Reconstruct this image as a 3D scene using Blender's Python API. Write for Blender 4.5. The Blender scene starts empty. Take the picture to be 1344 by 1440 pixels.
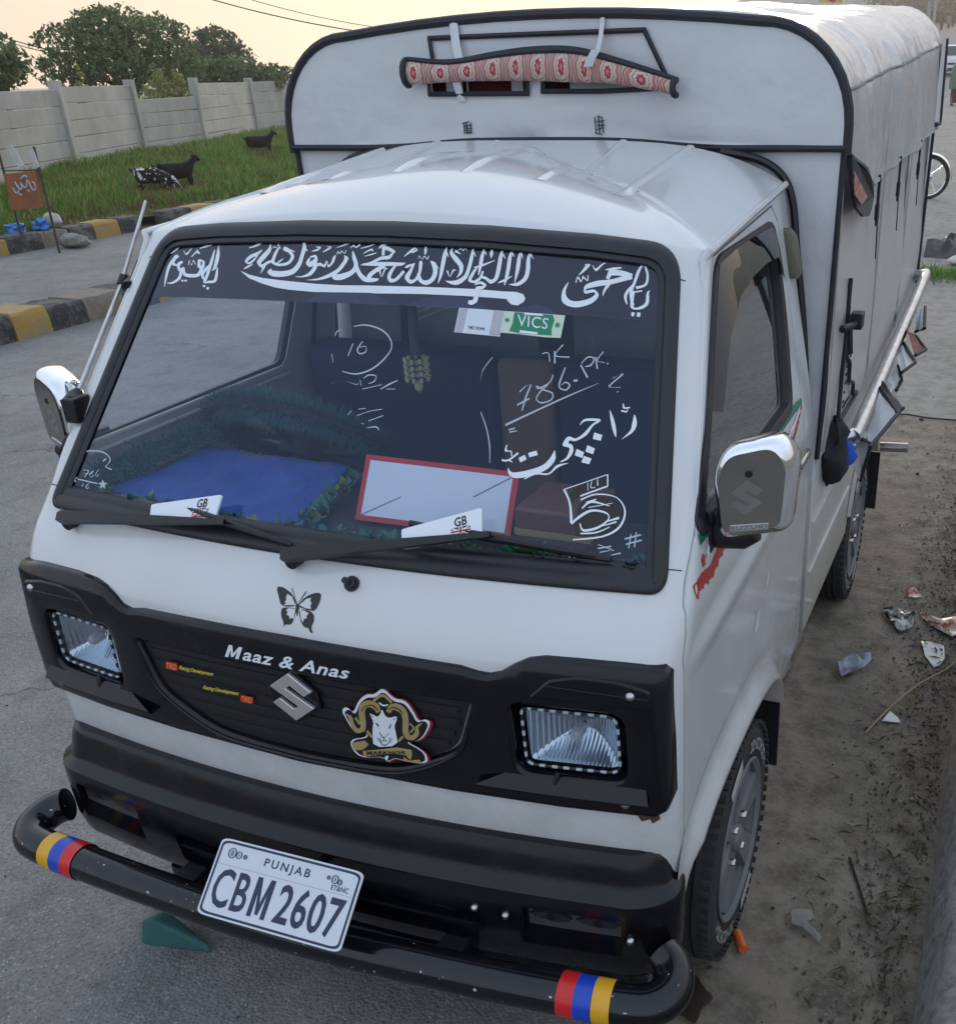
import bpy, bmesh, math, random, json
import numpy as np
from mathutils import Vector, Matrix, geometry as MG
random.seed(7); RNG = np.random.default_rng(11)
R = math.radians
scene = bpy.context.scene
col = scene.collection
# ---------------------------------------------------------------- camera
cam = bpy.data.cameras.new("camera"); cam_o = bpy.data.objects.new("camera", cam); col.objects.link(cam_o)
yaw, pitch, roll = R(20.6437), R(27.6799), R(-1.3328)
fwd = Vector((-math.sin(yaw)*math.cos(pitch), math.cos(yaw)*math.cos(pitch), -math.sin(pitch)))
rt = fwd.cross(Vector((0, 0, 1))).normalized(); up = rt.cross(fwd)
rt2 = rt*math.cos(roll)+up*math.sin(roll); up2 = -rt*math.sin(roll)+up*math.cos(roll)
cam_o.matrix_world = Matrix(((rt2.x, up2.x, -fwd.x, 1.0968), (rt2.y, up2.y, -fwd.y, -1.2142), (rt2.z, up2.z, -fwd.z, 1.77), (0, 0, 0, 1)))
cam.sensor_fit = 'HORIZONTAL'; cam.sensor_width = 36; cam.lens = 1428.45/1344*36
cam.shift_x = (672-879.31)/1344; cam.shift_y = (850.27-720)/1344
cam.clip_start = .05; cam.clip_end = 3000
scene.camera = cam_o
# ---------------------------------------------------------------- sky, sun, exposure
SUN_EL, SUN_AZ = R(7), R(-14)          # low sun in the haze beyond the truck (azimuth from +Y)
w = bpy.data.worlds.new("World"); scene.world = w; w.use_nodes = True
nt = w.node_tree; bg = nt.nodes['Background']; NL = nt.links.new
sky = nt.nodes.new('ShaderNodeTexSky'); sky.sky_type = 'NISHITA'; sky.sun_disc = False
sky.sun_elevation = SUN_EL; sky.sun_rotation = SUN_AZ; sky.altitude = 300
sky.air_density = 1.0; sky.dust_density = 1.2; sky.ozone_density = 3.0
def wn(t, **k):
    q = nt.nodes.new(t)
    for a, b in k.items(): setattr(q, a, b)
    return q
def vmath(op, a, b):
    q = wn('ShaderNodeVectorMath', operation=op)
    for i, c in enumerate((a, b)):
        if isinstance(c, tuple): q.inputs[i].default_value = c
        else: NL(c, q.inputs[i])
    return q.outputs[0]
def smath(op, a, b=0.0, c=0.0):
    q = wn('ShaderNodeMath', operation=op); q.use_clamp = op == 'MULTIPLY_ADD'
    for i, v in enumerate((a, b, c)):
        if isinstance(v, (int, float)): q.inputs[i].default_value = v
        else: NL(v, q.inputs[i])
    return q.outputs[0]
# thick evening haze: the clear-sky model is greyed, its glare compressed, and the low sky warmed toward the sun
hs = wn('ShaderNodeHueSaturation'); hs.inputs['Saturation'].default_value = .72; NL(sky.outputs[0], hs.inputs['Color'])
c3 = vmath('MULTIPLY', hs.outputs[0], (3.0, 3.0, 3.0)); sk = vmath('DIVIDE', c3, vmath('ADD', vmath('MULTIPLY', c3, (.66, .66, .66)), (1, 1, 1)))
wtc = wn('ShaderNodeTexCoord'); wsp = wn('ShaderNodeSeparateXYZ'); NL(wtc.outputs['Generated'], wsp.inputs[0])
low = wn('ShaderNodeMapRange', interpolation_type='SMOOTHSTEP'); NL(wsp.outputs[2], low.inputs[0]); low.inputs[1].default_value = .02; low.inputs[2].default_value = .36; low.inputs[3].default_value = 1; low.inputs[4].default_value = 0
tow = smath('MULTIPLY_ADD', smath('ADD', smath('MULTIPLY', wsp.outputs[1], math.cos(SUN_AZ)), smath('MULTIPLY', wsp.outputs[0], math.sin(SUN_AZ))), .45, .50)
wm_ = wn('ShaderNodeMix', data_type='RGBA'); NL(smath('MULTIPLY', low.outputs[0], tow), wm_.inputs[0]); wm_.inputs[6].default_value = (.93, .97, 1.05, 1); wm_.inputs[7].default_value = (1.0, .67, .41, 1)
back = wn('ShaderNodeMapRange', interpolation_type='SMOOTHSTEP'); NL(wsp.outputs[2], back.inputs[0]); back.inputs[1].default_value = .05; back.inputs[2].default_value = .75; back.inputs[3].default_value = 1; back.inputs[4].default_value = 0
bm_ = wn('ShaderNodeMix', data_type='RGBA'); NL(smath('MULTIPLY', back.outputs[0], smath('SUBTRACT', 1.0, tow)), bm_.inputs[0]); NL(wm_.outputs[2], bm_.inputs[6]); bm_.inputs[7].default_value = (.60, .66, .80, 1)
NL(vmath('MULTIPLY', sk, bm_.outputs[2]), bg.inputs[0]); bg.inputs[1].default_value = .15
sun = bpy.data.lights.new("sun", 'SUN'); sun.energy = .5; sun.angle = R(12); sun.color = (1, .86, .68)
sun_o = bpy.data.objects.new("sun", sun); col.objects.link(sun_o)
sdir = Vector((math.sin(SUN_AZ)*math.cos(SUN_EL), math.cos(SUN_AZ)*math.cos(SUN_EL), math.sin(SUN_EL)))
sun_o.rotation_euler = sdir.to_track_quat('Z', 'Y').to_euler(); sun_o.location = (0, 0, 30)
scene.view_settings.view_transform = 'Standard'; scene.view_settings.look = 'None'
scene.view_settings.exposure = 2.82; scene.view_settings.gamma = 1
scene.render.engine = 'CYCLES'
scene.cycles.max_bounces = 8; scene.cycles.transparent_max_bounces = 16
scene.cycles.use_denoising = True

# ---------------------------------------------------------------- helpers
def mat(name, colr, rough=.5, metal=0, spec=.5, coat=0, noise=None, bump=None, rvar=None, **kw):
    """Principled material. noise=(scale, amount, colour2): mottled tint. bump=(scale, strength)."""
    m = bpy.data.materials.new(name); m.use_nodes = True
    n = m.node_tree; p = n.nodes['Principled BSDF']; L = n.links
    p.inputs['Base Color'].default_value = (*colr, 1); p.inputs['Roughness'].default_value = rough
    p.inputs['Metallic'].default_value = metal; p.inputs['Specular IOR Level'].default_value = spec
    p.inputs['Coat Weight'].default_value = coat; p.inputs['Coat Roughness'].default_value = .08
    tc = n.nodes.new('ShaderNodeTexCoord')
    if noise:
        t = n.nodes.new('ShaderNodeTexNoise'); t.inputs['Scale'].default_value = noise[0]; t.inputs['Detail'].default_value = 8
        t.inputs['Roughness'].default_value = .65
        r = n.nodes.new('ShaderNodeMapRange'); r.inputs[1].default_value = .5-noise[3] if len(noise) > 3 else .35
        r.inputs[2].default_value = .5+noise[3] if len(noise) > 3 else .7
        r.inputs[4].default_value = noise[1]
        x = n.nodes.new('ShaderNodeMix'); x.data_type = 'RGBA'
        x.inputs[6].default_value = (*colr, 1); x.inputs[7].default_value = (*noise[2], 1)
        L.new(tc.outputs['Object'], t.inputs['Vector']); L.new(t.outputs[0], r.inputs[0]); L.new(r.outputs[0], x.inputs[0]); L.new(x.outputs[2], p.inputs['Base Color'])
    if rvar:
        t = n.nodes.new('ShaderNodeTexNoise'); t.inputs['Scale'].default_value = rvar[0]; t.inputs['Detail'].default_value = 9; t.inputs['Roughness'].default_value = .7
        r = n.nodes.new('ShaderNodeMapRange'); r.inputs[1].default_value = .40; r.inputs[2].default_value = .70; r.inputs[3].default_value = rough; r.inputs[4].default_value = rvar[1]
        L.new(tc.outputs['Object'], t.inputs['Vector']); L.new(t.outputs[0], r.inputs[0]); L.new(r.outputs[0], p.inputs['Roughness'])
    if bump:
        t = n.nodes.new('ShaderNodeTexNoise'); t.inputs['Scale'].default_value = bump[0]; t.inputs['Detail'].default_value = 6
        b = n.nodes.new('ShaderNodeBump'); b.inputs['Strength'].default_value = bump[1]; b.inputs['Distance'].default_value = bump[2] if len(bump) > 2 else .01
        L.new(tc.outputs['Object'], t.inputs['Vector']); L.new(t.outputs[0], b.inputs['Height']); L.new(b.outputs[0], p.inputs['Normal'])
    return m

def finish(o, parent=None):
    col.objects.link(o)
    if parent is not None:
        o.parent = parent
        pw = Vector((0, 0, 0)); q = parent
        while q: pw += q.location; q = q.parent
        o.location = -pw if o.location.length == 0 else o.location-pw
    return o

def empty(name, loc, label, cat, group=None):
    o = bpy.data.objects.new(name, None); col.objects.link(o); o.location = loc; o.empty_display_size = .1
    return tag(o, label, cat, group)

def tag(o, label=None, cat=None, group=None, kind=None):
    if label: o['label'] = label
    if cat: o['category'] = cat
    if group: o['group'] = group
    if kind: o['kind'] = kind
    return o

def mesh(name, V, F, mats, parent=None, mi=None, smooth=True, angle=40, bevel=0, segs=2):
    me = bpy.data.meshes.new(name); me.from_pydata([tuple(v) for v in V], [], [tuple(f) for f in F])
    for m in (mats if isinstance(mats, (list, tuple)) else [mats]): me.materials.append(m)
    if mi is not None: me.polygons.foreach_set('material_index', mi)
    me.validate(); me.update()
    if smooth:
        me.shade_smooth(); me.set_sharp_from_angle(angle=R(angle))
    o = bpy.data.objects.new(name, me); finish(o, parent)
    if bevel:
        b = o.modifiers.new('bevel', 'BEVEL'); b.width = bevel; b.segments = segs; b.limit_method = 'ANGLE'; b.angle_limit = R(35)
    return o

class MB:
    """Collects geometry; build() links it as one mesh object."""
    def __init__(s): s.V = []; s.F = []; s.M = []
    def add(s, V, F, m=0):
        k = len(s.V); s.V += [tuple(v) for v in V]; s.F += [tuple(i+k for i in f) for f in F]; s.M += [m]*len(F); return s
    def box(s, c, d, m=0, rot=None):
        x, y, z = d[0]/2, d[1]/2, d[2]/2
        P = [Vector((a*x, b*y, e*z)) for a in (-1, 1) for b in (-1, 1) for e in (-1, 1)]
        if rot is not None: P = [rot @ p for p in P]
        return s.add([p+Vector(c) for p in P], [(0, 1, 3, 2), (4, 6, 7, 5), (0, 4, 5, 1), (2, 3, 7, 6), (0, 2, 6, 4), (1, 5, 7, 3)], m)
    def tube(s, path, r, n=10, m=0, cap=True, closed=False):
        P = [Vector(p) for p in path]; N = len(P); rr = r if isinstance(r, (list, tuple)) else [r]*N
        V = []; ref = None
        for i, p in enumerate(P):
            a = P[(i-1) % N] if (closed or i > 0) else p; b = P[(i+1) % N] if (closed or i < N-1) else p
            t = (b-a).normalized()
            if ref is None: ref = t.orthogonal().normalized()
            u = (ref-t*ref.dot(t)).normalized(); ref = u; v = t.cross(u)
            V += [p+(u*math.cos(2*math.pi*j/n)+v*math.sin(2*math.pi*j/n))*rr[i] for j in range(n)]
        F = []
        for i in range(N if closed else N-1):
            for j in range(n):
                a = i*n+j; b = i*n+(j+1) % n; c = ((i+1) % N)*n+(j+1) % n; d = ((i+1) % N)*n+j
                F.append((a, b, c, d))
        if cap and not closed: F += [tuple(range(n-1, -1, -1)), tuple(range((N-1)*n, N*n))]
        return s.add(V, F, m)
    def lathe(s, prof, origin, axis, n=48, m=0, ms=None, a0=0, a1=2*math.pi):
        """prof = [(radius, along axis)]; axis 'x' 'y' or 'z'."""
        V = []; full = abs(a1-a0-2*math.pi) < 1e-6; cnt = n if full else n+1
        for (r, h) in prof:
            for j in range(cnt):
                t = a0+(a1-a0)*j/n; c, q = r*math.cos(t), r*math.sin(t)
                V.append(Vector(origin)+Vector({'x': (h, c, q), 'y': (c, h, q), 'z': (c, q, h)}[axis]))
        F = []
        for i in range(len(prof)-1):
            for j in range(n):
                k = (j+1) % cnt
                s.M.append(ms[i] if ms else m); F.append((i*cnt+j, i*cnt+k, (i+1)*cnt+k, (i+1)*cnt+j))
        k0 = len(s.V); s.V += [tuple(v) for v in V]; s.F += [tuple(i+k0 for i in f) for f in F]
        return s
    def grid(s, rows, m=0, wrap=False):
        n = len(rows[0]); V = [p for r in rows for p in r]; F = []
        for i in range(len(rows)-1):
            for j in range(n if wrap else n-1):
                k = (j+1) % n; F.append((i*n+j, i*n+k, (i+1)*n+k, (i+1)*n+j))
        return s.add(V, F, m)
    def prism(s, poly, fn, d0, d1, m=0):
        """poly 2D outline; fn(u, v, d) -> 3D; solid between depth d0 and d1."""
        n = len(poly); V = [fn(u, v, d0) for u, v in poly]+[fn(u, v, d1) for u, v in poly]
        return s.add(V, [tuple(range(n)), tuple(range(2*n-1, n-1, -1))]+[(i, i+n, (i+1) % n+n, (i+1) % n) for i in range(n)], m)
    def build(s, name, mats, parent=None, **k):
        o = mesh(name, s.V, s.F, mats, parent, mi=s.M, **k)
        bm = bmesh.new(); bm.from_mesh(o.data); bmesh.ops.recalc_face_normals(bm, faces=bm.faces); bm.to_mesh(o.data); bm.free()
        return o

def rounded(poly, r, n=4):
    """Round the corners of a 2D polygon."""
    out = []; N = len(poly)
    for i, p in enumerate(poly):
        p = Vector(p); a = Vector(poly[i-1])-p; b = Vector(poly[(i+1) % N])-p
        rr = r[i] if isinstance(r, (list, tuple)) else r
        d = min(rr, a.length*.45, b.length*.45); A = p+a.normalized()*d; B = p+b.normalized()*d
        if d < 1e-5: out.append(tuple(p)); continue
        for k in range(n+1):
            t = k/n; out.append(tuple(A*(1-t)**2+p*2*t*(1-t)+B*t*t))
    return out

def catmull(P, sub):
    P = [np.array(p, float) for p in P]
    if len(P) < 3: return [P[0]+(P[-1]-P[0])*k/sub for k in range(sub+1)]
    out = []
    for i in range(len(P)-1):
        a, b, c, d = P[max(i-1, 0)], P[i], P[i+1], P[min(i+2, len(P)-1)]
        for k in range(sub):
            t = k/sub; out.append(.5*((2*b)+(c-a)*t+(2*a-5*b+4*c-d)*t*t+(3*b-a-3*c+d)*t**3))
    out.append(P[-1]); return out

def inside(p, poly):
    x, y = p; c = False; n = len(poly)
    for i in range(n):
        x1, y1 = poly[i]; x2, y2 = poly[i-1]
        if (y1 > y) != (y2 > y) and x < (x2-x1)*(y-y1)/(y2-y1)+x1: c = not c
    return c

def fill2d(outline, holes=(), step=.03):
    """Triangulate an outline with holes and an interior grid. Returns verts2d, tris."""
    pts = [Vector(p) for p in outline]; edges = [(i, (i+1) % len(outline)) for i in range(len(outline))]
    for h in holes:
        k = len(pts); pts += [Vector(p) for p in h]; edges += [(k+i, k+(i+1) % len(h)) for i in range(len(h))]
    xs = [p[0] for p in outline]; ys = [p[1] for p in outline]
    if step:
        for i in range(int((max(xs)-min(xs))/step)+1):
            for j in range(int((max(ys)-min(ys))/step)+1):
                q = (min(xs)+(i+.5)*step, min(ys)+(j+.5)*step)
                if inside(q, outline) and not any(inside(q, h) for h in holes): pts.append(Vector(q))
    v, e, f, *_ = MG.delaunay_2d_cdt(pts, edges, [], 0, 1e-6)
    F = []
    for t in f:
        c = sum((v[i] for i in t), Vector((0, 0)))/len(t)
        if inside(c, outline) and not any(inside(c, h) for h in holes): F.append(tuple(t))
    return [tuple(p) for p in v], F

def inset2d(poly, d):
    n = len(poly); A = sum(poly[i-1][0]*poly[i][1]-poly[i][0]*poly[i-1][1] for i in range(n)); s = 1 if A > 0 else -1
    out = []
    for i in range(n):
        a = (Vector(poly[i])-Vector(poly[i-1])); b = (Vector(poly[(i+1) % n])-Vector(poly[i]))
        if a.length < 1e-9: a = b
        if b.length < 1e-9: b = a
        na = Vector((-a.y, a.x)).normalized(); nb = Vector((-b.y, b.x)).normalized(); m = (na+nb)
        m = m.normalized()/max(.4, math.sqrt(max(.01, (1+na.dot(nb))/2))) if m.length > 1e-6 else na
        out.append(tuple(Vector(poly[i])+m*d*s))
    return out

def boolean(a, b, op='DIFFERENCE', kill=True):
    m = a.modifiers.new('cut', 'BOOLEAN'); m.operation = op; m.object = b; m.solver = 'MANIFOLD'
    bpy.context.view_layer.update(); dg = bpy.context.evaluated_depsgraph_get()
    me = bpy.data.meshes.new_from_object(a.evaluated_get(dg)); a.modifiers.clear(); a.data = me
    if kill: bpy.data.objects.remove(b)
    return a

def text_mesh(body, shear=0, bold=0, spacing=1):
    """The built-in font as flat 2D verts and faces, scaled to the unit box."""
    cu = bpy.data.curves.new('t', 'FONT'); cu.body = body; cu.shear = shear; cu.offset = bold; cu.space_character = spacing; cu.resolution_u = 3
    o = bpy.data.objects.new('t', cu); col.objects.link(o)
    bpy.context.view_layer.update(); dg = bpy.context.evaluated_depsgraph_get()
    me = o.evaluated_get(dg).to_mesh(); V = np.array([tuple(v.co)[:2] for v in me.vertices]); F = [tuple(p.vertices) for p in me.polygons]
    o.evaluated_get(dg).to_mesh_clear(); bpy.data.objects.remove(o)
    lo, hi = V.min(0), V.max(0); return (V-lo)/(hi-lo), F
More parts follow.
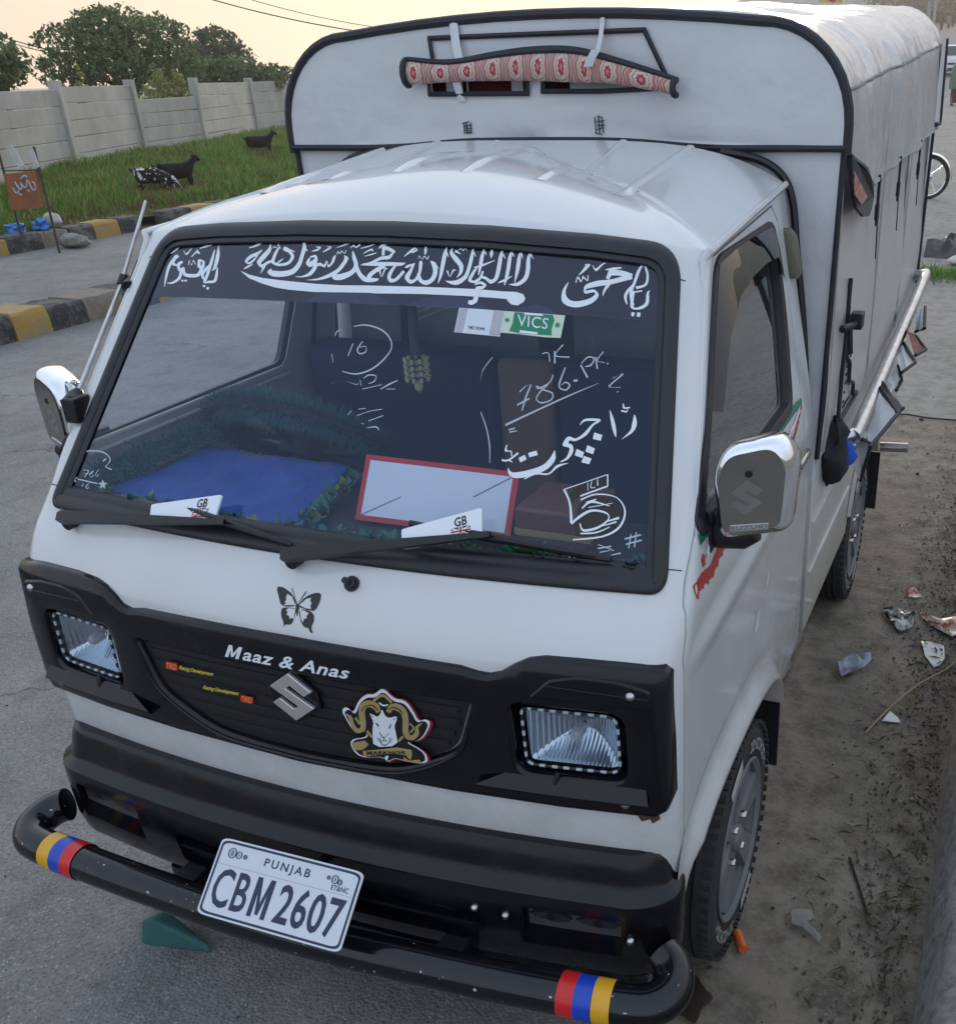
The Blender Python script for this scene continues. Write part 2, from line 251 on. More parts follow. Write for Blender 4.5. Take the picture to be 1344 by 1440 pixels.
# outlines of the lettering and stickers, in 0.1 mm on the cab's front (x, z)
TR = json.loads('''{"kalima":[[-3170,14790,-3180,14800,-3010,14820,-3040,14850,-2890,14880,-2940,14890,-3000,14910,-3000,14880],[-2840,14780,-2820,14780,-2930,14740,-2880,14700,-3110,14670,-3040,14630,-3180,14570,-3110,14570,-3030,14530,-3070,14560,-2920,14630,-2960,14640,-2880,14730,-2910,14740],[-3150,14440,-3160,14450,-3060,14470,-3090,14500,-2960,14530,-2970,14540],[-2670,14880,-2650,14870,-2700,14800,-2610,14770,-2800,14700,-2690,14650,-2880,14570,-2770,14560,-2710,14480,-2730,14540,-2600,14550,-2640,14590,-2450,14600,-2490,14640],[-2720,14530,-2640,14510,-2710,14470,-2660,14460,-2720,14390,-2710,14390],[-2450,14840,-2420,14830,-2520,14740,-2450,14720,-2530,14590,-2460,14600,-2420,14540,-2410,14580,-2280,14530,-2300,14570,-2090,14570,-2140,14610,-2020,14690,-2100,14690,-2130,14790,-2180,14750,-2280,14850,-2320,14790,-2310,14850,-2330,14840],[-2200,14790,-2200,14820,-2030,14770,-2030,14780],[-2380,14560,-2400,14570,-2300,14610,-2330,14630,-2250,14660,-2250,14660],[-2580,14810,-2590,14810,-2560,14830,-2570,14850,-2490,14820,-2500,14830,-2480,14860,-2480,14880,-2400,14810,-2390,14820],[-2530,14930,-2490,14940,-2480,14890,-2470,14890],[-1920,14950,-1900,14960,-1890,14860,-1800,14860,-1890,14710,-1800,14700,-1910,14590,-1810,14560,-2010,14490,-1920,14420,-2220,14450,-2170,14360,-2420,14450,-2420,14360,-2460,14450,-2560,14420,-2470,14470,-2500,14480],[-1850,14820,-1820,14860,-1740,14790,-1740,14800],[-1650,14690,-1660,14710,-1550,14700,-1530,14740,-1550,14670,-1460,14640,-1640,14610,-1580,14540,-1630,14610,-1710,14600,-1630,14680,-1670,14690],[-1560,14650,-1480,14660,-1520,14560,-1430,14540,-1590,14450,-1520,14410,-1730,14390,-1710,14370,-1870,14380,-1870,14370],[-1470,14550,-1500,14590,-1370,14570,-1380,14620,-1250,14550,-1290,14590,-1230,14630,-1250,14660,-1180,14550,-1180,14590,-1090,14620,-1140,14640,-1070,14710,-1130,14720,-1080,14750,-1090,14760],[-1640,14790,-1650,14800,-1510,14810,-1540,14840,-1460,14870,-1490,14850,-1570,14880,-1570,14860],[-1400,14780,-1400,14790,-1270,14830,-1300,14860,-1220,14880,-1250,14870,-1330,14890,-1330,14880],[-1140,14860,-1140,14860,-970,14900,-990,14920,-810,14950,-830,14970,-790,14960,-800,14970],[-1050,14760,-1070,14770,-1040,14800,-1050,14820,-990,14770,-1000,14790,-960,14810,-970,14830,-890,14780,-900,14790,-870,14840,-890,14840],[-900,14760,-890,14760,-870,14700,-790,14700,-900,14630,-820,14600,-980,14530,-920,14480,-1150,14440,-1100,14390,-1350,14370,-1330,14340,-1610,14330,-1610,14330],[-860,14730,-830,14750,-760,14690,-760,14690],[-740,14830,-720,14830,-700,14720,-620,14730,-620,14610,-530,14600,-670,14520,-580,14470,-860,14460,-790,14370,-980,14450,-1000,14370,-1000,14450,-1050,14470,-960,14470,-970,14480],[-630,14610,-560,14640,-490,14460,-430,14500,-310,14360,-290,14430,-110,14360,-140,14420,-10,14400,-30,14420],[-800,14870,-810,14870,-740,14900,-750,14930,-670,14880,-690,14900,-590,14930,-630,14940,-660,14960,-660,14950],[-570,14870,-570,14880,-420,14900,-430,14920,-250,14960,-260,14970],[-480,14790,-490,14800,-390,14830,-410,14850,-320,14850,-320,14880,-290,14830,-280,14840],[-440,14750,-440,14760,-290,14780,-300,14800,-200,14810,-210,14820],[140,14850,170,14840,60,14780,110,14730,-90,14760,-60,14710,-290,14670,-260,14640,-480,14620,-480,14610],[-180,14880,-190,14890,-70,14930,-120,14980,20,14990,-10,15010],[-70,14850,-120,14890,-40,14870,-60,14930,100,14840,110,14890,180,14820,190,14850],[-100,14870,-40,14870,-80,14780,-20,14780],[-430,14610,-440,14640,-150,14610,-170,14670,130,14620,110,14680,380,14630,360,14680,460,14670,460,14680],[20,14650,70,14600,-180,14550,-110,14500,-280,14440,-180,14430,-130,14360,-120,14420,-10,14390,-20,14420],[-60,14540,-20,14550,40,14440,30,14450,80,14560,50,14580,120,14570,120,14580],[620,14670,640,14640,500,14640,550,14610,420,14530,480,14510,320,14430,370,14390,250,14430,230,14370,230,14460,150,14480,290,14620,260,14640,460,14660,450,14670],[630,14680,660,14680,570,14560,640,14540,520,14450,620,14450,660,14360,660,14420,780,14410,730,14440,830,14530,770,14540,810,14690,740,14700,790,14710,770,14720],[750,14520,800,14540,830,14400,880,14440,1000,14350,970,14420,1130,14420,1050,14460,1160,14560,1070,14560,1070,14690,1000,14670,980,14730,960,14710],[1030,14690,1060,14710,1170,14600,1170,14610],[710,14740,700,14750,720,14780,710,14800,790,14740,780,14750,820,14780,810,14800,900,14740,890,14760,910,14800,890,14800],[790,14950,800,14950,780,14880,840,14880,820,14810,830,14810],[400,14770,390,14770,500,14830,460,14850,580,14890,560,14920,610,14890,650,14880,520,14850,550,14830],[1210,14940,1230,14940,1180,14840,1260,14820,1190,14670,1270,14660,1210,14510,1270,14500,1220,14380,1230,14380],[1220,14860,1250,14880,1300,14790,1310,14790],[1340,14940,1350,14930,1310,14850,1370,14870,1450,14730,1510,14780,1560,14650,1640,14670,1590,14560,1650,14550,1560,14480,1570,14480],[1400,14870,1420,14910,1550,14840,1550,14840],[1740,14930,1770,14920,1730,14810,1800,14800,1730,14650,1800,14630,1700,14520,1770,14480,1590,14450,1640,14380,1480,14430,1490,14380,1350,14430,1350,14430],[1770,14870,1800,14880,1840,14810,1850,14810],[1330,14580,1360,14590,1430,14490,1430,14500,1480,14580,1450,14600,1530,14590,1520,14600],[1420,14950,1410,14960,1600,14970,1590,14990,1820,15000,1820,15010],[1480,14900,1470,14910,1520,14920,1510,14940,1570,14890,1560,14910,1600,14930,1590,14950,1630,14900,1640,14910],[1960,14940,1980,14940,1930,14830,2000,14820,1940,14690,2010,14680,1970,14540,1990,14530],[1980,14880,2010,14900,2050,14830,2050,14830],[1860,14640,1850,14650,2030,14670,2010,14700,2230,14760,2230,14770],[1890,14650,1930,14640,1830,14550,1890,14530,1810,14440,1870,14460,1960,14410,1930,14450,2050,14480,2010,14510,2070,14590,2030,14600],[2030,14490,2030,14530,2130,14470,2140,14510,2260,14410,2240,14470,2370,14480,2300,14510,2380,14650,2300,14660,2360,14830,2290,14840,2340,14920,2320,14930],[2340,14860,2370,14870,2420,14790,2430,14790],[2120,14940,2130,14940,2100,14870,2170,14870,2140,14800,2150,14790],[2500,14920,2530,14920,2470,14820,2540,14810,2490,14640,2560,14640,2500,14500,2560,14500,2520,14390,2530,14390],[2520,14870,2550,14890,2580,14820,2580,14830],[2400,14420,2390,14430,2510,14450,2480,14480,2630,14530,2630,14540],[2670,14920,2690,14920,2650,14810,2720,14800,2670,14630,2740,14620,2700,14440,2710,14430],[2690,14880,2720,14890,2760,14790,2760,14800],[2850,14910,2870,14910,2830,14790,2900,14780,2860,14630,2940,14620,2850,14520,2920,14480,2750,14440,2780,14390,2590,14410,2590,14410],[2870,14860,2900,14880,2960,14790,2960,14790],[2480,14960,2480,14970,2710,14960,2700,14970,2900,14960,2900,14970],[2590,14920,2590,14930,2730,14950,2720,14970,2850,14980,2850,14990],[1960,14380,1950,14400,2070,14400,2060,14440,2130,14370,2180,14390,2110,14370,2140,14330,1990,14350,2070,14310,1990,14230,2080,14220,1990,14160,2080,14130,1950,14150,1990,14080,1910,14150,1910,14100]],"sword":[[-3210,14410,-2990,14360,-2640,14320,-2150,14300,-1370,14280,-780,14280,-210,14300,-150,14300,950,14320,1980,14320,2520,14300,2770,14300,2910,14270,2970,14210,2960,14160,2860,14100,2740,14110,2670,14150,2620,14190,2300,14200,1780,14210,990,14210,-100,14180,-30,14190,-740,14170,-1330,14150,-1940,14160,-2270,14180,-2610,14230,-2960,14300,-3200,14400]],"qayyum":[[-3970,14810,-3950,14800,-3960,14640,-3860,14630,-3940,14440,-3860,14430,-3970,14380,-3950,14380],[-4050,14730,-4020,14730,-4070,14550,-3990,14540,-4080,14330,-4000,14320,-4090,14180,-4020,14190,-3940,14170,-3970,14210,-3770,14200,-3840,14230,-3770,14330,-3840,14340,-3820,14440,-3850,14440],[-4080,14480,-4010,14450,-4200,14360,-4120,14340,-4180,14260,-4120,14270,-4050,14200,-4030,14220],[-4070,14100,-4080,14140,-4010,14100,-4010,14130],[-3970,14070,-3960,14110,-3900,14060,-3890,14100],[-4240,14540,-4230,14500,-4390,14550,-4310,14520,-4350,14420,-4280,14440,-4180,14410,-4250,14430,-4210,14530,-4280,14540],[-4280,14460,-4190,14440,-4310,14320,-4230,14280,-4490,14300,-4470,14240,-4630,14310,-4680,14270,-4700,14400,-4760,14390],[-4500,14660,-4470,14700,-4420,14640,-4390,14660],[-4860,14670,-4850,14680,-4740,14610,-4770,14640,-4650,14720,-4670,14730],[-4440,14730,-4450,14740,-4290,14760,-4310,14790,-4140,14800,-4150,14810],[-4600,14450,-4630,14450,-4610,14510,-4630,14530,-4530,14440,-4540,14460,-4510,14510,-4520,14540,-4440,14460,-4420,14460],[-4590,14580,-4610,14590,-4480,14670,-4520,14690,-4470,14710,-4510,14720],[-4830,14510,-4780,14480,-4940,14450,-4840,14430,-4830,14330,-4810,14380,-4710,14380,-4750,14410],[-4820,14380,-4740,14370,-4800,14230,-4720,14210,-4930,14140,-4890,14110,-5050,14120,-5050,14110],[-5190,14610,-5210,14620,-5050,14680,-5090,14700,-5000,14760,-5050,14750,-5100,14750,-5080,14730],[-5000,14610,-4930,14570,-5090,14550,-5000,14520,-5070,14430,-5010,14460,-4880,14410,-4880,14430],[-5060,14600,-4980,14580,-5170,14420,-5090,14400,-5170,14240,-5100,14230,-5110,14050,-5090,14050],[-4690,14170,-4680,14200,-4640,14150,-4620,14180],[-4610,14170,-4590,14200,-4540,14160,-4530,14190]],"hayy":[[3690,14470,3700,14460,3620,14340,3680,14330,3670,14170,3750,14230,3910,14100,3890,14190,4180,14160,4120,14230,4290,14280,4220,14300,4190,14370,4180,14330,4050,14350,4030,14310,4060,14380,4010,14430,4250,14420,4210,14500,4500,14460,4470,14530,4820,14540,4780,14620],[4310,14660,4310,14670,4450,14660,4430,14700,4590,14690,4580,14710],[4370,14650,4450,14620,4350,14540,4410,14520],[4390,14580,4370,14660,4600,14580,4600,14660,4790,14520,4810,14610],[4410,14510,4480,14480,4350,14360,4390,14350,4360,14280,4370,14280],[4960,14790,4980,14780,4880,14680,4930,14670,4850,14510,4900,14500,4820,14340,4870,14330,4900,14150,4950,14160],[4960,14750,4990,14760,5050,14600,5090,14600,5050,14470,5090,14450,4900,14430,4930,14390],[4870,14370,4910,14360,4890,14130,4940,14140,5070,14100,5050,14140,5190,14180,5130,14200,5160,14340,5120,14340,5170,14370,5160,14380],[4850,14470,4890,14440,4760,14370,4810,14350,4740,14270,4790,14270,4820,14160,4830,14170],[4920,14340,4910,14360,5040,14360,5030,14380],[4930,14010,4930,14060,4980,13990,4990,14050],[5030,14000,5030,14060,5090,13990,5090,14050],[3840,14460,3820,14470,3850,14530,3840,14560,3920,14470,3920,14500,3950,14530,3930,14570,4040,14490,4020,14510,4030,14580,4010,14580],[3860,14570,3850,14580,3970,14660,3920,14690,4020,14740,3950,14740,3920,14740,3940,14710],[4060,14720,4070,14730,4150,14640,4130,14680,4240,14730,4220,14750,4290,14760,4280,14770]],"rajput":[[5340,12610,5360,12610,5340,12490,5420,12490,5330,12390,5380,12370,5210,12260,5210,12260],[4910,12660,4920,12660,4970,12510,5020,12530,5040,12380,5090,12400,5110,12290,5120,12290],[4460,12430,4450,12430,4540,12490,4520,12520,4780,12500,4770,12530,4760,12510,4780,12490,4660,12450,4690,12430,4570,12340,4620,12310,4490,12270,4520,12240,4400,12230,4430,12200],[4420,12240,4410,12200,4290,12260,4340,12210,4230,12140,4330,12170,4350,12110,4400,12150,4370,12070,4440,12060,4340,11970,4380,11950,4250,11910,4260,11900],[4730,12250,4730,12340,4870,12230,4880,12310],[4650,12070,4660,12160,4790,12040,4800,12120],[4480,12010,4490,12100,4620,11980,4630,12060],[4620,11920,4640,12010,4760,11900,4780,11980],[4110,12060,4120,12060,4070,11960,4160,11930,3970,11850,4050,11790,3760,11770,3810,11690,3530,11720,3560,11640,3440,11720,3410,11680,3370,11770,3360,11770],[3560,11860,3510,11920,3660,11910,3610,11970],[3700,11940,3660,12000,3840,11980,3800,12040],[3700,11630,3690,11640,3880,11710,3860,11740,4100,11720,4090,11740,4240,11830,4210,11860,4410,11900,4400,11900],[3240,12090,3260,12090,3240,12000,3270,12020,3340,12000,3360,12010,3370,11940,3390,11940],[3230,11860,3220,11890,3350,11870,3330,11890,3500,11980,3470,12000],[3350,11870,3360,11890,3420,11850,3420,11860],[5110,12760,5130,12760,5140,12690,5160,12710,5250,12700,5240,12720],[5110,12650,5110,12670,5210,12640,5200,12660,5220,12680,5200,12690]],"chalk":[[3270,12840,3250,12850,3330,12910,3320,12920,3420,12960,3440,12960,3380,12790,3410,12780,3370,12580,3390,12580],[3280,12650,3260,12670,3470,12750,3450,12770],[3780,13120,3800,13120,3750,13010,3770,13000,3580,12920,3590,12900,3540,12930,3540,12950,3710,12880,3710,12900,3840,12850,3860,12860,3850,12770,3870,12760,3700,12720,3700,12700,3600,12760,3580,12760,3640,12860,3620,12870,3750,12970,3730,12980],[3970,13230,3990,13230,3930,13060,3960,13060,3940,12940,3960,12950,4080,12900,4070,12920,4140,12980,4110,12980,4040,13030,4040,13010,3970,12970,3980,12970],[4180,13030,4170,13060,4250,13040,4240,13070],[4230,13270,4250,13280,4400,13090,4420,13110],[4250,13290,4240,13300,4340,13380,4330,13400,4440,13370,4460,13380,4410,13290,4430,13270,4320,13260,4330,13250],[4460,13400,4480,13400,4530,13230,4560,13230],[4580,13480,4600,13480,4500,13350,4520,13350,4640,13320,4650,13330],[4690,13300,4690,13320,4720,13300,4720,13320],[3520,13400,3510,13420,3610,13420,3620,13430,3670,13300,3690,13300],[3710,13460,3730,13460,3760,13280,3790,13280],[3840,13560,3860,13550,3740,13390,3760,13400,4010,13370,4010,13390],[3150,12350,3130,12380,3630,12580,3610,12600,4130,12810,4120,12830,4630,13030,4620,13030],[4850,13100,4840,13110,5000,13180,5020,13170,4800,12990,4830,12990,5010,12980,5010,12990],[4970,12910,4970,12930,4990,12910,4990,12930],[3220,12290,3210,12310,3330,12320,3320,12340],[3240,12260,3240,12280,3380,12290,3370,12300],[2630,12520,2640,12530,2800,12300,2820,12300,2930,12060,2950,12060,3010,11820,3020,11820],[2610,13330,2620,13320,2490,13140,2500,13130,2490,12950,2490,12950],[-620,13490,-640,13490,-610,13550,-630,13560,-520,13610,-530,13610],[-280,13650,-290,13660,-40,13680,-50,13700,280,13630,290,13650,500,13520,520,13530,600,13370,620,13370,490,13190,520,13180,280,13030,300,13010,0,12950,10,12930,-290,12970,-290,12960],[-610,13210,-600,13220,-530,13080,-520,13080],[-220,13400,-200,13390,-260,13200,-240,13200],[-30,13440,-10,13440,-100,13310,-70,13310,-10,13240,-10,13260,110,13280,90,13290,70,13370,70,13360,-50,13350,-50,13340],[-440,12770,-450,12770,-180,12820,-180,12820,90,12780,90,12790,130,12850,130,12860,180,12770,190,12780],[200,12880,190,12890,290,12930,280,12950,430,12930,440,12940,420,12860,440,12850,320,12820,330,12810],[600,12740,590,12750,760,12820,740,12840,900,12890,890,12900],[240,12720,230,12730,600,12810,600,12820],[720,12750,710,12760,890,12760,890,12770],[250,12420,250,12430,400,12440,390,12450],[260,12320,250,12330,470,12400,470,12410,730,12450,720,12460],[520,12260,510,12270,790,12360,780,12370],[380,12220,380,12230,440,12210,440,12220],[520,12160,520,12170,700,12180,700,12200,770,12140,780,12150],[70,12320,60,12330,120,12390,110,12400],[-6070,11140,-6080,11150,-5870,11200,-5890,11220,-5630,11230,-5640,11250,-5410,11220,-5400,11240,-5250,11170,-5230,11180,-5220,11110,-5190,11110,-5280,11020,-5260,11030,-5090,10990,-5080,11010],[-5390,11090,-5410,11100,-5310,11140,-5350,11160],[-5870,10890,-5880,10900,-5730,10900,-5700,10910,-5780,10800,-5760,10790],[-5810,10840,-5820,10850,-5690,10860,-5700,10870],[-5580,10930,-5560,10920,-5650,10880,-5630,10880,-5550,10850,-5530,10850,-5590,10820,-5590,10810,-5640,10840,-5660,10850,-5580,10900,-5600,10910],[-5450,10960,-5430,10960,-5500,10870,-5480,10870,-5420,10840,-5430,10850,-5400,10880,-5430,10880],[-5950,10730,-5950,10750,-5370,10730,-5370,10750],[-5760,10690,-5740,10690,-5780,10640,-5760,10630],[-5610,10720,-5590,10720,-5670,10650,-5640,10650,-5600,10620,-5600,10640,-5560,10660,-5580,10660],[5620,10920,5610,10940,5870,10990,5860,11010],[5650,10850,5650,10870,5900,10920,5890,10940],[5690,11000,5710,11000,5700,10810,5720,10810],[5770,11030,5790,11030,5790,10830,5810,10830],[5210,10770,5200,10790,5420,10810,5410,10830],[5250,10720,5250,10740,5410,10760,5410,10770],[4700,10650,4690,10670,4880,10670,4870,10690],[4760,10540,4740,10540,4780,10640,4750,10650],[4840,10670,4860,10670,4840,10550,4860,10550],[5450,10700,5440,10710,5600,10730,5590,10750],[3310,10610,3340,10610,3360,10520,3380,10520],[5190,10830,5190,10840,5470,10760,5480,10770]],"stars":[[-6110,10800,-6050,10760,-5960,10770,-6010,10730,-5960,10680,-6060,10700,-6120,10660,-6120,10710,-6210,10740,-6120,10750],[-5250,10820,-5190,10780,-5090,10780,-5150,10740,-5100,10690,-5190,10710,-5260,10670,-5260,10730,-5350,10750,-5260,10770]],"decal_black":[[4460,11530,5110,11760,5150,11630,4690,11450,4600,11360,4600,11250],[4720,11390,4990,11490,5340,11450,5500,11300,5460,11100,5200,10960,4770,10890,4730,11150]],"decal_white":[[4430,11530,4420,11540,4770,11650,4760,11660,5110,11770,5100,11780],[5100,11770,5120,11780,5140,11620,5160,11620],[5150,11630,5160,11610,4930,11550,4940,11530,4720,11470,4730,11450],[4410,11530,4440,11540,4560,11350,4590,11360,4650,11090,4700,11090],[4750,11400,4740,11420,4990,11490,4990,11510,5330,11470,5340,11480,5510,11300,5540,11300,5470,11090,5500,11070,5220,10950,5240,10930,4760,10880,4760,10860],[4690,11070,4670,11080,4780,11150,4750,11180,4970,11260,4950,11290,5210,11250,5220,11270,5270,11180,5290,11170,5120,11070,5140,11040,4900,11020,4900,10990,4830,11100,4810,11090],[4810,11290,4790,11300,4940,11380,4920,11410,5250,11350,5250,11360],[4840,11380,4840,11390,5010,11420,5000,11440],[4910,11310,4900,11320,5290,11390,5290,11400],[5230,11130,5220,11140,5460,11190,5440,11220],[5220,11080,5210,11090,5430,11140,5410,11160],[4870,10950,4860,10970,5130,10980,5120,11000,5330,11070,5320,11080],[4800,11650,4810,11650,4830,11540,4840,11540],[4860,11680,4870,11680,4870,11580,4880,11590,4950,11590,4940,11600],[4950,11710,4960,11710,4970,11620,4990,11620]],"paper":[[1760,14030,2630,14010,2660,13630,1770,13660]],"paper_side":[[1780,14030,1930,14020,1940,13660,1780,13660],[2430,14010,2620,14010,2650,13640,2450,13650]],"vics_cream":[[2640,14010,3770,13980,3780,13650,3500,13650,2980,13680,2650,13690]],"vics_green":[[2830,14000,3550,13980,3600,13900,3580,13780,3610,13680,3020,13690,2810,13720,2840,13830],[3660,13890,3670,13860,3690,13880,3690,13850,3720,13870,3700,13840,3740,13840,3700,13830,3740,13810,3700,13820,3720,13790,3690,13820,3690,13790,3670,13810,3650,13790,3660,13820,3620,13810,3650,13830,3610,13840,3640,13840,3610,13860,3650,13850,3630,13880,3660,13860],[2710,13930,2730,13900,2750,13920,2740,13900,2770,13910,2750,13890,2790,13880,2760,13880,2790,13860,2750,13870,2770,13840,2740,13860,2740,13840,2730,13860,2710,13840,2710,13870,2680,13860,2700,13880,2670,13880,2700,13890,2670,13900,2710,13900,2690,13920,2720,13900]],"vics_white":[[2900,13950,2920,13960,3070,13790,3070,13820,3130,13940,3110,13940],[3180,13950,3210,13940,3180,13800,3210,13790],[3330,13970,3350,13940,3240,13940,3260,13920,3210,13860,3240,13860,3290,13780,3300,13800,3370,13790,3370,13810],[3310,13910,3330,13900,3270,13870,3290,13870,3310,13830,3320,13840],[3460,13930,3470,13910,3390,13900,3420,13890,3450,13840,3470,13850,3460,13810,3480,13790,3370,13780,3380,13770],[3020,13970,3020,14000,3370,13960,3360,13990],[3010,13700,3010,13740,3350,13690,3340,13720]],"bandedge":[[-5430,13850,-3680,13930,-1700,13980,550,14020,2530,14010,4620,13960,5500,13920]],"butterfly":[[90,9600,-10,9740,-220,9820,-360,9830,-390,9800,-290,9670,-230,9570,-80,9560],[100,9560,-170,9550,-210,9490,-180,9390,-110,9310,-130,9220,-100,9290,40,9300,70,9380,110,9530],[120,9610,230,9750,390,9820,520,9830,540,9740,490,9570,340,9560,140,9590],[150,9560,380,9560,470,9510,490,9410,440,9320,500,9220,440,9230,400,9300,300,9300,210,9400],[100,9650,150,9610,150,9530,140,9420,100,9530,70,9600],[90,9640,80,9630,0,9750,-10,9750,-70,9830,-90,9830],[130,9640,120,9640,190,9750,170,9750,230,9820,210,9820]],"butterfly_white":[[70,9610,-30,9720,-140,9750,-150,9700,-130,9660,-160,9630,-120,9620,-170,9580],[90,9550,-50,9550,-100,9520,-60,9480,-80,9450,-20,9430,0,9390,40,9410,80,9400],[150,9620,260,9720,350,9750,350,9700,390,9680,370,9640,400,9590,270,9590],[180,9550,280,9550,370,9520,330,9480,340,9440,290,9430,280,9370,230,9420]],"trd_red":[[-2890,8110,-2590,8130,-2650,7950,-2940,7940],[-1200,7760,-910,7770,-960,7610,-1240,7610]],"boxes":[[-2870,8090,-2620,8100,-2660,7970,-2920,7960],[-1180,7740,-940,7750,-980,7630,-1210,7630],[-2570,8100,-1720,8130,-1750,8020,-2600,7980],[-2070,7780,-1210,7830,-1240,7710,-2100,7670],[-1300,8820,1320,8820,1270,8580,-1360,8560],[1390,7110,2190,7270,2180,7200,1380,7020],[2900,13970,3490,13930,3500,13770,2950,13800],[2010,13770,2340,13760,2350,13710,2020,13720]],"ram_red":[[1930,8540,2110,8330,2340,8350,2470,8140,2550,7930,2700,8020,2810,7930,2560,7520,2220,7460,2500,7350,2630,7240,2620,7030,2230,7000,1960,7040,1790,6890,1720,7020,1250,6900,1080,7020,1050,7270,1440,7400,1430,7510,1170,7450,1060,7700,980,7890,1100,8000,1230,7870,1360,8160,1560,8350,1730,8350]],"ram_white":[[1900,8520,2080,8310,2300,8330,2430,8120,2500,7920,2650,8010,2750,7930,2510,7520,2190,7460,2450,7360,2580,7250,2580,7050,2190,7020,1930,7060,1770,6920,1700,7040,1250,6920,1080,7040,1050,7280,1430,7400,1420,7510,1170,7460,1060,7700,980,7880,1110,7990,1230,7860,1360,8140,1550,8320,1710,8330]],"ram_black":[[1900,8450,2070,8250,2270,8270,2400,8070,2460,7890,2600,7970,2700,7890,2470,7510,2170,7450,2420,7350,2540,7250,2530,7070,2170,7040,1930,7070,1770,6940,1710,7050,1290,6940,1120,7060,1100,7280,1450,7390,1450,7500,1210,7450,1110,7670,1030,7840,1150,7950,1270,7830,1380,8090,1560,8260,1720,8270]],"ram_gold":[[1800,8020,1710,7960,1760,8170,1660,8040,1570,8200,1560,8060,1390,8070,1500,8010,1340,7880,1470,7910,1340,7680,1460,7710,1330,7600,1410,7540,1280,7560,1230,7460,1220,7640,1140,7580,1190,7800,1120,7740,1050,7840,1040,7830],[1970,8000,1900,8040,2040,8090,2010,8200,2120,8080,2190,8230,2190,8030,2310,8110,2200,7880,2320,7910,2170,7670,2290,7710,2220,7530,2300,7630,2370,7530,2340,7620,2490,7680,2410,7700,2490,7800,2440,7820,2580,7910,2570,7930],[1700,8190,1670,8230,1880,8330,1890,8390,2020,8210,2060,8260],[1240,7770,1290,7810,1310,7650,1350,7680],[2320,7850,2350,7880,2380,7780,2420,7780,2300,7680,2320,7660],[1430,7530,1480,7570,1530,7400,1570,7450],[2150,7580,2180,7550,2050,7460,2080,7430]],"ram_banner":[[1300,7090,1670,7200,2020,7310,2300,7310,2300,7200,2250,7080,2170,7170,1930,7160,1650,7080,1300,6970],[1090,7220,1380,7330,1450,7260,1360,7160,1270,7100,1120,7070],[2120,7130,2230,7070,2430,7130,2460,7060,2120,7030]],"ram_head":[[1840,8090,1870,7940,1960,7910,2110,7990,2090,7880,2030,7770,2040,7640,2050,7350,1540,7220,1570,7530,1580,7610,1630,7780,1550,7950,1660,7920,1710,7890,1780,7950],[1790,8220,1880,8160,1980,8210,1960,8170,1870,8130,1790,8170],[1730,7060,1840,7110,1770,6960]],"ram_detail":[[1660,7760,1680,7770,1700,7690,1730,7720],[1970,7800,1980,7790,1910,7700,1930,7690],[1710,7570,1720,7580,1780,7460,1790,7480,1900,7590,1890,7590],[1790,7480,1800,7480,1780,7410,1790,7410],[1700,7450,1710,7460,1710,7330,1730,7340,1800,7310,1800,7330,1890,7410,1880,7410,1910,7510,1900,7510],[1740,7390,1730,7390,1790,7410,1790,7430,1850,7400,1850,7410],[1640,7440,1650,7450,1690,7370,1700,7380],[1950,7500,1960,7500,1890,7390,1900,7390],[1570,7930,1570,7940,1610,7880,1630,7890],[2090,7960,2090,7960,2030,7900,2040,7890],[1940,8070,1940,8080,2060,8140,2060,8160,2160,8120,2170,8140,2230,8040,2240,8050],[1760,8040,1750,8030,1660,8130,1650,8110,1490,8070,1500,8060,1410,7960,1420,7950]]}''')
# ---------------------------------------------------------------- materials
M_white = mat('white_paint', (.60, .605, .615), .16, coat=.6, noise=(3.5, .45, (.51, .51, .505)), bump=(5, .03, .02), rvar=(6, .27))
def sill_dirt(m, z0, z1, amt):
    n = m.node_tree; p = n.nodes['Principled BSDF']; L = n.links; tc = n.nodes['Texture Coordinate']; src = p.inputs['Base Color'].links[0].from_socket
    sp = n.nodes.new('ShaderNodeSeparateXYZ'); L.new(tc.outputs['Object'], sp.inputs[0]); t = n.nodes.new('ShaderNodeTexNoise'); t.inputs['Scale'].default_value = 9; t.inputs['Detail'].default_value = 9; t.inputs['Roughness'].default_value = .7; L.new(tc.outputs['Object'], t.inputs['Vector'])
    a = n.nodes.new('ShaderNodeMath'); a.operation = 'MULTIPLY_ADD'; a.inputs[1].default_value = -.35; L.new(t.outputs[0], a.inputs[0]); L.new(sp.outputs[2], a.inputs[2])
    r = n.nodes.new('ShaderNodeMapRange'); r.inputs[1].default_value = z1-.17; r.inputs[2].default_value = z0-.17; r.inputs[3].default_value = 0; r.inputs[4].default_value = amt; L.new(a.outputs[0], r.inputs[0])
    x = n.nodes.new('ShaderNodeMix'); x.data_type = 'RGBA'; L.new(r.outputs[0], x.inputs[0]); L.new(src, x.inputs[6]); x.inputs[7].default_value = (.26, .22, .175, 1); L.new(x.outputs[2], p.inputs['Base Color'])
sill_dirt(M_white, .36, .66, .75)
M_whited = mat('white_paint_dusty', (.58, .58, .58), .3, coat=.25, noise=(4, .6, (.40, .38, .345)))
sill_dirt(M_whited, .36, .80, .8)
M_black = mat('black_gloss_plastic', (.0025, .003, .0055), .12, spec=.36, coat=.06, noise=(9, .5, (.010, .010, .0115)), rvar=(11, .34))
M_bar = mat('chipped_black_paint', (.004, .0045, .007), .15, spec=.45, coat=.1)
_n = M_bar.node_tree; _t = _n.nodes.new('ShaderNodeTexNoise'); _t.inputs['Scale'].default_value = 85; _t.inputs['Detail'].default_value = 1.5
_r = _n.nodes.new('ShaderNodeMapRange'); _r.inputs[1].default_value = .735; _r.inputs[2].default_value = .755
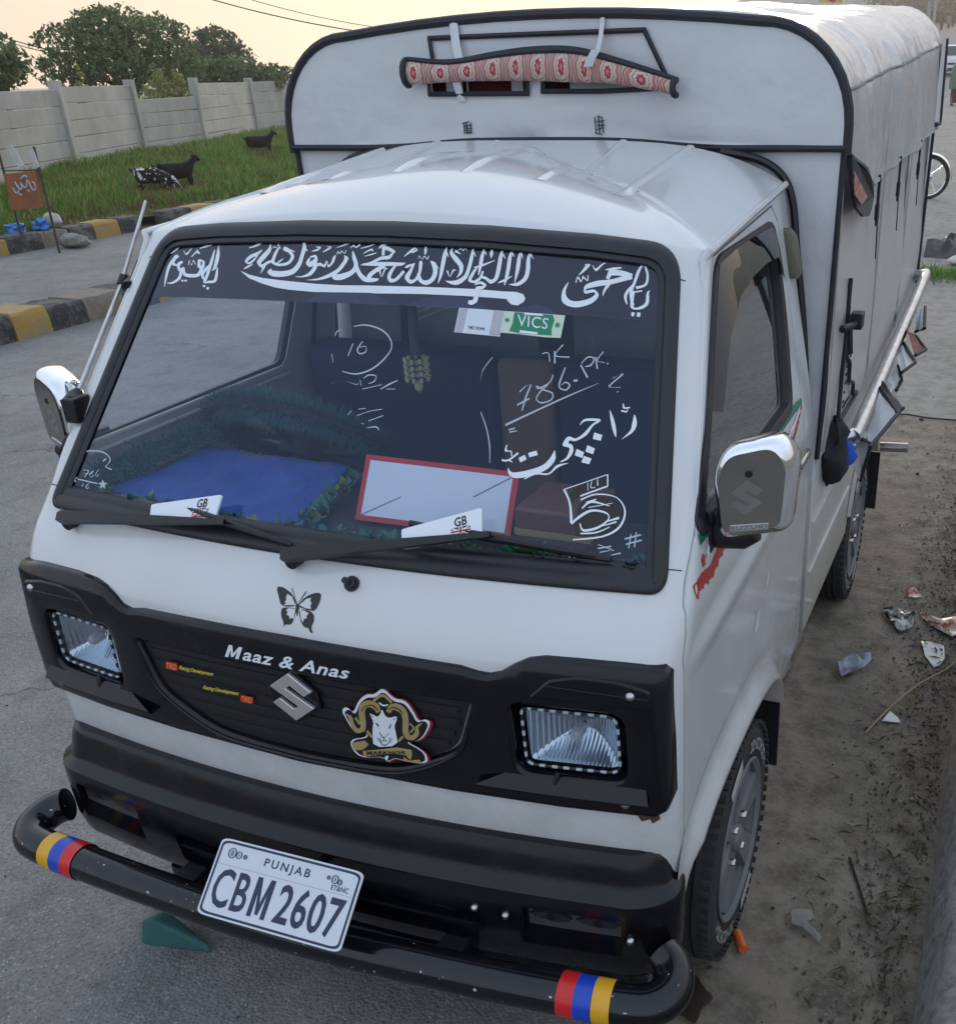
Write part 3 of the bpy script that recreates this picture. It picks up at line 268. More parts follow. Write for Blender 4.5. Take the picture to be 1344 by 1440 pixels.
_x = _n.nodes.new('ShaderNodeMix'); _x.data_type = 'RGBA'; _x.inputs[6].default_value = (.004, .0045, .007, 1); _x.inputs[7].default_value = (.42, .42, .41, 1)
_n.links.new(_n.nodes['Texture Coordinate'].outputs['Object'], _t.inputs[0]); _n.links.new(_t.outputs[0], _r.inputs[0]); _n.links.new(_r.outputs[0], _x.inputs[0]); _n.links.new(_x.outputs[2], _n.nodes['Principled BSDF'].inputs['Base Color'])
M_blackm = mat('black_matte', (.006, .0065, .009), .45)
M_rubber = mat('rubber', (.007, .008, .012), .45, noise=(25, .4, (.022, .022, .026)))
M_tyre = mat('tyre', (.013, .013, .014), .75, noise=(30, .6, (.035, .032, .03)))
M_chrome = mat('chrome', (.86, .87, .9), .06, metal=1, noise=(14, .5, (.7, .68, .66)))
M_chromed = mat('chrome_dusty', (.52, .50, .48), .16, metal=1, noise=(9, .6, (.38, .35, .32)))
M_steel = mat('steel', (.6, .6, .62), .28, metal=1, noise=(20, .6, (.35, .31, .28)))
M_alloy = mat('alloy', (.17, .175, .185), .55, metal=.35, noise=(18, .5, (.11, .108, .10)))
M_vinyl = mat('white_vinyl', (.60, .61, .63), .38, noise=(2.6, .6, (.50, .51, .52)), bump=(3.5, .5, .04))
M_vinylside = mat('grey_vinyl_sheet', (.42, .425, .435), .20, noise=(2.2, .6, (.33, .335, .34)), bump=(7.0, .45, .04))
M_trim = mat('black_binding', (.012, .014, .022), .6)
M_sheet = mat('white_side_sheet', (.46, .45, .43), .30, noise=(3, .6, (.36, .345, .32)), bump=(4, .2, .02))
M_stick = mat('white_sticker', (.72, .75, .80), .4)
M_chalk = mat('chalk', (.42, .46, .52), .8)
M_blkst = mat('black_sticker', (.008, .008, .009), .35)
M_red = mat('red_sticker', (.42, .008, .01), .35)
M_blue = mat('blue_tape', (.006, .05, .42), .3)
M_yel = mat('yellow_tape', (.65, .33, .012), .3)
M_redt = mat('red_tape', (.55, .012, .015), .3)
M_gold = mat('gold_sticker', (.36, .27, .11), .45)
M_green = mat('green_sticker', (.008, .20, .095), .4)
M_dkred = mat('dark_red', (.10, .004, .008), .8)
M_inner = mat('cabin_grey', (.20, .21, .225), .75)
M_dash = mat('dash_black', (.012, .012, .014), .6)
M_seat = mat('seat_navy', (.014, .02, .05), .85)
M_tan = mat('seat_tan', (.22, .15, .085), .85)
M_amber = mat('lamp_grey_green', (.11, .115, .075), .3)
def glass_mat(name, tint, refl=1.0, ior=1.5):
    m = bpy.data.materials.new(name); m.use_nodes = True; n = m.node_tree; n.nodes.clear()
    o = n.nodes.new('ShaderNodeOutputMaterial'); x = n.nodes.new('ShaderNodeMixShader')
    t = n.nodes.new('ShaderNodeBsdfTransparent'); t.inputs[0].default_value = (*tint, 1)
    g = n.nodes.new('ShaderNodeBsdfGlossy'); g.inputs['Roughness'].default_value = .0; g.inputs[0].default_value = (*((refl,)*3 if isinstance(refl, (int, float)) else refl), 1)
    lw = n.nodes.new('ShaderNodeLayerWeight'); lw.inputs[0].default_value = .5; pw = n.nodes.new('ShaderNodeMath'); pw.operation = 'POWER'; pw.inputs[1].default_value = 5
    f = n.nodes.new('ShaderNodeMath'); f.operation = 'MULTIPLY_ADD'; f0 = ((ior-1)/(ior+1))**2; f.inputs[1].default_value = 1-f0; f.inputs[2].default_value = f0
    n.links.new(lw.outputs['Facing'], pw.inputs[0]); n.links.new(pw.outputs[0], f.inputs[0])
    n.links.new(f.outputs[0], x.inputs[0]); n.links.new(t.outputs[0], x.inputs[1]); n.links.new(g.outputs[0], x.inputs[2]); n.links.new(x.outputs[0], o.inputs[0])
    return m
M_glass = glass_mat('windscreen_glass', (.85, .89, .96), (.60, .72, 1.0), 1.55)
M_sideglass = glass_mat('side_glass', (.72, .73, .70), 1, 3.0)
M_film = mat('navy_sun_film', (.009, .013, .036), .08, spec=.6)
M_smoke = glass_mat('smoke_visor', (.10, .08, .07), 1, 1.6)
def stripe_mat(name, c1, c2, axis, freq):
    m = mat(name, c1, .4); n = m.node_tree; p = n.nodes['Principled BSDF']; tc = n.nodes['Texture Coordinate']
    s = n.nodes.new('ShaderNodeSeparateXYZ'); k = n.nodes.new('ShaderNodeMath'); k.operation = 'MULTIPLY'; k.inputs[1].default_value = freq
    f = n.nodes.new('ShaderNodeMath'); f.operation = 'FRACT'; g = n.nodes.new('ShaderNodeMath'); g.operation = 'GREATER_THAN'; g.inputs[1].default_value = .5
    x = n.nodes.new('ShaderNodeMix'); x.data_type = 'RGBA'; x.inputs[6].default_value = (*c1, 1); x.inputs[7].default_value = (*c2, 1)
    L = n.links; L.new(tc.outputs['Object'], s.inputs[0]); L.new(s.outputs[axis], k.inputs[0]); L.new(k.outputs[0], f.inputs[0]); L.new(f.outputs[0], g.inputs[0]); L.new(g.outputs[0], x.inputs[0]); L.new(x.outputs[2], p.inputs['Base Color'])
    return m
# ---------------------------------------------------------------- the pickup
VAN = empty('pickup_truck', (0, 1.6, 0), 'small white cab-over pickup truck with white vinyl canopy and black bull bar', 'pickup truck')
CP = [(.40, .03), (.55, .025), (.66, .02), (.85, .022), (.92, .03), (.97, .058), (1.0, .085), (1.03, .118), (1.5, .494), (1.6, .58)]
WP = [(.3, .69), (1.0, .69), (1.1, .678), (1.5, .60), (1.6, .58)]
def lerp(z, T): return float(np.interp(z, [t[0] for t in T], [t[1] for t in T]))
_zz = np.linspace(.3, 1.6, 261); _c = np.interp(_zz, [t[0] for t in CP], [t[1] for t in CP])
_k = np.exp(-.5*(np.arange(-6, 7)/2.2)**2); _k /= _k.sum(); _cs = np.convolve(np.pad(_c, 6, 'edge'), _k, 'valid')
_cs[-8:] = _c[-8:]; _wz = np.interp(_zz, [t[0] for t in WP], [t[1] for t in WP]); _ws = np.convolve(np.pad(_wz, 6, 'edge'), _k, 'valid')
_ws[-8:] = _wz[-8:]
def Wd(z): return float(np.interp(z, _zz, _ws))
def F0(x, z): return float(np.interp(z, _zz, _cs))+.05*(x/.64)**2
def CRz(z): return float(np.interp(z, [.95, 1.12], [.06, .028]))
def FS(x, z, off=0.0):
    """front of the cab: y at (x, z), moved forward by off; corners rounded."""
    ax = abs(x); W = Wd(z)+off; CR = CRz(z); y = F0(min(ax, W-CR), z)
    if ax > W-CR:
        d = min(ax-(W-CR), CR*.999); y += CR-math.sqrt(CR*CR-d*d)
    return y-off
def SP(x, z, off=0.0): return (x, FS(x, z, off), z)
def ztop_f(x): return 1.545-.045*(x/.55)**2
def ztop_s(y): return 1.497+.05*(y-.5)/.68
YR = 1.18
def ring(v):
    half = []
    for i in range(17):
        f = i/16; x = f*(Wd(.4+v*1.1)-CRz(.4+v*1.1))
        z = .40+(ztop_f(x)-.40)*v; x = f*(Wd(z)-CRz(z)); half.append((x, F0(x, z), z))
    z1 = .40+(1.497-.40)*v; W = Wd(z1); CR = CRz(z1); y0 = F0(W-CR, z1)
    for i in range(1, 8):
        t = i/8*math.pi/2; half.append((W-CR+CR*math.sin(t), y0+CR-CR*math.cos(t), z1))
    ys = y0+CR
    for i in range(33):
        y = ys+(YR-ys)*i/32; z = .40+(ztop_s(max(y, .5))-.40)*v; half.append((Wd(z), y, z))
    left = [(-p[0], p[1], p[2]) for p in half[:0:-1]]
    return left+half
rows = [ring(v) for v in np.linspace(0, 1, 56)]
top = rows[-1]
def roofpt(p, s): return (p[0]*s, YR-(YR-p[1])*s, p[2]+.085*(1-s**4))
rows += [[roofpt(p, s) for p in top] for s in (.985, .965, .94, .91, .87, .82, .76, .69, .61, 
    .52, .42, .32, .24)]
mb = MB(); mb.grid(rows); _n = len(top); mb.F.append(tuple(range((len(rows)-1)*_n, len(rows)*_n))); mb.M.append(0)
shell = mb.build('cab_body', [M_white], VAN, angle=35)
bm = bmesh.new(); bm.from_mesh(shell.data); bmesh.ops.remove_doubles(bm, verts=bm.verts, dist=.0004); bm.to_mesh(shell.data); bm.free()
def zroof(x, y):
    lo, hi = .02, 1.0
    for _ in range(30):
        s = (lo+hi)/2; X = x/s; Y = YR-(YR-y)/s
        if abs(X) > .6 or Y < F0(X, ztop_f(X)): lo = s
        else: hi = s
    X = x/hi; return ztop_f(X)+.085*(1-hi**4) if abs(X) < .54 else ztop_s(YR-(YR-y)/hi)+.085*(1-hi**4)
sm = shell.modifiers.new('s', 'SOLIDIFY'); sm.thickness = .022; sm.offset = -1
bpy.context.view_layer.update()
# make sure that the normals point outwards before thickening
shell.data.update()
c = shell.data.polygons[len(shell.data.polygons)//4]
bm = bmesh.new(); bm.from_mesh(shell.data); bm.faces.ensure_lookup_table()
out = sum((1 if f.normal.dot(f.calc_center_median()-Vector((0, .8, .9))) > 0 else -1)*f.calc_area() for f in bm.faces)
if out < 0: bmesh.ops.reverse_faces(bm, faces=bm.faces)
bm.to_mesh(shell.data); bm.free()
me = bpy.data.meshes.new_from_object(shell.evaluated_get(bpy.context.evaluated_depsgraph_get())); shell.modifiers.clear(); shell.data = me
WS_OUT = [(-.648, 1.027), (.648, 1.027), (.556, 1.505), (.40, 1.519), (.2, 1.529), (0, 1.532), (-.2, 1.529), (-.40, 1.519), (-.556, 1.505)]
def dens(P, st=.06):
    out = []
    for a, b in zip(P, P[1:]+P[:1]):
        n = max(1, int(math.hypot(b[0]-a[0], b[1]-a[1])/st)); out += [(a[0]+(b[0]-a[0])*i/n, a[1]+(b[1]-a[1])*i/n) for i in range(n)]
    return out
WS_OUT = dens(rounded(WS_OUT, [.03, .03, .06, 0, 0, 0, 0, 0, .06], 8), .03)
WIN = rounded([(.255, 1.105), (.955, 1.112), (1.015, 1.30), (1.02, 1.475), (.575, 1.468), (.40, 1.262)], [.02, .03, .08, .035, .04, .05], 5)
DOOR = [(.152, .38), (.132, .60), (.128, .93), (.165, 1.01), (.232, 1.092), (.378, 1.262), (.545, 1.462), (.568, 1.484), (1.04, 1.513), (1.075, 1.48), (1.085, 1.28), (1.075, 1.1), (1.125, .80), (1.135, .38)]
yz = lambda u, v, d: (d, u, v)
ARCH = [tuple(p) for p in catmull([(.118, .38), (.128, .44), (.165, .505), (.27, .538), (.42, .549), (.58, .546), (.72, .525), (.82, .488), (.872, .44), (.892, .38)], 4)]
skin = lambda sgn: (lambda u, v, d: (sgn*(Wd(v)+d), u, v))
xz = lambda u, v, d: (u, d, v)
def cutter(poly, fn, a, b):
    m = MB(); m.prism(poly, fn, a, b); return m.build('cutter', [], None, smooth=False)
boolean(shell, cutter(inset2d(WS_OUT, .012), xz, -.6, .72))
boolean(shell, cutter(WIN, yz, -1, 1))
for s in (-1, 1):
    boolean(shell, cutter([(.895, .30)]+ARCH[::-1]+[(.118, .30)], yz, .40*s, .80*s))
HLR = dens(rounded([(.418, .856), (.424, .718), (.616, .722), (.612, .856)], [.02, .03, .03, .03], 5), .03)
HLL = [(-x, z) for x, z in HLR][::-1]
for h in (HLR, HLL): boolean(shell, cutter(inset2d(h, -.004), xz, -.3, .20))
doors = []
for s in (-1, 1):
    d = shell.copy(); d.data = shell.data.copy(); col.objects.link(d); d.name = 'door'
    boolean(d, cutter(dens(inset2d(DOOR, .0025)), skin(s), -.027, .2), 'INTERSECT'); doors.append(d)
for s in (-1, 1): boolean(shell, cutter(dens(inset2d(DOOR, -.0025)), skin(s), -.027, .2))
for o in [shell]+doors:
    o.data.shade_smooth(); o.data.set_sharp_from_angle(angle=R(32))
DR = doors[1]; DL = doors[0]
tag(DR, 'dusty white door with red and green decals below its window')
# roof ribs pressed in the sheet, drip rails along the roof edge, wheel arch lips
rib = MB()
for x in (-.42, -.26, -.10, .06, .22, .38):
    rws = []
    for i in range(26):
        y = .70+(1.17-.70)*i/25; h = .0055*min(1, i/3)
        rws.append([(x+dx, y, zroof(x+dx, y)+dh) for dx, dh in ((-.016, -.003), (-.011, .0), (-.006, h), (.006, h), (.011, 0), (.016, -.003))])
    rib.grid(rws)
rib.build('roof_rib', [M_white], shell, angle=60)
for s in (-1, 1):
    g = MB(); P = [(s*(Wd(ztop_s(y))+.006), y, ztop_s(y)-.004) for y in np.linspace(.53, 1.175, 14)]
    Q_ = [(s*(Wd(z)-CRz(z)*.16), F0(Wd(z)-CRz(z), z)+CRz(z)*.55, z) for z in (1.10, 1.2, 1.3, 1.38, 1.44)]
    P = Q_+[(s*.597, .525, 1.482)]+P
    g.tube(P, [.002, .003, .004, .005, .006, .007]+[.0075]*14, 8); g.build('drip_rail', [M_white], shell)
    m = MB(); ctr_ = (.503, .36); rws = []
    for k, (gr, xo) in enumerate(((0, -.06), (-.001, .019), (.004, .0235), (.012, .0225), (.026, .015), (.045, .006), (.065, .0012), (.08, .0006))):
        row = []
        for i, (y, z) in enumerate(ARCH):
            d = Vector((y-ctr_[0], (z-ctr_[1])*2.2)).normalized(); yy_, zz_ = y+d.x*gr*.5, z+d.y*gr*1.05+abs(d.x)*gr*.15
            e = min(1, max(0, (yy_-.128)/.05)); row.append((s*(Wd(zz_)+(xo if xo < .002 else xo*(.25+.75*e))), yy_, zz_))
        rws.append(row)
    m.grid(rws); m.build('arch_lip', [M_white], shell, angle=60)
for s in (-1, 1):
    for pts in ([(.632, 1.058), (.652, 1.0585), (.664, 1.057)], [(.562, 1.456), (.575, 1.453)]): m = MB(); m.tube([SP(s*a, b, .0003) for a, b in pts], .0011, 5); m.build('panel_seam', [M_dash], shell)
v, f = fill2d([(.625, .6545), (.638, .6535), (.662, .6545), (.664, .640), (.652, .632), (.648, .642), (.634, .635), (.628, .644)], (), 0); m = MB(); m.add([SP(a, b, .0008) for a, b in v], f); m.build('rust_patch', [mat('rust', (.09, .04, .02), .9)], shell, smooth=False)
# rear wall of the cab, floor, pillars inside
m = MB(); W1 = [(-.585, .42), (.585, .42), (.60, 1.0), (.56, 1.48), (.4, 1.55), (0, 1.585), (-.4, 1.55), (-.56, 1.48), (-.60, 1.0)]
RW = rounded([(-.42, 1.10), (.42, 1.10), (.40, 1.36), (-.40, 1.36)], .04)
v2, f2 = fill2d(W1, [RW], .2); m.add([(a, YR-.006, b) for a, b in v2], f2); m.build('rear_wall', [M_inner], VAN)
m = MB(); m.tube([(a, YR-.012, b) for a, b in RW], .011, 8, closed=True); m.build('rear_window_seal', [M_rubber], VAN)
m = MB(); m.add([(a, YR-.004, b) for a, b in RW], [tuple(range(len(RW)))]); m.build('rear_window', [M_sideglass], VAN)
m = MB(); m.box((0, .66, .43), (1.22, .98, .03)); m.box((0, .175, .70), (1.16, .03, .52)); m.build('cab_floor', [M_dash], VAN)
# ---- windscreen, its seal and its writing
def surf_sheet(outline, off, step=.03):
    v, f = fill2d(outline, (), step); return [SP(a, b, off) for a, b in v], f
WSG = inset2d(WS_OUT, .016)
V, F = surf_sheet(WSG, -.004)
glass = mesh('windscreen', V, F, M_glass, VAN)
def seal_ring(o2, ins, prof):
    """prof = [(inset, off)] swept along the outline o2"""
    return [[SP(a, b, off) for a, b in inset2d(o2, i)] for i, off in prof]
m = MB(); rws = seal_ring(WS_OUT, 0, [(.012, -.012), (-.001, .000), (-.001, .004), (.005, .0105), (.013, .0125), (.021, .009), (.0235, .004), (.026, .0055), (.032, .0045), (.036, -.001), (.034, -.012)])
m.grid(list(map(list, zip(*rws)))+[[r[0] for r in rws]]); m.build('windscreen_seal', [M_rubber], VAN, angle=60)
BAND = [(-.556, 1.383), (-.45, 1.3905), (-.368, 1.393), (-.17, 1.398), (.055, 1.402), (.253, 1.401), (.462, 1.396), (.563, 1.390)]
bt = [p for p in WSG if p[1] > 1.395]
bt.sort(key=lambda p: math.atan2(p[1]-1.39, p[0]))
V, F = surf_sheet(BAND+bt, -.0037); mesh('sun_strip', V, F, M_film, glass)
def ribbons(key, off, dz=1.2e-5, sub=4):
    m = MB()
    for k, row in enumerate(TR[key]):
        st = catmull(np.array(row, float).reshape(-1, 4)/1e4, sub); o = off+k*dz
        m.grid([[SP(a[0], a[1], o), SP((a[0]+a[2])/2, (a[1]+a[3])/2, o), SP(a[2], a[3], o)] for a in st])
    return m
def polys(key, off, m=None, dz=1.2e-5, idx=None, step=.02, mi=0, smooth=0):
    m = m or MB()
    for k, row in enumerate(TR[key]):
        if idx is not None and k not in idx: continue
        P = np.array(row, float).reshape(-1, 2)/1e4
        for _ in range(smooth): Q = np.roll(P, -1, 0); P = np.stack([P*.75+Q*.25, P*.25+Q*.75], 1).reshape(-1, 2)
        v, f = fill2d([tuple(p) for p in P], (), step); m.add([SP(a, b, off+k*dz) for a, b in v], f, mi)
    return m
m = polys('sword', -.0033); r = ribbons('kalima', -.0032); m.add(r.V, r.F); m.build('calligraphy', [M_stick], glass, smooth=False)
ribbons('qayyum', -.0032).build('calligraphy', [M_stick], glass, smooth=False)
ribbons('hayy', -.0032).build('calligraphy', [M_stick], glass, smooth=False)
ribbons('rajput', -.0033).build('name_lettering', [M_stick], glass, smooth=False)
# chalk strokes: one object per piece of writing
allc = list(TR['chalk']); grp = []
for row in allc:
    P_ = np.array(row, float).reshape(-1, 2)/1e4; bx_ = [P_.min(0)-.014, P_.max(0)+.014]; rows_ = [row]
    for q in [q for q in grp if (q[0] <= bx_[1]).all() and (bx_[0] <= q[1]).all()]:
        bx_ = [np.minimum(bx_[0], q[0]), np.maximum(bx_[1], q[1])]; rows_ += q[2]; grp = [z for z in grp if z is not q]
    grp.append([*bx_, rows_])
for lo_, hi_, rows_ in grp:
    TR['chalk'] = rows_; ribbons('chalk', -.0036, 4e-6).build('chalk_writing', [M_chalk], glass, smooth=False)
for i in (0, 1): polys('stars', -.0033, idx=[i]).build('star_sticker', [M_chalk], glass, smooth=False)
m = polys('decal_black', -.0036, smooth=2); r = ribbons('decal_white', -.0033, 8e-6); m.add(r.V, r.F, 1); m.build('round_decal', [M_blkst, M_stick], glass, smooth=False)
m = polys('paper', -.0036); polys('paper_side', -.0034, m, mi=1); m.build('paper_sticker', [mat('sticker_paper', (.60, .65, .72), .5), mat('sticker_guilloche', (.33, .33, .38), .5, noise=(260, .8, (.55, .55, .58)))], glass, smooth=False)
m = polys('vics_cream', -.0032); polys('vics_green', -.0030, m, idx=[0], mi=1); polys('vics_green', -.0028, m, idx=[1, 2], mi=1)
TR['vics_white'] = TR['vics_white'][-2:]; r = ribbons('vics_white', -.0026, 4e-6); m.add(r.V, r.F, 2)
def glass_text(b, body, off, bold=0):
    q = [np.array(p)/1e4 for p in np.array(TR['boxes'][b]).reshape(-1, 2)]; TV, TF = text_mesh(body, 0, bold, 1.1); V_ = []
    for u, v in TV: p = (q[3]*(1-u)+q[2]*u)*(1-v)+(q[0]*(1-u)+q[1]*u)*v; V_.append(SP(p[0], p[1], off))
    return V_, TF
m.add(*glass_text(6, 'VICS', -.0025), 2); m.build('permit_sticker', [mat('sticker_cream', (.55, .62, .50), .5), M_green, M_stick], glass, smooth=False)
V, F = surf_sheet([(.596, 1.165), (.618, 1.158), (.612, 1.20), (.598, 1.19)], -.002); mesh('blue_sticker', V, F, mat('blue_scrap', (.02, .13, .42), .4), glass)
m = MB(); m.add(*glass_text(7, 'YMD 902444', -.0030, .01)); m.build('sticker_print', [M_blkst], glass, smooth=False)
# ---- washer nozzle, wipers
m = MB(); y = FS(.106, 1.0); dv = Vector((0, -.75, .66)).normalized(); p = Vector((.106, y, 1.0))
m.tube([p-dv*.004, p+dv*.004, p+dv*.0045, p+dv*.010, p+dv*.012, p+dv*.026, p+dv*.027], [.014, .014, .011, .010, .006, .0058, .004], 20); m.build('washer_nozzle', [M_blackm], VAN)
def wiper(px, pz, ex, ez, bx0, bz0, bx1, bz1, w0, w1):
    """pivot, arm end on the blade, blade ends, spoiler wing from w0 to w1 along the arm (0..1)"""
    m = MB(); P = Vector(SP(px, pz, .012)); E = Vector(SP(ex, ez, .026))
    m.tube([Vector(SP(px, pz, -.005)), Vector(SP(px, pz, .030))], .013, 18)
    D = E-P; N = Vector((0, -.78, .62))
    side = D.cross(N).normalized()
    def quad(t, wd, h): c = P.lerp(E, t)+N*.022; return [c+side*wd+N*0, c+side*wd*.8+N*h, c-side*wd*.8+N*h, c-side*wd]
    m.grid([quad(-.035, .010, .009), quad(0, .014, .013), quad(.35, .011, .010), quad(.62, .009, .008), quad(1.0, .005, .006)], wrap=True)
    root = m.build('wiper', [M_blackm], VAN, angle=30)
    b = MB(); B0 = Vector(SP(bx0, bz0, .012)); B1 = Vector(SP(bx1, bz1, .012)); n = 14
    pts = [Vector(SP(bx0+(bx1-bx0)*i/n, bz0+(bz1-bz0)*i/n, .012)) for i in range(n+1)]
    b.tube(pts, .0055, 8); top_ = [p+N*(.006+.014*math.sin(math.pi*min(max((i/n), .0), 1))) for i, p in enumerate(pts)]
    b.tube(top_[1:-1], [.003+.004*math.sin(math.pi*i/(n-2)) for i in range(n-1)], 8)
    for i in (2, 5, 9, 12): b.tube([pts[i], top_[i]], .004, 6)
    b.build('wiper_blade', [M_blackm], root)
    return P, E, N, side, root
def wing(quadpx, offs, parent, flag_at):
    """white spoiler plate given by its four corners in (x, z)"""
    A = [Vector(SP(a, b, o)) for (a, b), o in zip(quadpx, offs)]
    n = (A[1]-A[0]).cross(A[3]-A[0]).normalized(); n = n if n.y < 0 else -n
    bl = lambda u, v, d: A[0].lerp(A[1], u).lerp(A[3].lerp(A[2], u), v)+n*d
    o = rounded([(0, 0), (1, 0), (1, 1), (0, 1)], .06, 3)
    m = MB(); m.prism(o, bl, 0, .004); wg = m.build('wiper_wing', [M_stick], parent, smooth=False)
    ux, uy = 1/(A[1]-A[0]).length, 1/(A[3]-A[0]).length
    TV, TF = text_mesh('GB', 0, .02); m = MB(); fx, fy = flag_at
    m.add([bl(fx+(.006+v[0]*.022)*ux, fy+(.013+v[1]*.013)*uy, .0046) for v in TV], TF, 0)
    # union flag
    fw, fh = .034, .012
    def q(pl, d, mi): m.add([bl(fx+a*fw*ux, fy+b*fh*uy, d) for a, b in pl], [tuple(range(len(pl)))], mi)
    q([(0, 0), (1, 0), (1, 1), (0, 1)], .0043, 1)
    for a, b, c_, d_ in ((0, 0, 1, 1), (0, 1, 1, 0)):
        nx, ny = .03, .09*(1 if b < d_ else -1)
        q([(a, b), (a+nx*2, b), (c_, d_-ny), (c_, d_), (c_-nx*2, d_), (a, b+ny)], .0045 + (.0001 if b else 0), 2)
    q([(0, .3), (1, .3), (1, .7), (0, .7)], .0047, 2); q([(.4, 0), (.6, 0), (.6, 1), (.4, 1)], .0048, 2)
    q([(0, .4), (1, .4), (1, .6), (0, .6)], .0049, 3); q([(.45, 0), (.55, 0), (.55, 1), (.45, 1)], .0050, 3)
    q([(-.03, -.12), (1.03, -.12), (1.03, 0), (-.03, 0)], .0044, 3)
    m.build('flag_print', [M_blkst, mat('flag_navy', (.012, .02, .09), .4), M_stick, M_red], wg, smooth=False)
# a bold capital M as strokes
MV = [(0, 0), (.24, 0), (.24, .62), (.42, .08), (.58, .08), (.76, .62), (.76, 0), (1, 0), (1, 1), (.74, 1), (.5, .36), (.26, 1), (0, 1)]
MV, MF = fill2d(MV, (), 0)
r1 = wiper(-.553, 1.018, -.155, 1.062, -.33, 1.075, .0, 1.040, .5, .95)[4]
wing([(-.338, 1.0505), (-.19, 1.068), (-.192, 1.104), (-.349, 1.072)], [.036, .036, .030, .030], r1, (.64, .16))
r2 = wiper(-.012, 1.026, .355, 1.090, .188, 1.094, .55, 1.070, .5, .95)[4]
wing([(.199, 1.066), (.336, 1.094), (.322, 1.130), (.187, 1.090)], [.038, .038, .032, .032], r2, (.62, .16))
# ---- butterfly
m = polys('butterfly', .0006, step=0.012); r = MB()
for k, row in enumerate(TR['butterfly']):
    if len(row) == 12 and k >= 5: pass
m = MB(); polys('butterfly', .0008, m, idx=[0, 1, 2, 3, 4], smooth=1)
for k in (5, 6):
    st = catmull(np.array(TR['butterfly'][k], float).reshape(-1, 4)/1e4, 4); m.grid([[SP(a[0], a[1], .0008), SP(a[2], a[3], .0008)] for a in st])
polys('butterfly_white', .0014, m, mi=1)
m.build('butterfly_sticker', [M_blkst, M_white], VAN, smooth=False)
# ---- black front panel (headlight and grille surround)
GT = [(-.668, .938), (-.60, .942), (-.51, .943), (-.455, .939), (-.427, .932), (-.400, .917), (-.382, .904), (-.362, .900), (-.33, .906), (-.2, .909), (0, .911), (.2, .909), (.33, .906), (.362, .900), (.382, .899), (.402, .905), (.424, .920), (.448, .932), (.475, .937), (.54, .938), (.60, .938), (.668, .937)]
GAR = GT+[(.679, .925), (.684, .80), (.686, .69), (.680, .668), (.660, .656)]+[(x, .6545) for x in (.5, .3, .1, -.1, -.3, -.5)]+[(-.660, .656), (-.680, .668), (-.686, .69), (-.684, .80), (-.679, .925)]
GAR = GAR[::-1]
GRL = dens(rounded([(-.352, .846), (.352, .846), (.318, .742), (.20, .682), (0, .670), (-.20, .682), (-.318, .742)], [.006, .006, .03, .05, .1, .05, .03], 5), .03)
def panel_on_front(name, outline, holes, o_out, o_in, bev, mats, parent, step=.03, depth=.035):
    m = MB(); ins = inset2d(outline, bev); hins = [inset2d(h, -bev) for h in holes]
    v, f = fill2d(ins, hins, step); m.add([SP(a, b, o_out) for a, b in v], f)
    mid = inset2d(outline, bev*.3)
    m.grid([list(map(lambda p: SP(*p, o_out), ins)), list(map(lambda p: SP(*p, o_out-bev*.28), mid)), list(map(lambda p: SP(*p, o_out-bev), outline)), list(map(lambda p: SP(*p, o_in), outline))], wrap=True)
    for h, hi in zip(holes, hins):
        hm = inset2d(h, -bev*.3)
        m.grid([[SP(*p, o_out) for p in hi], [SP(*p, o_out-bev*.28) for p in hm], [SP(*p, o_out-bev) for p in h], [SP(*p, o_out-depth) for p in inset2d(h, .006)]], wrap=True)
    o = m.build(name, mats, parent, angle=50)
    bm = bmesh.new(); bm.from_mesh(o.data); bmesh.ops.remove_doubles(bm, verts=bm.verts, dist=1e-5); bmesh.ops.recalc_face_normals(bm, faces=bm.faces); bm.to_mesh(o.data); bm.free()
    o.data.shade_smooth(); o.data.set_sharp_from_angle(angle=R(50)); return o
G = panel_on_front('front_panel', GAR, [GRL, HLR, HLL], .016, -.004, .007, [M_black], VAN)
# raised brow lines over the lamps and a lower lip
for s in (-1, 1):
    m = MB()
    br = [(s*.452, .872), (s*.488, .908), (s*.535, .919), (s*.60, .917), (s*.655, .905), (s*.655, .868)]
    v, f = fill2d(rounded(br, .006), (), .02); ins = inset2d(br, .004)
    b2 = rounded(br, .008, 3); bi = inset2d(b2, .004); v, f = fill2d(bi, (), .03)
    m.add([SP(a, b, .0190) for a, b in v], f); m.grid([[SP(*p, .0190) for p in bi], [SP(*p, .0150) for p in b2]], wrap=True)
    for a0, b0, a1, b1 in ((.486, .898, .652, .890),): m.tube([SP(s*(a0+(a1-a0)*i/8), b0+(b1-b0)*i/8, .0192) for i in range(9)], .0012, 6)
    m.build('brow_plate', [M_black], G, angle=40)
m = MB()
lip = [(-.345, .80), (-.318, .738), (-.20, .676), (-.05, .665), (.05, .665), (.20, .676), (.318, .738), (.345, .80)]
st = catmull(lip, 6); m.tube([SP(a, b, .0165) for a, b in st], [.001+.0042*math.sin(math.pi*i/(len(st)-1)) for i in range(len(st))], 10); m.build('grille_lip', [M_black], G)
# grille with slats
m = MB(); gi = inset2d(GRL, .004); v, f = fill2d(gi, (), .03); m.add([SP(a, b, .0045) for a, b in v], f)
for z in (.70, .724, .748, .772, .796, .820):
    xs = [x for x in np.linspace(-.35, .35, 57) if inside((x, z), gi) and inside((x, z-.008), gi)]
    if len(xs) > 2: m.grid([[SP(x, z+dz, .0045+do) for dz, do in ((.0095, 0), (.009, .0018), (-.003, .0026), (-.0045, .0)) ] for x in xs])
for z in (.858,): pass
m.build('grille', [M_blackm], G, angle=30)
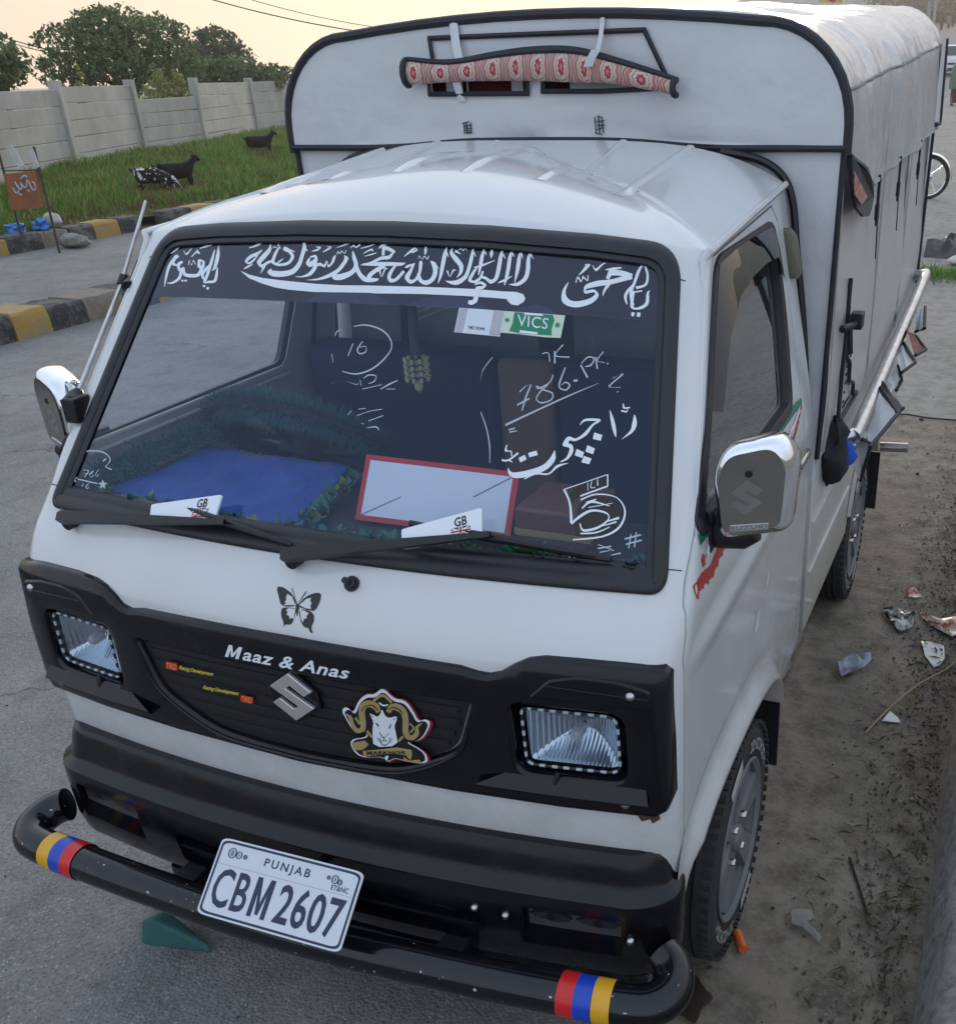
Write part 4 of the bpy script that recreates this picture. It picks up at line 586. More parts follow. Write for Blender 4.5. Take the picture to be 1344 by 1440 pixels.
# screws
for x, z in ((.622, .893), (.612, .682), (-.62, .684), (-.632, .894)):
    m = MB(); y = FS(x, z); m.lathe([(.0001, y-.0245), (.004, y-.024), (.0075, y-.021), (.0085, y-.016)], (x, 0, z), 'y', 16); m.build('screw', [M_steel], G)
# headlights
M_lens = glass_mat('lamp_lens', (.90, .94, .97), 1, 1.4)
n_ = M_lens.node_tree; g_ = [q for q in n_.nodes if q.type == 'BSDF_GLOSSY'][0]; g_.inputs['Roughness'].default_value = .06
tc_ = n_.nodes.new('ShaderNodeTexCoord'); wv = n_.nodes.new('ShaderNodeTexWave'); wv.inputs['Scale'].default_value = 42; wv.bands_direction = 'X'
bp = n_.nodes.new('ShaderNodeBump'); bp.inputs['Strength'].default_value = .4; bp.inputs['Distance'].default_value = .002
n_.links.new(tc_.outputs['Object'], wv.inputs[0]); n_.links.new(wv.outputs[0], bp.inputs['Height']); n_.links.new(bp.outputs[0], g_.inputs['Normal'])
M_refl = mat('lamp_reflector', (.50, .56, .64), .12, metal=1)
rn = M_refl.node_tree; tcr = rn.nodes['Texture Coordinate']; wr = rn.nodes.new('ShaderNodeTexWave'); wr.inputs['Scale'].default_value = 45; wr.bands_direction = 'X'
br_ = rn.nodes.new('ShaderNodeBump'); br_.inputs['Strength'].default_value = .35; br_.inputs['Distance'].default_value = .003
rn.links.new(tcr.outputs['Object'], wr.inputs[0]); rn.links.new(wr.outputs[0], br_.inputs['Height']); rn.links.new(br_.outputs[0], rn.nodes['Principled BSDF'].inputs['Normal'])
M_dash2 = mat('black_piping', (.012, .012, .014), .4); 
for s in (-1, 1):
    LO = rounded([(s*.436, .845), (s*.440, .733), (s*.602, .736), (s*.598, .847)], [.012, .016, .02, .022], 4)
    # housing (dark pocket)
    m = MB(); ho = inset2d(HLR if s > 0 else HLL, .003); v, f = fill2d(ho, (), .05); m.add([SP(a, b, -.064) for a, b in v], f)
    hl = m.build('headlight', [M_dash], G)
    # reflector bowl
    m = MB(); cx, cz = s*.52, .79; rws = []
    for k in range(13):
        t = k/12; rws.append([SP(cx+(a-cx)*(1-t*.97), cz+(b-cz)*(1-t*.97), -.003-.052*(1-(1-t)**2)) for a, b in inset2d(LO, .004)])
    m.grid(rws, wrap=True); m.build('reflector', [M_refl], hl, angle=80)
    m = MB(); p = Vector(SP(cx, cz, 0)); m.tube([p+Vector((0, .035, 0)), p+Vector((0, .012, 0)), p+Vector((0, .006, 0))], [.011, .011, .006], 14); m.build('bulb', [mat('bulb_grey', (.35, .35, .38), .2)], hl)
    m = MB(); v, f = fill2d(LO, (), .02)
    def ln(a, b):
        d = min(1, min((abs((a-s*.519)/.083))**2+0, 1)); e = min(1, abs((b-.79)/.056)**2)
        return SP(a, b, .004+.007*(1-d)*(1-e))
    m.add([ln(a, b) for a, b in v], f); m.grid([[SP(*p, .004) for p in LO], [SP(*p, -.008) for p in LO]], wrap=True)
    m.build('lens', [M_lens], hl, angle=60)
    # black and white twisted piping round the lens
    m = MB(); P = [np.array(p) for p in LO]; P.append(P[0]); seg = []; acc = 0; out_ = []
    for a, b in zip(P[:-1], P[1:]):
        n = max(1, int(np.linalg.norm(b-a)/.002)); out_ += [a+(b-a)*i/n for i in range(n)]
    d = 0
    for i in range(len(out_)):
        a = out_[i]; b = out_[(i+1) % len(out_)]; l = np.linalg.norm(b-a); d += l
        m.tube([SP(*a, .006), SP(*b, .006)], .0026, 6, m=int(d/.0105) % 2, cap=False)
    m.build('lens_piping', [M_dash2, M_chalk], hl, smooth=True)
    m = MB(); x0 = s*.497; m.tube([SP(x0, .728, .012), SP(x0-s*.003, .712, .018), SP(x0-s*.004, .700, .018)], [.005, .0045, .003], 8); m.build('clip', [M_blackm], hl)
    m = MB(); rws = [[SP(s*(x0_+(x1_-x0_)*i/10), z, o) for i in range(11)] for z, o, x0_, x1_ in ((.7165, .0155, .405, .645), (.714, .0175, .400, .648), (.692, .0300, .352, .655), (.688, .0285, .350, .655), (.684, .0155, .352, .652))]; m.grid(rws); m.build('lamp_ledge', [M_black], hl, angle=30)
# lettering and badges
bx = [np.array(p)/1e4 for p in np.array(TR['boxes'][4]).reshape(-1, 2)]
def boxmap(b, off):
    q = [np.array(p)/1e4 for p in np.array(TR['boxes'][b]).reshape(-1, 2)]   # tl tr br bl
    def f(u, v):
        p = (q[3]*(1-u)+q[2]*u)*(1-v)+(q[0]*(1-u)+q[1]*u)*v; return SP(p[0], p[1], off)
    return f
def text_on(box, body, off, mats, parent, name, shear=0, bold=0, spacing=1):
    f = boxmap(box, off); TV, TF = text_mesh(body, shear, bold, spacing); m = MB(); m.add([f(*v) for v in TV], TF)
    return m.build(name, mats, parent, smooth=False)
f = boxmap(4, .0168); TV, TF = text_mesh('aaz & Anas', .25, .02, 1.08); m = MB(); m.add([f(.158+v[0]*.842, v[1]) for v in TV], TF); m.add([f(.01+(a*.115+b*.028), b*.98) for a, b in MV], MF)
m.build('name_lettering', [M_stick], G, smooth=False)
M_sor, M_sle = mat('sticker_orange', (.75, .45, .10), .5), mat('sticker_lemon', (.75, .60, .06), .5)
for i in (0, 1):
    m = MB(); polys('trd_red', .0125, m, step=0, idx=[i]); TV, TF = text_mesh('TRD', 0, .0, 1.1); m.add([boxmap(i, .0132)(*v) for v in TV], TF, 1)
    TV, TF = text_mesh('Racing Development', .5, .01, .9); m.add([boxmap(i+2, .0132)(*v) for v in TV], TF, 2); m.build('racing_sticker', [M_redt, M_sor, M_sle], G, smooth=False)
# chrome S badge
Spts = [(0, .66), (.5, 1), (1, .69), (.80, .56), (.50, .745), (.385, .67), (1, .345), (.5, 0), (0, .31), (.2, .44), (.5, .255), (.615, .33)]
m = MB(); fn = lambda u, v, d: SP(-.040+u*.088, .752+v*.098, d)
m.prism([(-.06, .62), (.5, 1.07), (1.09, .66), (1.09, .30), (.5, -.07), (-.06, .27)], fn, .006, .0135); bd = m.build('badge_base', [M_black], G, smooth=False)
m = MB(); m.prism(Spts, fn, .0136, .0215); b_ = m.build('badge', [mat('badge_metal', (.62, .60, .58), .3, metal=.7)], G, smooth=False, bevel=.0016)
# ram badge
m = MB(); polys('ram_red', .0120, m, smooth=2); polys('ram_white', .0126, m, mi=1, smooth=2); polys('ram_black', .0132, m, mi=2, smooth=2)
r = ribbons('ram_gold', .0139, 3e-5); m.add(r.V, r.F, 3); polys('ram_banner', .0142, m, mi=3); polys('ram_head', .0146, m, mi=1, smooth=1)
r = ribbons('ram_detail', .0152); m.add(r.V, r.F, 2); f = boxmap(5, .0150); TV, TF = text_mesh('MARKHOR', 0, .03, 1.1); m.add([f(*v) for v in TV], TF, 2)
m.build('ram_sticker', [mat('badge_red', (.22, .006, .02), .4), M_stick, M_blkst, M_gold], G, smooth=False)
# ---- bumper
def plan(off, s0=1.0):
    """plan curve of the bumper at a given stand-off: (x, y) from left end to right end"""
    half = []; CRb = .05; W = .646
    for i in range(22):
        x = (W-CRb)*i/21; half.append((x, F0(x, .5), 0, -1))
    y0 = F0(W-CRb, .5)
    for i in range(1, 10):
        t = i/9*math.pi/2; half.append((W-CRb+CRb*math.sin(t), y0+CRb-CRb*math.cos(t), math.sin(t), -math.cos(t)))
    for i in range(1, 5): half.append((W, y0+CRb+.05*i/4, 1, 0))
    pts = [(-x, y, -nx, ny) for x, y, nx, ny in half[:0:-1]]+half
    return [(x+nx*off, y+ny*off) for x, y, nx, ny in pts]
prof = [(-.02, .562), (.006, .567), (.018, .566), (.026, .560), (.033, .545), (.039, .525), (.044, .506), (.047, .502), (.061, .491), (.065, .487), (.067, .478), (.068, .42), (.067, .36), (.060, .325), (.050, .308), (.035, .300), (-.02, .298)]
ends = len(plan(0))
def endscale(i):  # the stand-off dies away at the ends
    e = min(i, ends-1-i); return min(1, .45+.55*(e/7)) if e < 7 else 1
rws = []
for off, z in prof:
    b = plan(0); a = plan(off); rws.append([(b[i][0]+(a[i][0]-b[i][0])*endscale(i), b[i][1]+(a[i][1]-b[i][1])*endscale(i), z) for i in range(ends)])
m = MB(); m.grid(rws); k = len(prof)
m.F.append(tuple(i*ends for i in range(k))); m.M.append(0); m.F.append(tuple(i*ends+ends-1 for i in range(k))[::-1]); m.M.append(0)
m.F.append(tuple(range(ends))); m.M.append(0)   # close the back
bump = MB(); bump.grid(rws+[rws[0]]); bump.F += [tuple(i*ends for i in range(k)), tuple(i*ends+ends-1 for i in range(k))[::-1]]; bump.M += [0, 0]
BU = bump.build('bumper', [M_black], VAN, angle=28)
bm = bmesh.new(); bm.from_mesh(BU.data); bmesh.ops.remove_doubles(bm, verts=bm.verts, dist=1e-6); bmesh.ops.recalc_face_normals(bm, faces=bm.faces); bm.to_mesh(BU.data); bm.free()
def FB(x, off): return F0(x, .5)-off
for s in (-1, 1):
    A = rounded([(s*.436, .375), (s*.613, .378), (s*.622, .462), (s*.436, .456)], .008, 3)
    cc = MB(); n = len(A)
    def dp(a, b, d):
        t = (b-.375)/.085; return (a, FB(a, .09) if d == 0 else FB(a, .071-(.030 if t > .4 else .004)), b)
    # pocket: vertical back wall above, sloping ledge below
    sec = [(.10, .375), (.10, .458), (.054, .457), (.054, .407), (.068, .376)]
    xs = np.linspace(.436, .616, 9); cc.grid([[(s*x, FB(s*x, o), z) for o, z in sec] for x in xs], wrap=True)
    cc.F += [tuple(range(5)), tuple(range(8*5+4, 8*5-1, -1))]; cc.M += [0, 0]
    boolean(BU, cc.build('cutter', [], None, smooth=False))
    # eye print on the back wall
    m = MB(); m.grid([[(s*x, FB(s*x, .0552), z) for z in (.409, .456)] for x in np.linspace(.442, .611, 9)])
    def eye(cx, mi0):
        pl = [(cx+.036*math.cos(t), .432+.009*math.sin(t)*(1+.3*math.cos(t))) for t in np.linspace(0, 2*math.pi, 20, endpoint=False)]
        m.add([(s*a, FB(s*a, .0556), b) for a, b in pl], [tuple(range(20))], 1)
        pl = [(cx+.009*math.cos(t), .432+.009*math.sin(t)) for t in np.linspace(0, 2*math.pi, 14, endpoint=False)]
        m.add([(s*a, FB(s*a, .0560), b) for a, b in pl], [tuple(range(14))], 2)
        for dz, wd in ((.010, .004), (.017, .003)):
            m.grid([[(s*(cx+u), FB(s*(cx+u), .0560), .432+dz*(1-(u/.045)**2)+e) for e in (0, wd)] for u in np.linspace(-.04, .04, 11)], 2)
    eye(.484, 1); eye(.570, 1)
    m.build('eye_sticker', [mat('eye_grey', (.05, .05, .052), .35), mat('eye_dark', (.022, .022, .024), .35), M_blkst], BU, smooth=False)
cc = MB(); cc.prism(rounded([(-.33, .355), (.345, .355), (.355, .425), (-.34, .425)], .012), lambda u, v, d: (u, FB(u, d), v), .12, .045); boolean(BU, cc.build('cutter', [], None, smooth=False))
m = MB()
for z in (.39,): m.grid([[(x, FB(x, o), z+dz) for o, dz in ((.046, .006), (.062, .003), (.064, -.003), (.046, -.004))] for x in np.linspace(-.335, .345, 21)])
m.build('bumper_slats', [M_black], BU, angle=30)
BU.data.shade_smooth(); BU.data.set_sharp_from_angle(angle=R(28))
for x, z, o in ((.632, .418, .0715), (.404, .432, .0715), (.345, .437, .0715)):
    m = MB(); y = FB(x, o) if abs(x) < .6 else plan(.0715)[-8][1]; 
    if abs(x) >= .6: y = F0(.6, .5)-.068
    m.lathe([(.0001, y-.005), (.004, y-.0045), (.0065, y-.002), (.007, y+.004)], (x, 0, z), 'y', 14); m.build('bolt', [M_steel], BU)
# lower valance under the bumper
m = MB(); m.grid([[(x, FB(x, o), z) for o, z in ((.040, .312), (.052, .300), (.050, .262), (.036, .225), (.010, .205))] for x in np.linspace(-.40, .655, 30)]); m.build('valance', [M_black], VAN, angle=40)
# ---- bull bar
bar = [(-.686, .020, .372), (-.708, .004, .366), (-.719, -.026, .359), (-.713, -.054, .354), (-.692, -.075, .351), (-.66, -.084, .350), (-.60, -.090, .349), (-.35, -.105, .345), (0, -.115, .342), (.35, -.103, .350), (.60, -.088, .360), (.66, -.082, .362), (.692, -.071, .362), (.713, -.050, .366), (.719, -.022, .371), (.708, .008, .378), (.686, .024, .384)]
st = catmull(bar, 6); m = MB(); m.tube([tuple(p) for p in st], .0365, 28); BB = m.build('bull_bar', [M_bar], VAN, angle=50)
for s in (-1, 1):
    for a, b, mm in ((.528, .5585, M_redt), (.5585, .590, M_blue), (.590, .622, M_yel)):
        t = MB(); t.tube([(s*x, float(np.interp(x, [.35, .60, .66], [-.105, -.090, -.084]))+(.002 if s > 0 else 0), float(np.interp(x, [.35, .6, .66], [.345, .349, .350]))+(.0115 if s > 0 else 0)) for x in np.linspace(a+(.012 if s > 0 else 0), b+(.012 if s > 0 else 0), 4)], .0388, 30, cap=False); t.build('tape_band', [mm], BB)
    t = MB(); t.box((s*.30, -.035, .345), (.05, .14, .012)); t.box((s*.30, -.02, .30), (.04, .10, .06)); t.build('bar_bracket', [M_blackm], BB, bevel=.003)
# ---- number plate lying back on the bar
A0 = Vector((-.1515, -.08, .507)); ux = Vector((.3115, 0, .003)); uy = Vector((0, .104, .095))   # top left, along, up
PB = A0-uy
pl = lambda u, v, d: PB+ux*u+uy*v+ux.cross(uy).normalized()*d
ctr = rounded([(0, 0), (1, 0), (1, 1), (0, 1)], .07, 5)
M_plate = mat('plate_white', (.60, .63, .68), .35); M_plnavy = mat('plate_navy', (.012, .02, .055), .4)
m = MB(); m.prism(ctr, pl, -.0015, .001, 0)
o1 = rounded([(.012, .024), (.988, .024), (.988, .976), (.012, .976)], .07, 5); o2 = rounded([(.026, .054), (.974, .054), (.974, .946), (.026, .946)], .06, 5)
v, f = fill2d(o1, [o2], 0); m.add([pl(a, b, .0014) for a, b in v], f, 1)
def ptext(t, x0, x1, y0, y1, bold=0, mi=1, sp=1):
    TV, TF = text_mesh(t, 0, bold, sp); m.add([pl(x0+v[0]*(x1-x0), y0+v[1]*(y1-y0), .0016) for v in TV], TF, mi)
ptext('PUNJAB', .34, .66, .735, .875, .012, 1, 1.35); ptext('CB', .055, .305, .13, .63, .014, 1, 1.05); m.add([pl(.335+a*.125, .13+b*.50, .0016) for a, b in MV], MF, 1); ptext('2607', .51, .948, .13, .63, .016, 1, 1.05); ptext('ET&NC', .82, .935, .70, .765, .01)
for cx, cy, r_ in ((.105, .83, .055), (.155, .825, .04), (.20, .82, .025), (.83, .83, .045), (.785, .835, .022), (.865, .81, .03)):
    P_ = [(cx+r_*.55*math.cos(t), cy+r_*1.25*math.sin(t)) for t in np.linspace(0, 2*math.pi, 16, endpoint=False)]; I_ = inset2d(P_, .008)
    v, f = fill2d(P_, [I_], 0); m.add([pl(a, b, .0016+cx*1e-4) for a, b in v], f, 1); v, f = fill2d(inset2d(P_, .018), (), 0); m.add([pl(a, b, .0017+cx*1e-4) for a, b in v], f, 2)
m.add([pl(a, b, .0013) for a, b in ((.03, .668), (.97, .668), (.97, .672), (.03, .672))], [(0, 1, 2, 3)], 2)
PLT = m.build('number_plate', [M_plate, M_plnavy, mat('plate_grey', (.2, .21, .24), .5)], VAN, smooth=False)
m = MB(); m.tube([pl(.5, .5, -.002), (0, -.08, .42)], .012, 8); m.build('plate_bracket', [M_blackm], PLT)
M_openglass = glass_mat('clear_glass', (.93, .95, .96), 1, 1.45)
# ---------------------------------------------------------------- doors, mirrors, aerial, wheels, cabin
def side(y, z, off=0, s=1):
    W, c = Wd(z), CRz(z); y0 = F0(W-c, z)+c
    if y < y0: d = min(y0-y, c*.98); return (s*(W-c+math.sqrt(c*c-d*d)+off*.8), y-off*.6, z)
    return (s*(W+off), y, z)
for s, D in ((1, DR), (-1, DL)):
    g = MB(); g.tube([side(y, z, -.019, s) for y, z in dens([p for p in DOOR if p[1] > .5 or p[0] > .5])[:-6]], .010, 6); g.build('door_jamb', [M_dash], shell)
    # glass
    gi = inset2d(WIN, -.006); v, f = fill2d(gi, (), .08); mesh('door_window', [side(a, b, -.010, s) for a, b in v], f, (M_sideglass if s > 0 else M_openglass), D)
    m = MB(); rws = [[side(a, b, o, s) for a, b in inset2d(WIN, i)] for i, o in ((-.014, .0005), (-.013, .006), (-.002, .008), (.008, .004), (.010, -.012), (.0, -.020))]
    m.grid(list(map(list, zip(*rws)))+[[r[0] for r in rws]]); m.build('window_seal', [M_rubber], D, angle=50)
    # wind deflector along the top of the opening
    m = MB(); up_ = [(.395, 1.262), (.49, 1.378), (.575, 1.470), (.70, 1.478), (.85, 1.480), (1.0, 1.478), (1.022, 1.46), (1.02, 1.38)]
    lo_ = [(.405, 1.258), (.515, 1.355), (.62, 1.408), (.72, 1.424), (.85, 1.430), (.95, 1.425), (.965, 1.40), (.975, 1.37)]
    m.grid([[side(*p, .008, s) for p in up_], [side((p[0]+q[0])/2, (p[1]+q[1])/2, .018, s) for p, q in zip(up_, lo_)], [side(*p, .024, s) for p in lo_]]); m.build('wind_deflector', [M_smoke], D)
    # belt strip: green tape with red and white flourish
    m = MB(); m.grid([[side(y, z, o, s) for z, o in ((1.083, .0012), (1.087, .004), (1.098, .005), (1.102, .0035))] for y in np.linspace(.245, 1.06, 20)]); m.build('belt_tape', [mat('tape_green', (.006, .16, .085), .3)], D)
    m = MB(); rnd = random.Random(4)
    def leaf(y, z, L, h): return [(y, z), (y+L*.3, z+h), (y+L, z+h*.7), (y+L*.6, z-h*.4)]
    for i in range(13):
        y = .203+.015*i; z = 1.022+.004*math.sin(i*.9)+.02*max(0, i-8)/5; q = rounded([(y-.009, z+.012), (y+.011, z+.013), (y+.010, z-.004), (y+.002, z-.020+.006*(i % 2)), (y-.009, z-.006)], .006, 2)
        m.add([side(a_, b_, .0010+i*2e-5, s) for a_, b_ in q], [tuple(range(len(q)))], 0)
    for k in range(3):
        c_ = (.250+.028*k, 1.054+.004*k); q = [(c_[0]+.0095*math.cos(t)*(1+.25*math.sin(5*t)), c_[1]+.011*math.sin(t)*(1+.25*math.sin(5*t))) for t in np.linspace(0, 6.28, 20, endpoint=False)]; m.add([side(a_, b_, .0014, s) for a_, b_ in q], [tuple(range(20))], (0, 1, 0)[k])
    DEC = [mat('decal_red', (.42, .02, .012), .4), M_stick]; m.build('door_decal', DEC, D, smooth=False); m = MB()
    for y0, z0, y1, z1 in ((.93, 1.03, 1.06, 1.078), (.95, 1.06, 1.06, 1.085)):
        for i in range(8):
            t = i/7; p = (y0+(y1-y0)*t, z0+(z1-z0)*t*t); q = [(p[0]-.012, p[1]-.007), (p[0]+.012, p[1]-.003), (p[0]+.010, p[1]+.006), (p[0]-.012, p[1]+.003)]
            m.add([side(a, b, .0013+i*1e-5, s) for a, b in q], [(0, 1, 2, 3)], 0 if y0 < .94 else 1)
    m.build('door_decal', DEC, D, smooth=False)
    # scuffed filler patches and handle
    M_patch = mat('patch_grey', (.50, .50, .49), .6)
    for k, (y, z, L, h) in enumerate(((.63, .715, .05, .03), (.72, .78, .035, .02))):
        q = rounded([(y, z), (y+L*.7, z-h*.4), (y+L, z+h), (y+L*.4, z+h*1.3)], .01); m = MB(); m.add([side(a, b, .0008+k*1e-4, s) for a, b in q], [tuple(range(len(q)))]); m.build('tape_patch', [M_patch], D, smooth=False)
    m = MB(); m.box(side(1.02, .97, .014, s), (.016, .10, .022)); m.build('door_handle', [M_chromed], D, bevel=.005)
    m = MB(); m.tube([(s*.655, y, 1.108) for y in np.linspace(.30, .95, 8)], .006, 8); m.tube([(s*.646, y, 1.090) for y in np.linspace(.28, .96, 8)], .005, 8); m.build('inner_trim', [mat('trim_cream', (.55, .53, .42), .5)], D)
    # crease low on the door
    m = MB(); m.grid([[side(y, z0+dz, .0075*math.exp(-(dz/.028)**2)*min(1, 6*(y-.14), 6*(1.09-y))-.0004, s) for dz in np.linspace(-.08, .08, 15)] for y, z0 in [(q, .90+.02*q) for q in np.linspace(.15, 1.08, 20)]]); m.build('crease', [M_white], D, angle=80)
# ---- mirrors
def mirror(s, mats):
    cx, cy, cz = (.752 if s > 0 else -.716), .315, 1.165
    q = []
    # rounded shell: rows from the front face to the open back
    def rr(k, w, h, ins):
        P = rounded([(-w+.012, -h+.008), (w-.004, -h+.014), (w+.002, h*.55), (w*.60, h), (-w*.75, h-.012), (-w-.002, h*.35)], [.02, .02, .03, .035, .03, .02], 4); return inset2d(P, ins)
    rws = []; W_, H_, TL = (.064, .092, .25) if s > 0 else (.062, .094, .42)
    for d, ins in ((-.034, .030), (-.0335, .022), (-.031, .014), (-.025, .007), (-.014, .002), (0, 0), (.030, .001), (.036, .004)):
        rws.append([(cx+s*u*(1-ins/W_), cy+d+TL*u*(1-ins/W_), cz+(v-.10*d)+.10*u) for u, v in [(a, b*(1-ins/H_)) for a, b in rr(0, W_, H_, 0)]])
    m = MB(); m.grid(rws, wrap=True); n = len(rws[0]); m.F += [tuple(range(n))]; m.M += [0]
    root = m.build('side_mirror', [M_chrome], VAN, angle=35)
    m = MB(); m.F += []; k = [tuple(Vector(p)+Vector((0, -.002, 0))) for p in rws[-1]]; m.add(k, [tuple(range(n))]); m.build('mirror_glass', [M_chrome], root)
    P0 = lambda u, v, d: (cx+s*u, cy-.034+TL*u-d, cz+v+.0034+.10*u)
    m = MB(); fq = [(a*.80, b*.80) for a, b in rr(0, W_, H_, 0)]; m.add([P0(a, b, .00012) for a, b in fq], [tuple(range(len(fq)))]); m.build('mirror_face', [mat('chrome_ground_tint', (.40, .37, .335), .10, metal=1, noise=(12, .5, (.30, .28, .25)))], root, smooth=False)  # taupe tint stands in for the ground mirrored in the chrome
    m = MB(); m.prism([(-.030+a*.048*(1 if s > 0 else 1), -.038+b*.060) for a, b in Spts], P0, .0002, .0006); m.build('mirror_etching', [M_chromed], root, smooth=False)
    m = MB(); m.lathe([(.0001, cy-.0375), (.006, cy-.037), (.007, cy-.030)], (cx-s*.004, 0, cz+.036), 'y', 12); m.build('mirror_screw', [M_blackm], root)
    m = MB(); m.prism([(-.030, -.064), (.030, -.064), (.030, -.054), (-.030, -.054)], P0, .0, .002); bdg = m.build('mirror_nameplate', [M_chrome], root, smooth=False)
    TV, TF = text_mesh('SUZUKI', 0, .02, 1.1); m = MB(); m.add([P0(-.029+v[0]*.057, -.0625+v[1]*.007, .0024) for v in TV], TF)
    if s < 0: m = MB(); m.add([P0(.027-v[0]*.057, -.0625+v[1]*.007, .0024) for v in TV], TF)
    m.build('mirror_nameplate_text', [M_chromed], bdg, smooth=False)
    m = MB(); m.tube([(s*.672, .33, 1.075), (s*.70, .325, 1.075), (s*.735, .318, 1.078), (s*.755, .318, 1.09)], [.030, .028, .024, .020], 14); m.box((s*.679, .335, 1.085), (.014, .09, .075)); m.build('mirror_arm', [M_blackm], root, bevel=.003)
mirror(1, None); mirror(-1, None)
# ---- aerial
m = MB(); m.tube([(-.655, .297, 1.205), (-.648, .475, 1.395), (-.643, .592, 1.55)], [.0045, .004, .003], 8); AN = m.build('aerial', [M_steel], VAN)
m = MB(); m.tube([(-.645, .28, 1.20), (-.655, .297, 1.208), (-.655, .312, 1.222)], [.019, .016, .007], 12); m.box((-.640, .285, 1.19), (.03, .045, .05)); m.build('aerial_base', [M_blackm], AN, bevel=.003)
m = MB(); m.tube([(-.650, .502, 1.412), (-.632, .49, 1.408), (-.615, .462, 1.398)], [.006, .007, .013], 10); m.tube([(-.649, .478, 1.398), (-.649, .492, 1.414)], .009, 10); m.build('aerial_clip', [M_blackm], AN)
m = MB(); m.tube([(-.612, .53, 1.47), (-.622, .50, 1.43), (-.628, .47, 1.39), (-.628, .45, 1.37)], .0025, 6); m.build('aerial_cable', [M_blackm], AN)
# ---- marker lamps behind the doors
for s in (-1, 1):
    m = MB(); rws = [[side(1.135+a*k, 1.405+b*k-a*.1, o, s) for a, b in rounded([(-.020, -.055), (.020, -.055), (.022, .05), (-.018, .055)], .015)] for k, o in ((1, .0), (1, .014), (.8, .022), (.4, .025))]
    m.grid(rws, wrap=True); m.F += [tuple(range(len(rws[0])*3, len(rws[0])*4))]; m.M += [0]; m.build('marker_lamp', [M_amber], VAN)
# ---- wheels
def wheel(x, y, s, front):
    m = MB(); Rt, Wt = .267, .145; o = .0
    prof = [(.172, -.9), (.190, -1.0), (.215, -1.04), (.240, -1.0), (.256, -.90), (.264, -.80)]
    P = [(r, s*Wt/2*h) for r, h in prof]
    for g in (-.52, -.17, .17, .52):
        P += [(Rt, s*Wt/2*(g-.13)), (Rt, s*Wt/2*(g-.045)), (Rt-.007, s*Wt/2*(g-.035)), (Rt-.007, s*Wt/2*(g+.035)), (Rt, s*Wt/2*(g+.045))]
    P += [(r, -s*Wt/2*h) for r, h in prof[::-1]]
    m.lathe(P, (x, y, .265), 'x', 96)
    # tread blocks on the shoulders
    for k in range(64):
        a = 2*math.pi*k/64
        for e in (-1, 1):
            c = (x+e*Wt*.44, y+.2615*math.cos(a), .265+.2615*math.sin(a)); m.box(c, (.024, .014, .008), rot=Matrix.Rotation(a-math.pi/2, 3, 'X'))
    T = m.build('wheel', [M_tyre], VAN, angle=30)
    ox = x+s*Wt/2
    m = MB(); m.lathe([(.176, ox-s*.012), (.183, ox+s*.002), (.180, ox+s*.005), (.172, ox-s*.002), (.168, ox-s*.030), (.150, ox-s*.040), (.10, ox-s*.042), (.0001, ox-s*.042)], (0, y, .265), 'x', 64)
    rim = m.build('rim', [mat('rim_dark', (.15, .153, .16), .55, metal=.3)], T, angle=30)
    m = MB()
    for k in range(6):
        a = 2*math.pi*k/6+.2
        Q = lambda r, t, h: (ox+s*h, y+r*math.cos(a+t), .265+r*math.sin(a+t))
        m.grid([[Q(.03, -.9, -.030), Q(.03, -.6, -.012), Q(.03, .6, -.012), Q(.03, .9, -.030)], [Q(.09, -.30, -.030), Q(.09, -.24, -.006), Q(.09, .24, -.006), Q(.09, .30, -.030)], [Q(.168, -.27, -.030), Q(.168, -.23, -.002), Q(.168, .23, -.002), Q(.168, .27, -.030)]])
    m.lathe([(.168, ox-s*.004), (.176, ox+s*.003), (.180, ox+s*.0055), (.1835, ox+s*.003)], (0, y, .265), 'x', 64)
    m.build('spoke', [M_alloy], rim, angle=40)
    m = MB(); m.lathe([(.0001, ox+s*.004), (.022, ox+s*.003), (.030, ox-s*.004), (.032, ox-s*.03)], (0, y, .265), 'x', 32); m.build('hub_cap', [M_alloy], rim, angle=40)
    for k in range(4):
        a = 2*math.pi*k/4+.6; m = MB(); m.lathe([(.0001, ox+s*.004), (.007, ox+s*.003), (.009, ox-s*.004), (.009, ox-s*.03)], (0, y+.055*math.cos(a), .265+.055*math.sin(a)), 'x', 6); m.build('wheel_nut', [M_chromed], rim)
    # raised white lettering on the side wall
    m = MB(); rn_ = random.Random(3)
    def arc(a0, a1, r0, r1): return [[(ox+s*(.0042+.0006), y+r*math.cos(a), .265+r*math.sin(a)) for r in (r0, r1)] for a in np.linspace(a0, a1, 4)]
    M_tw = mat('tyre_white', (.36, .35, .33), .7)
    for start in (20, 200):
        a = R(start); m = MB()
        for k in range(9):
            wd = .075; r0, r1 = .200, .226
            m.grid(arc(a, a+.018, r0, r1))
            for rb in ((r0, r0+.006), (r1-.006, r1)) if k % 3 else ((r0+.010, r0+.016),): m.grid(arc(a+.0181, a+wd*.8, *rb))
            if k % 2: m.grid(arc(a+wd*.8, a+wd*.8+.018, r0, r1))
            a += .115
        m.build('tyre_lettering', [M_tw], T, smooth=False)
    for a0 in (95, 275): m = MB(); m.grid([[(ox+s*.0048, y+r*math.cos(a), .265+r*math.sin(a)) for r in (.196, .230)] for a in np.linspace(R(a0), R(a0+24), 8)]); m.build('tyre_lettering', [M_tw], T, smooth=False)
for x, y, s in ((.634, .503, 1), (-.634, .503, -1), (.610, 2.30, 1), (-.610, 2.30, -1)): wheel(x, y, s, y < 1)
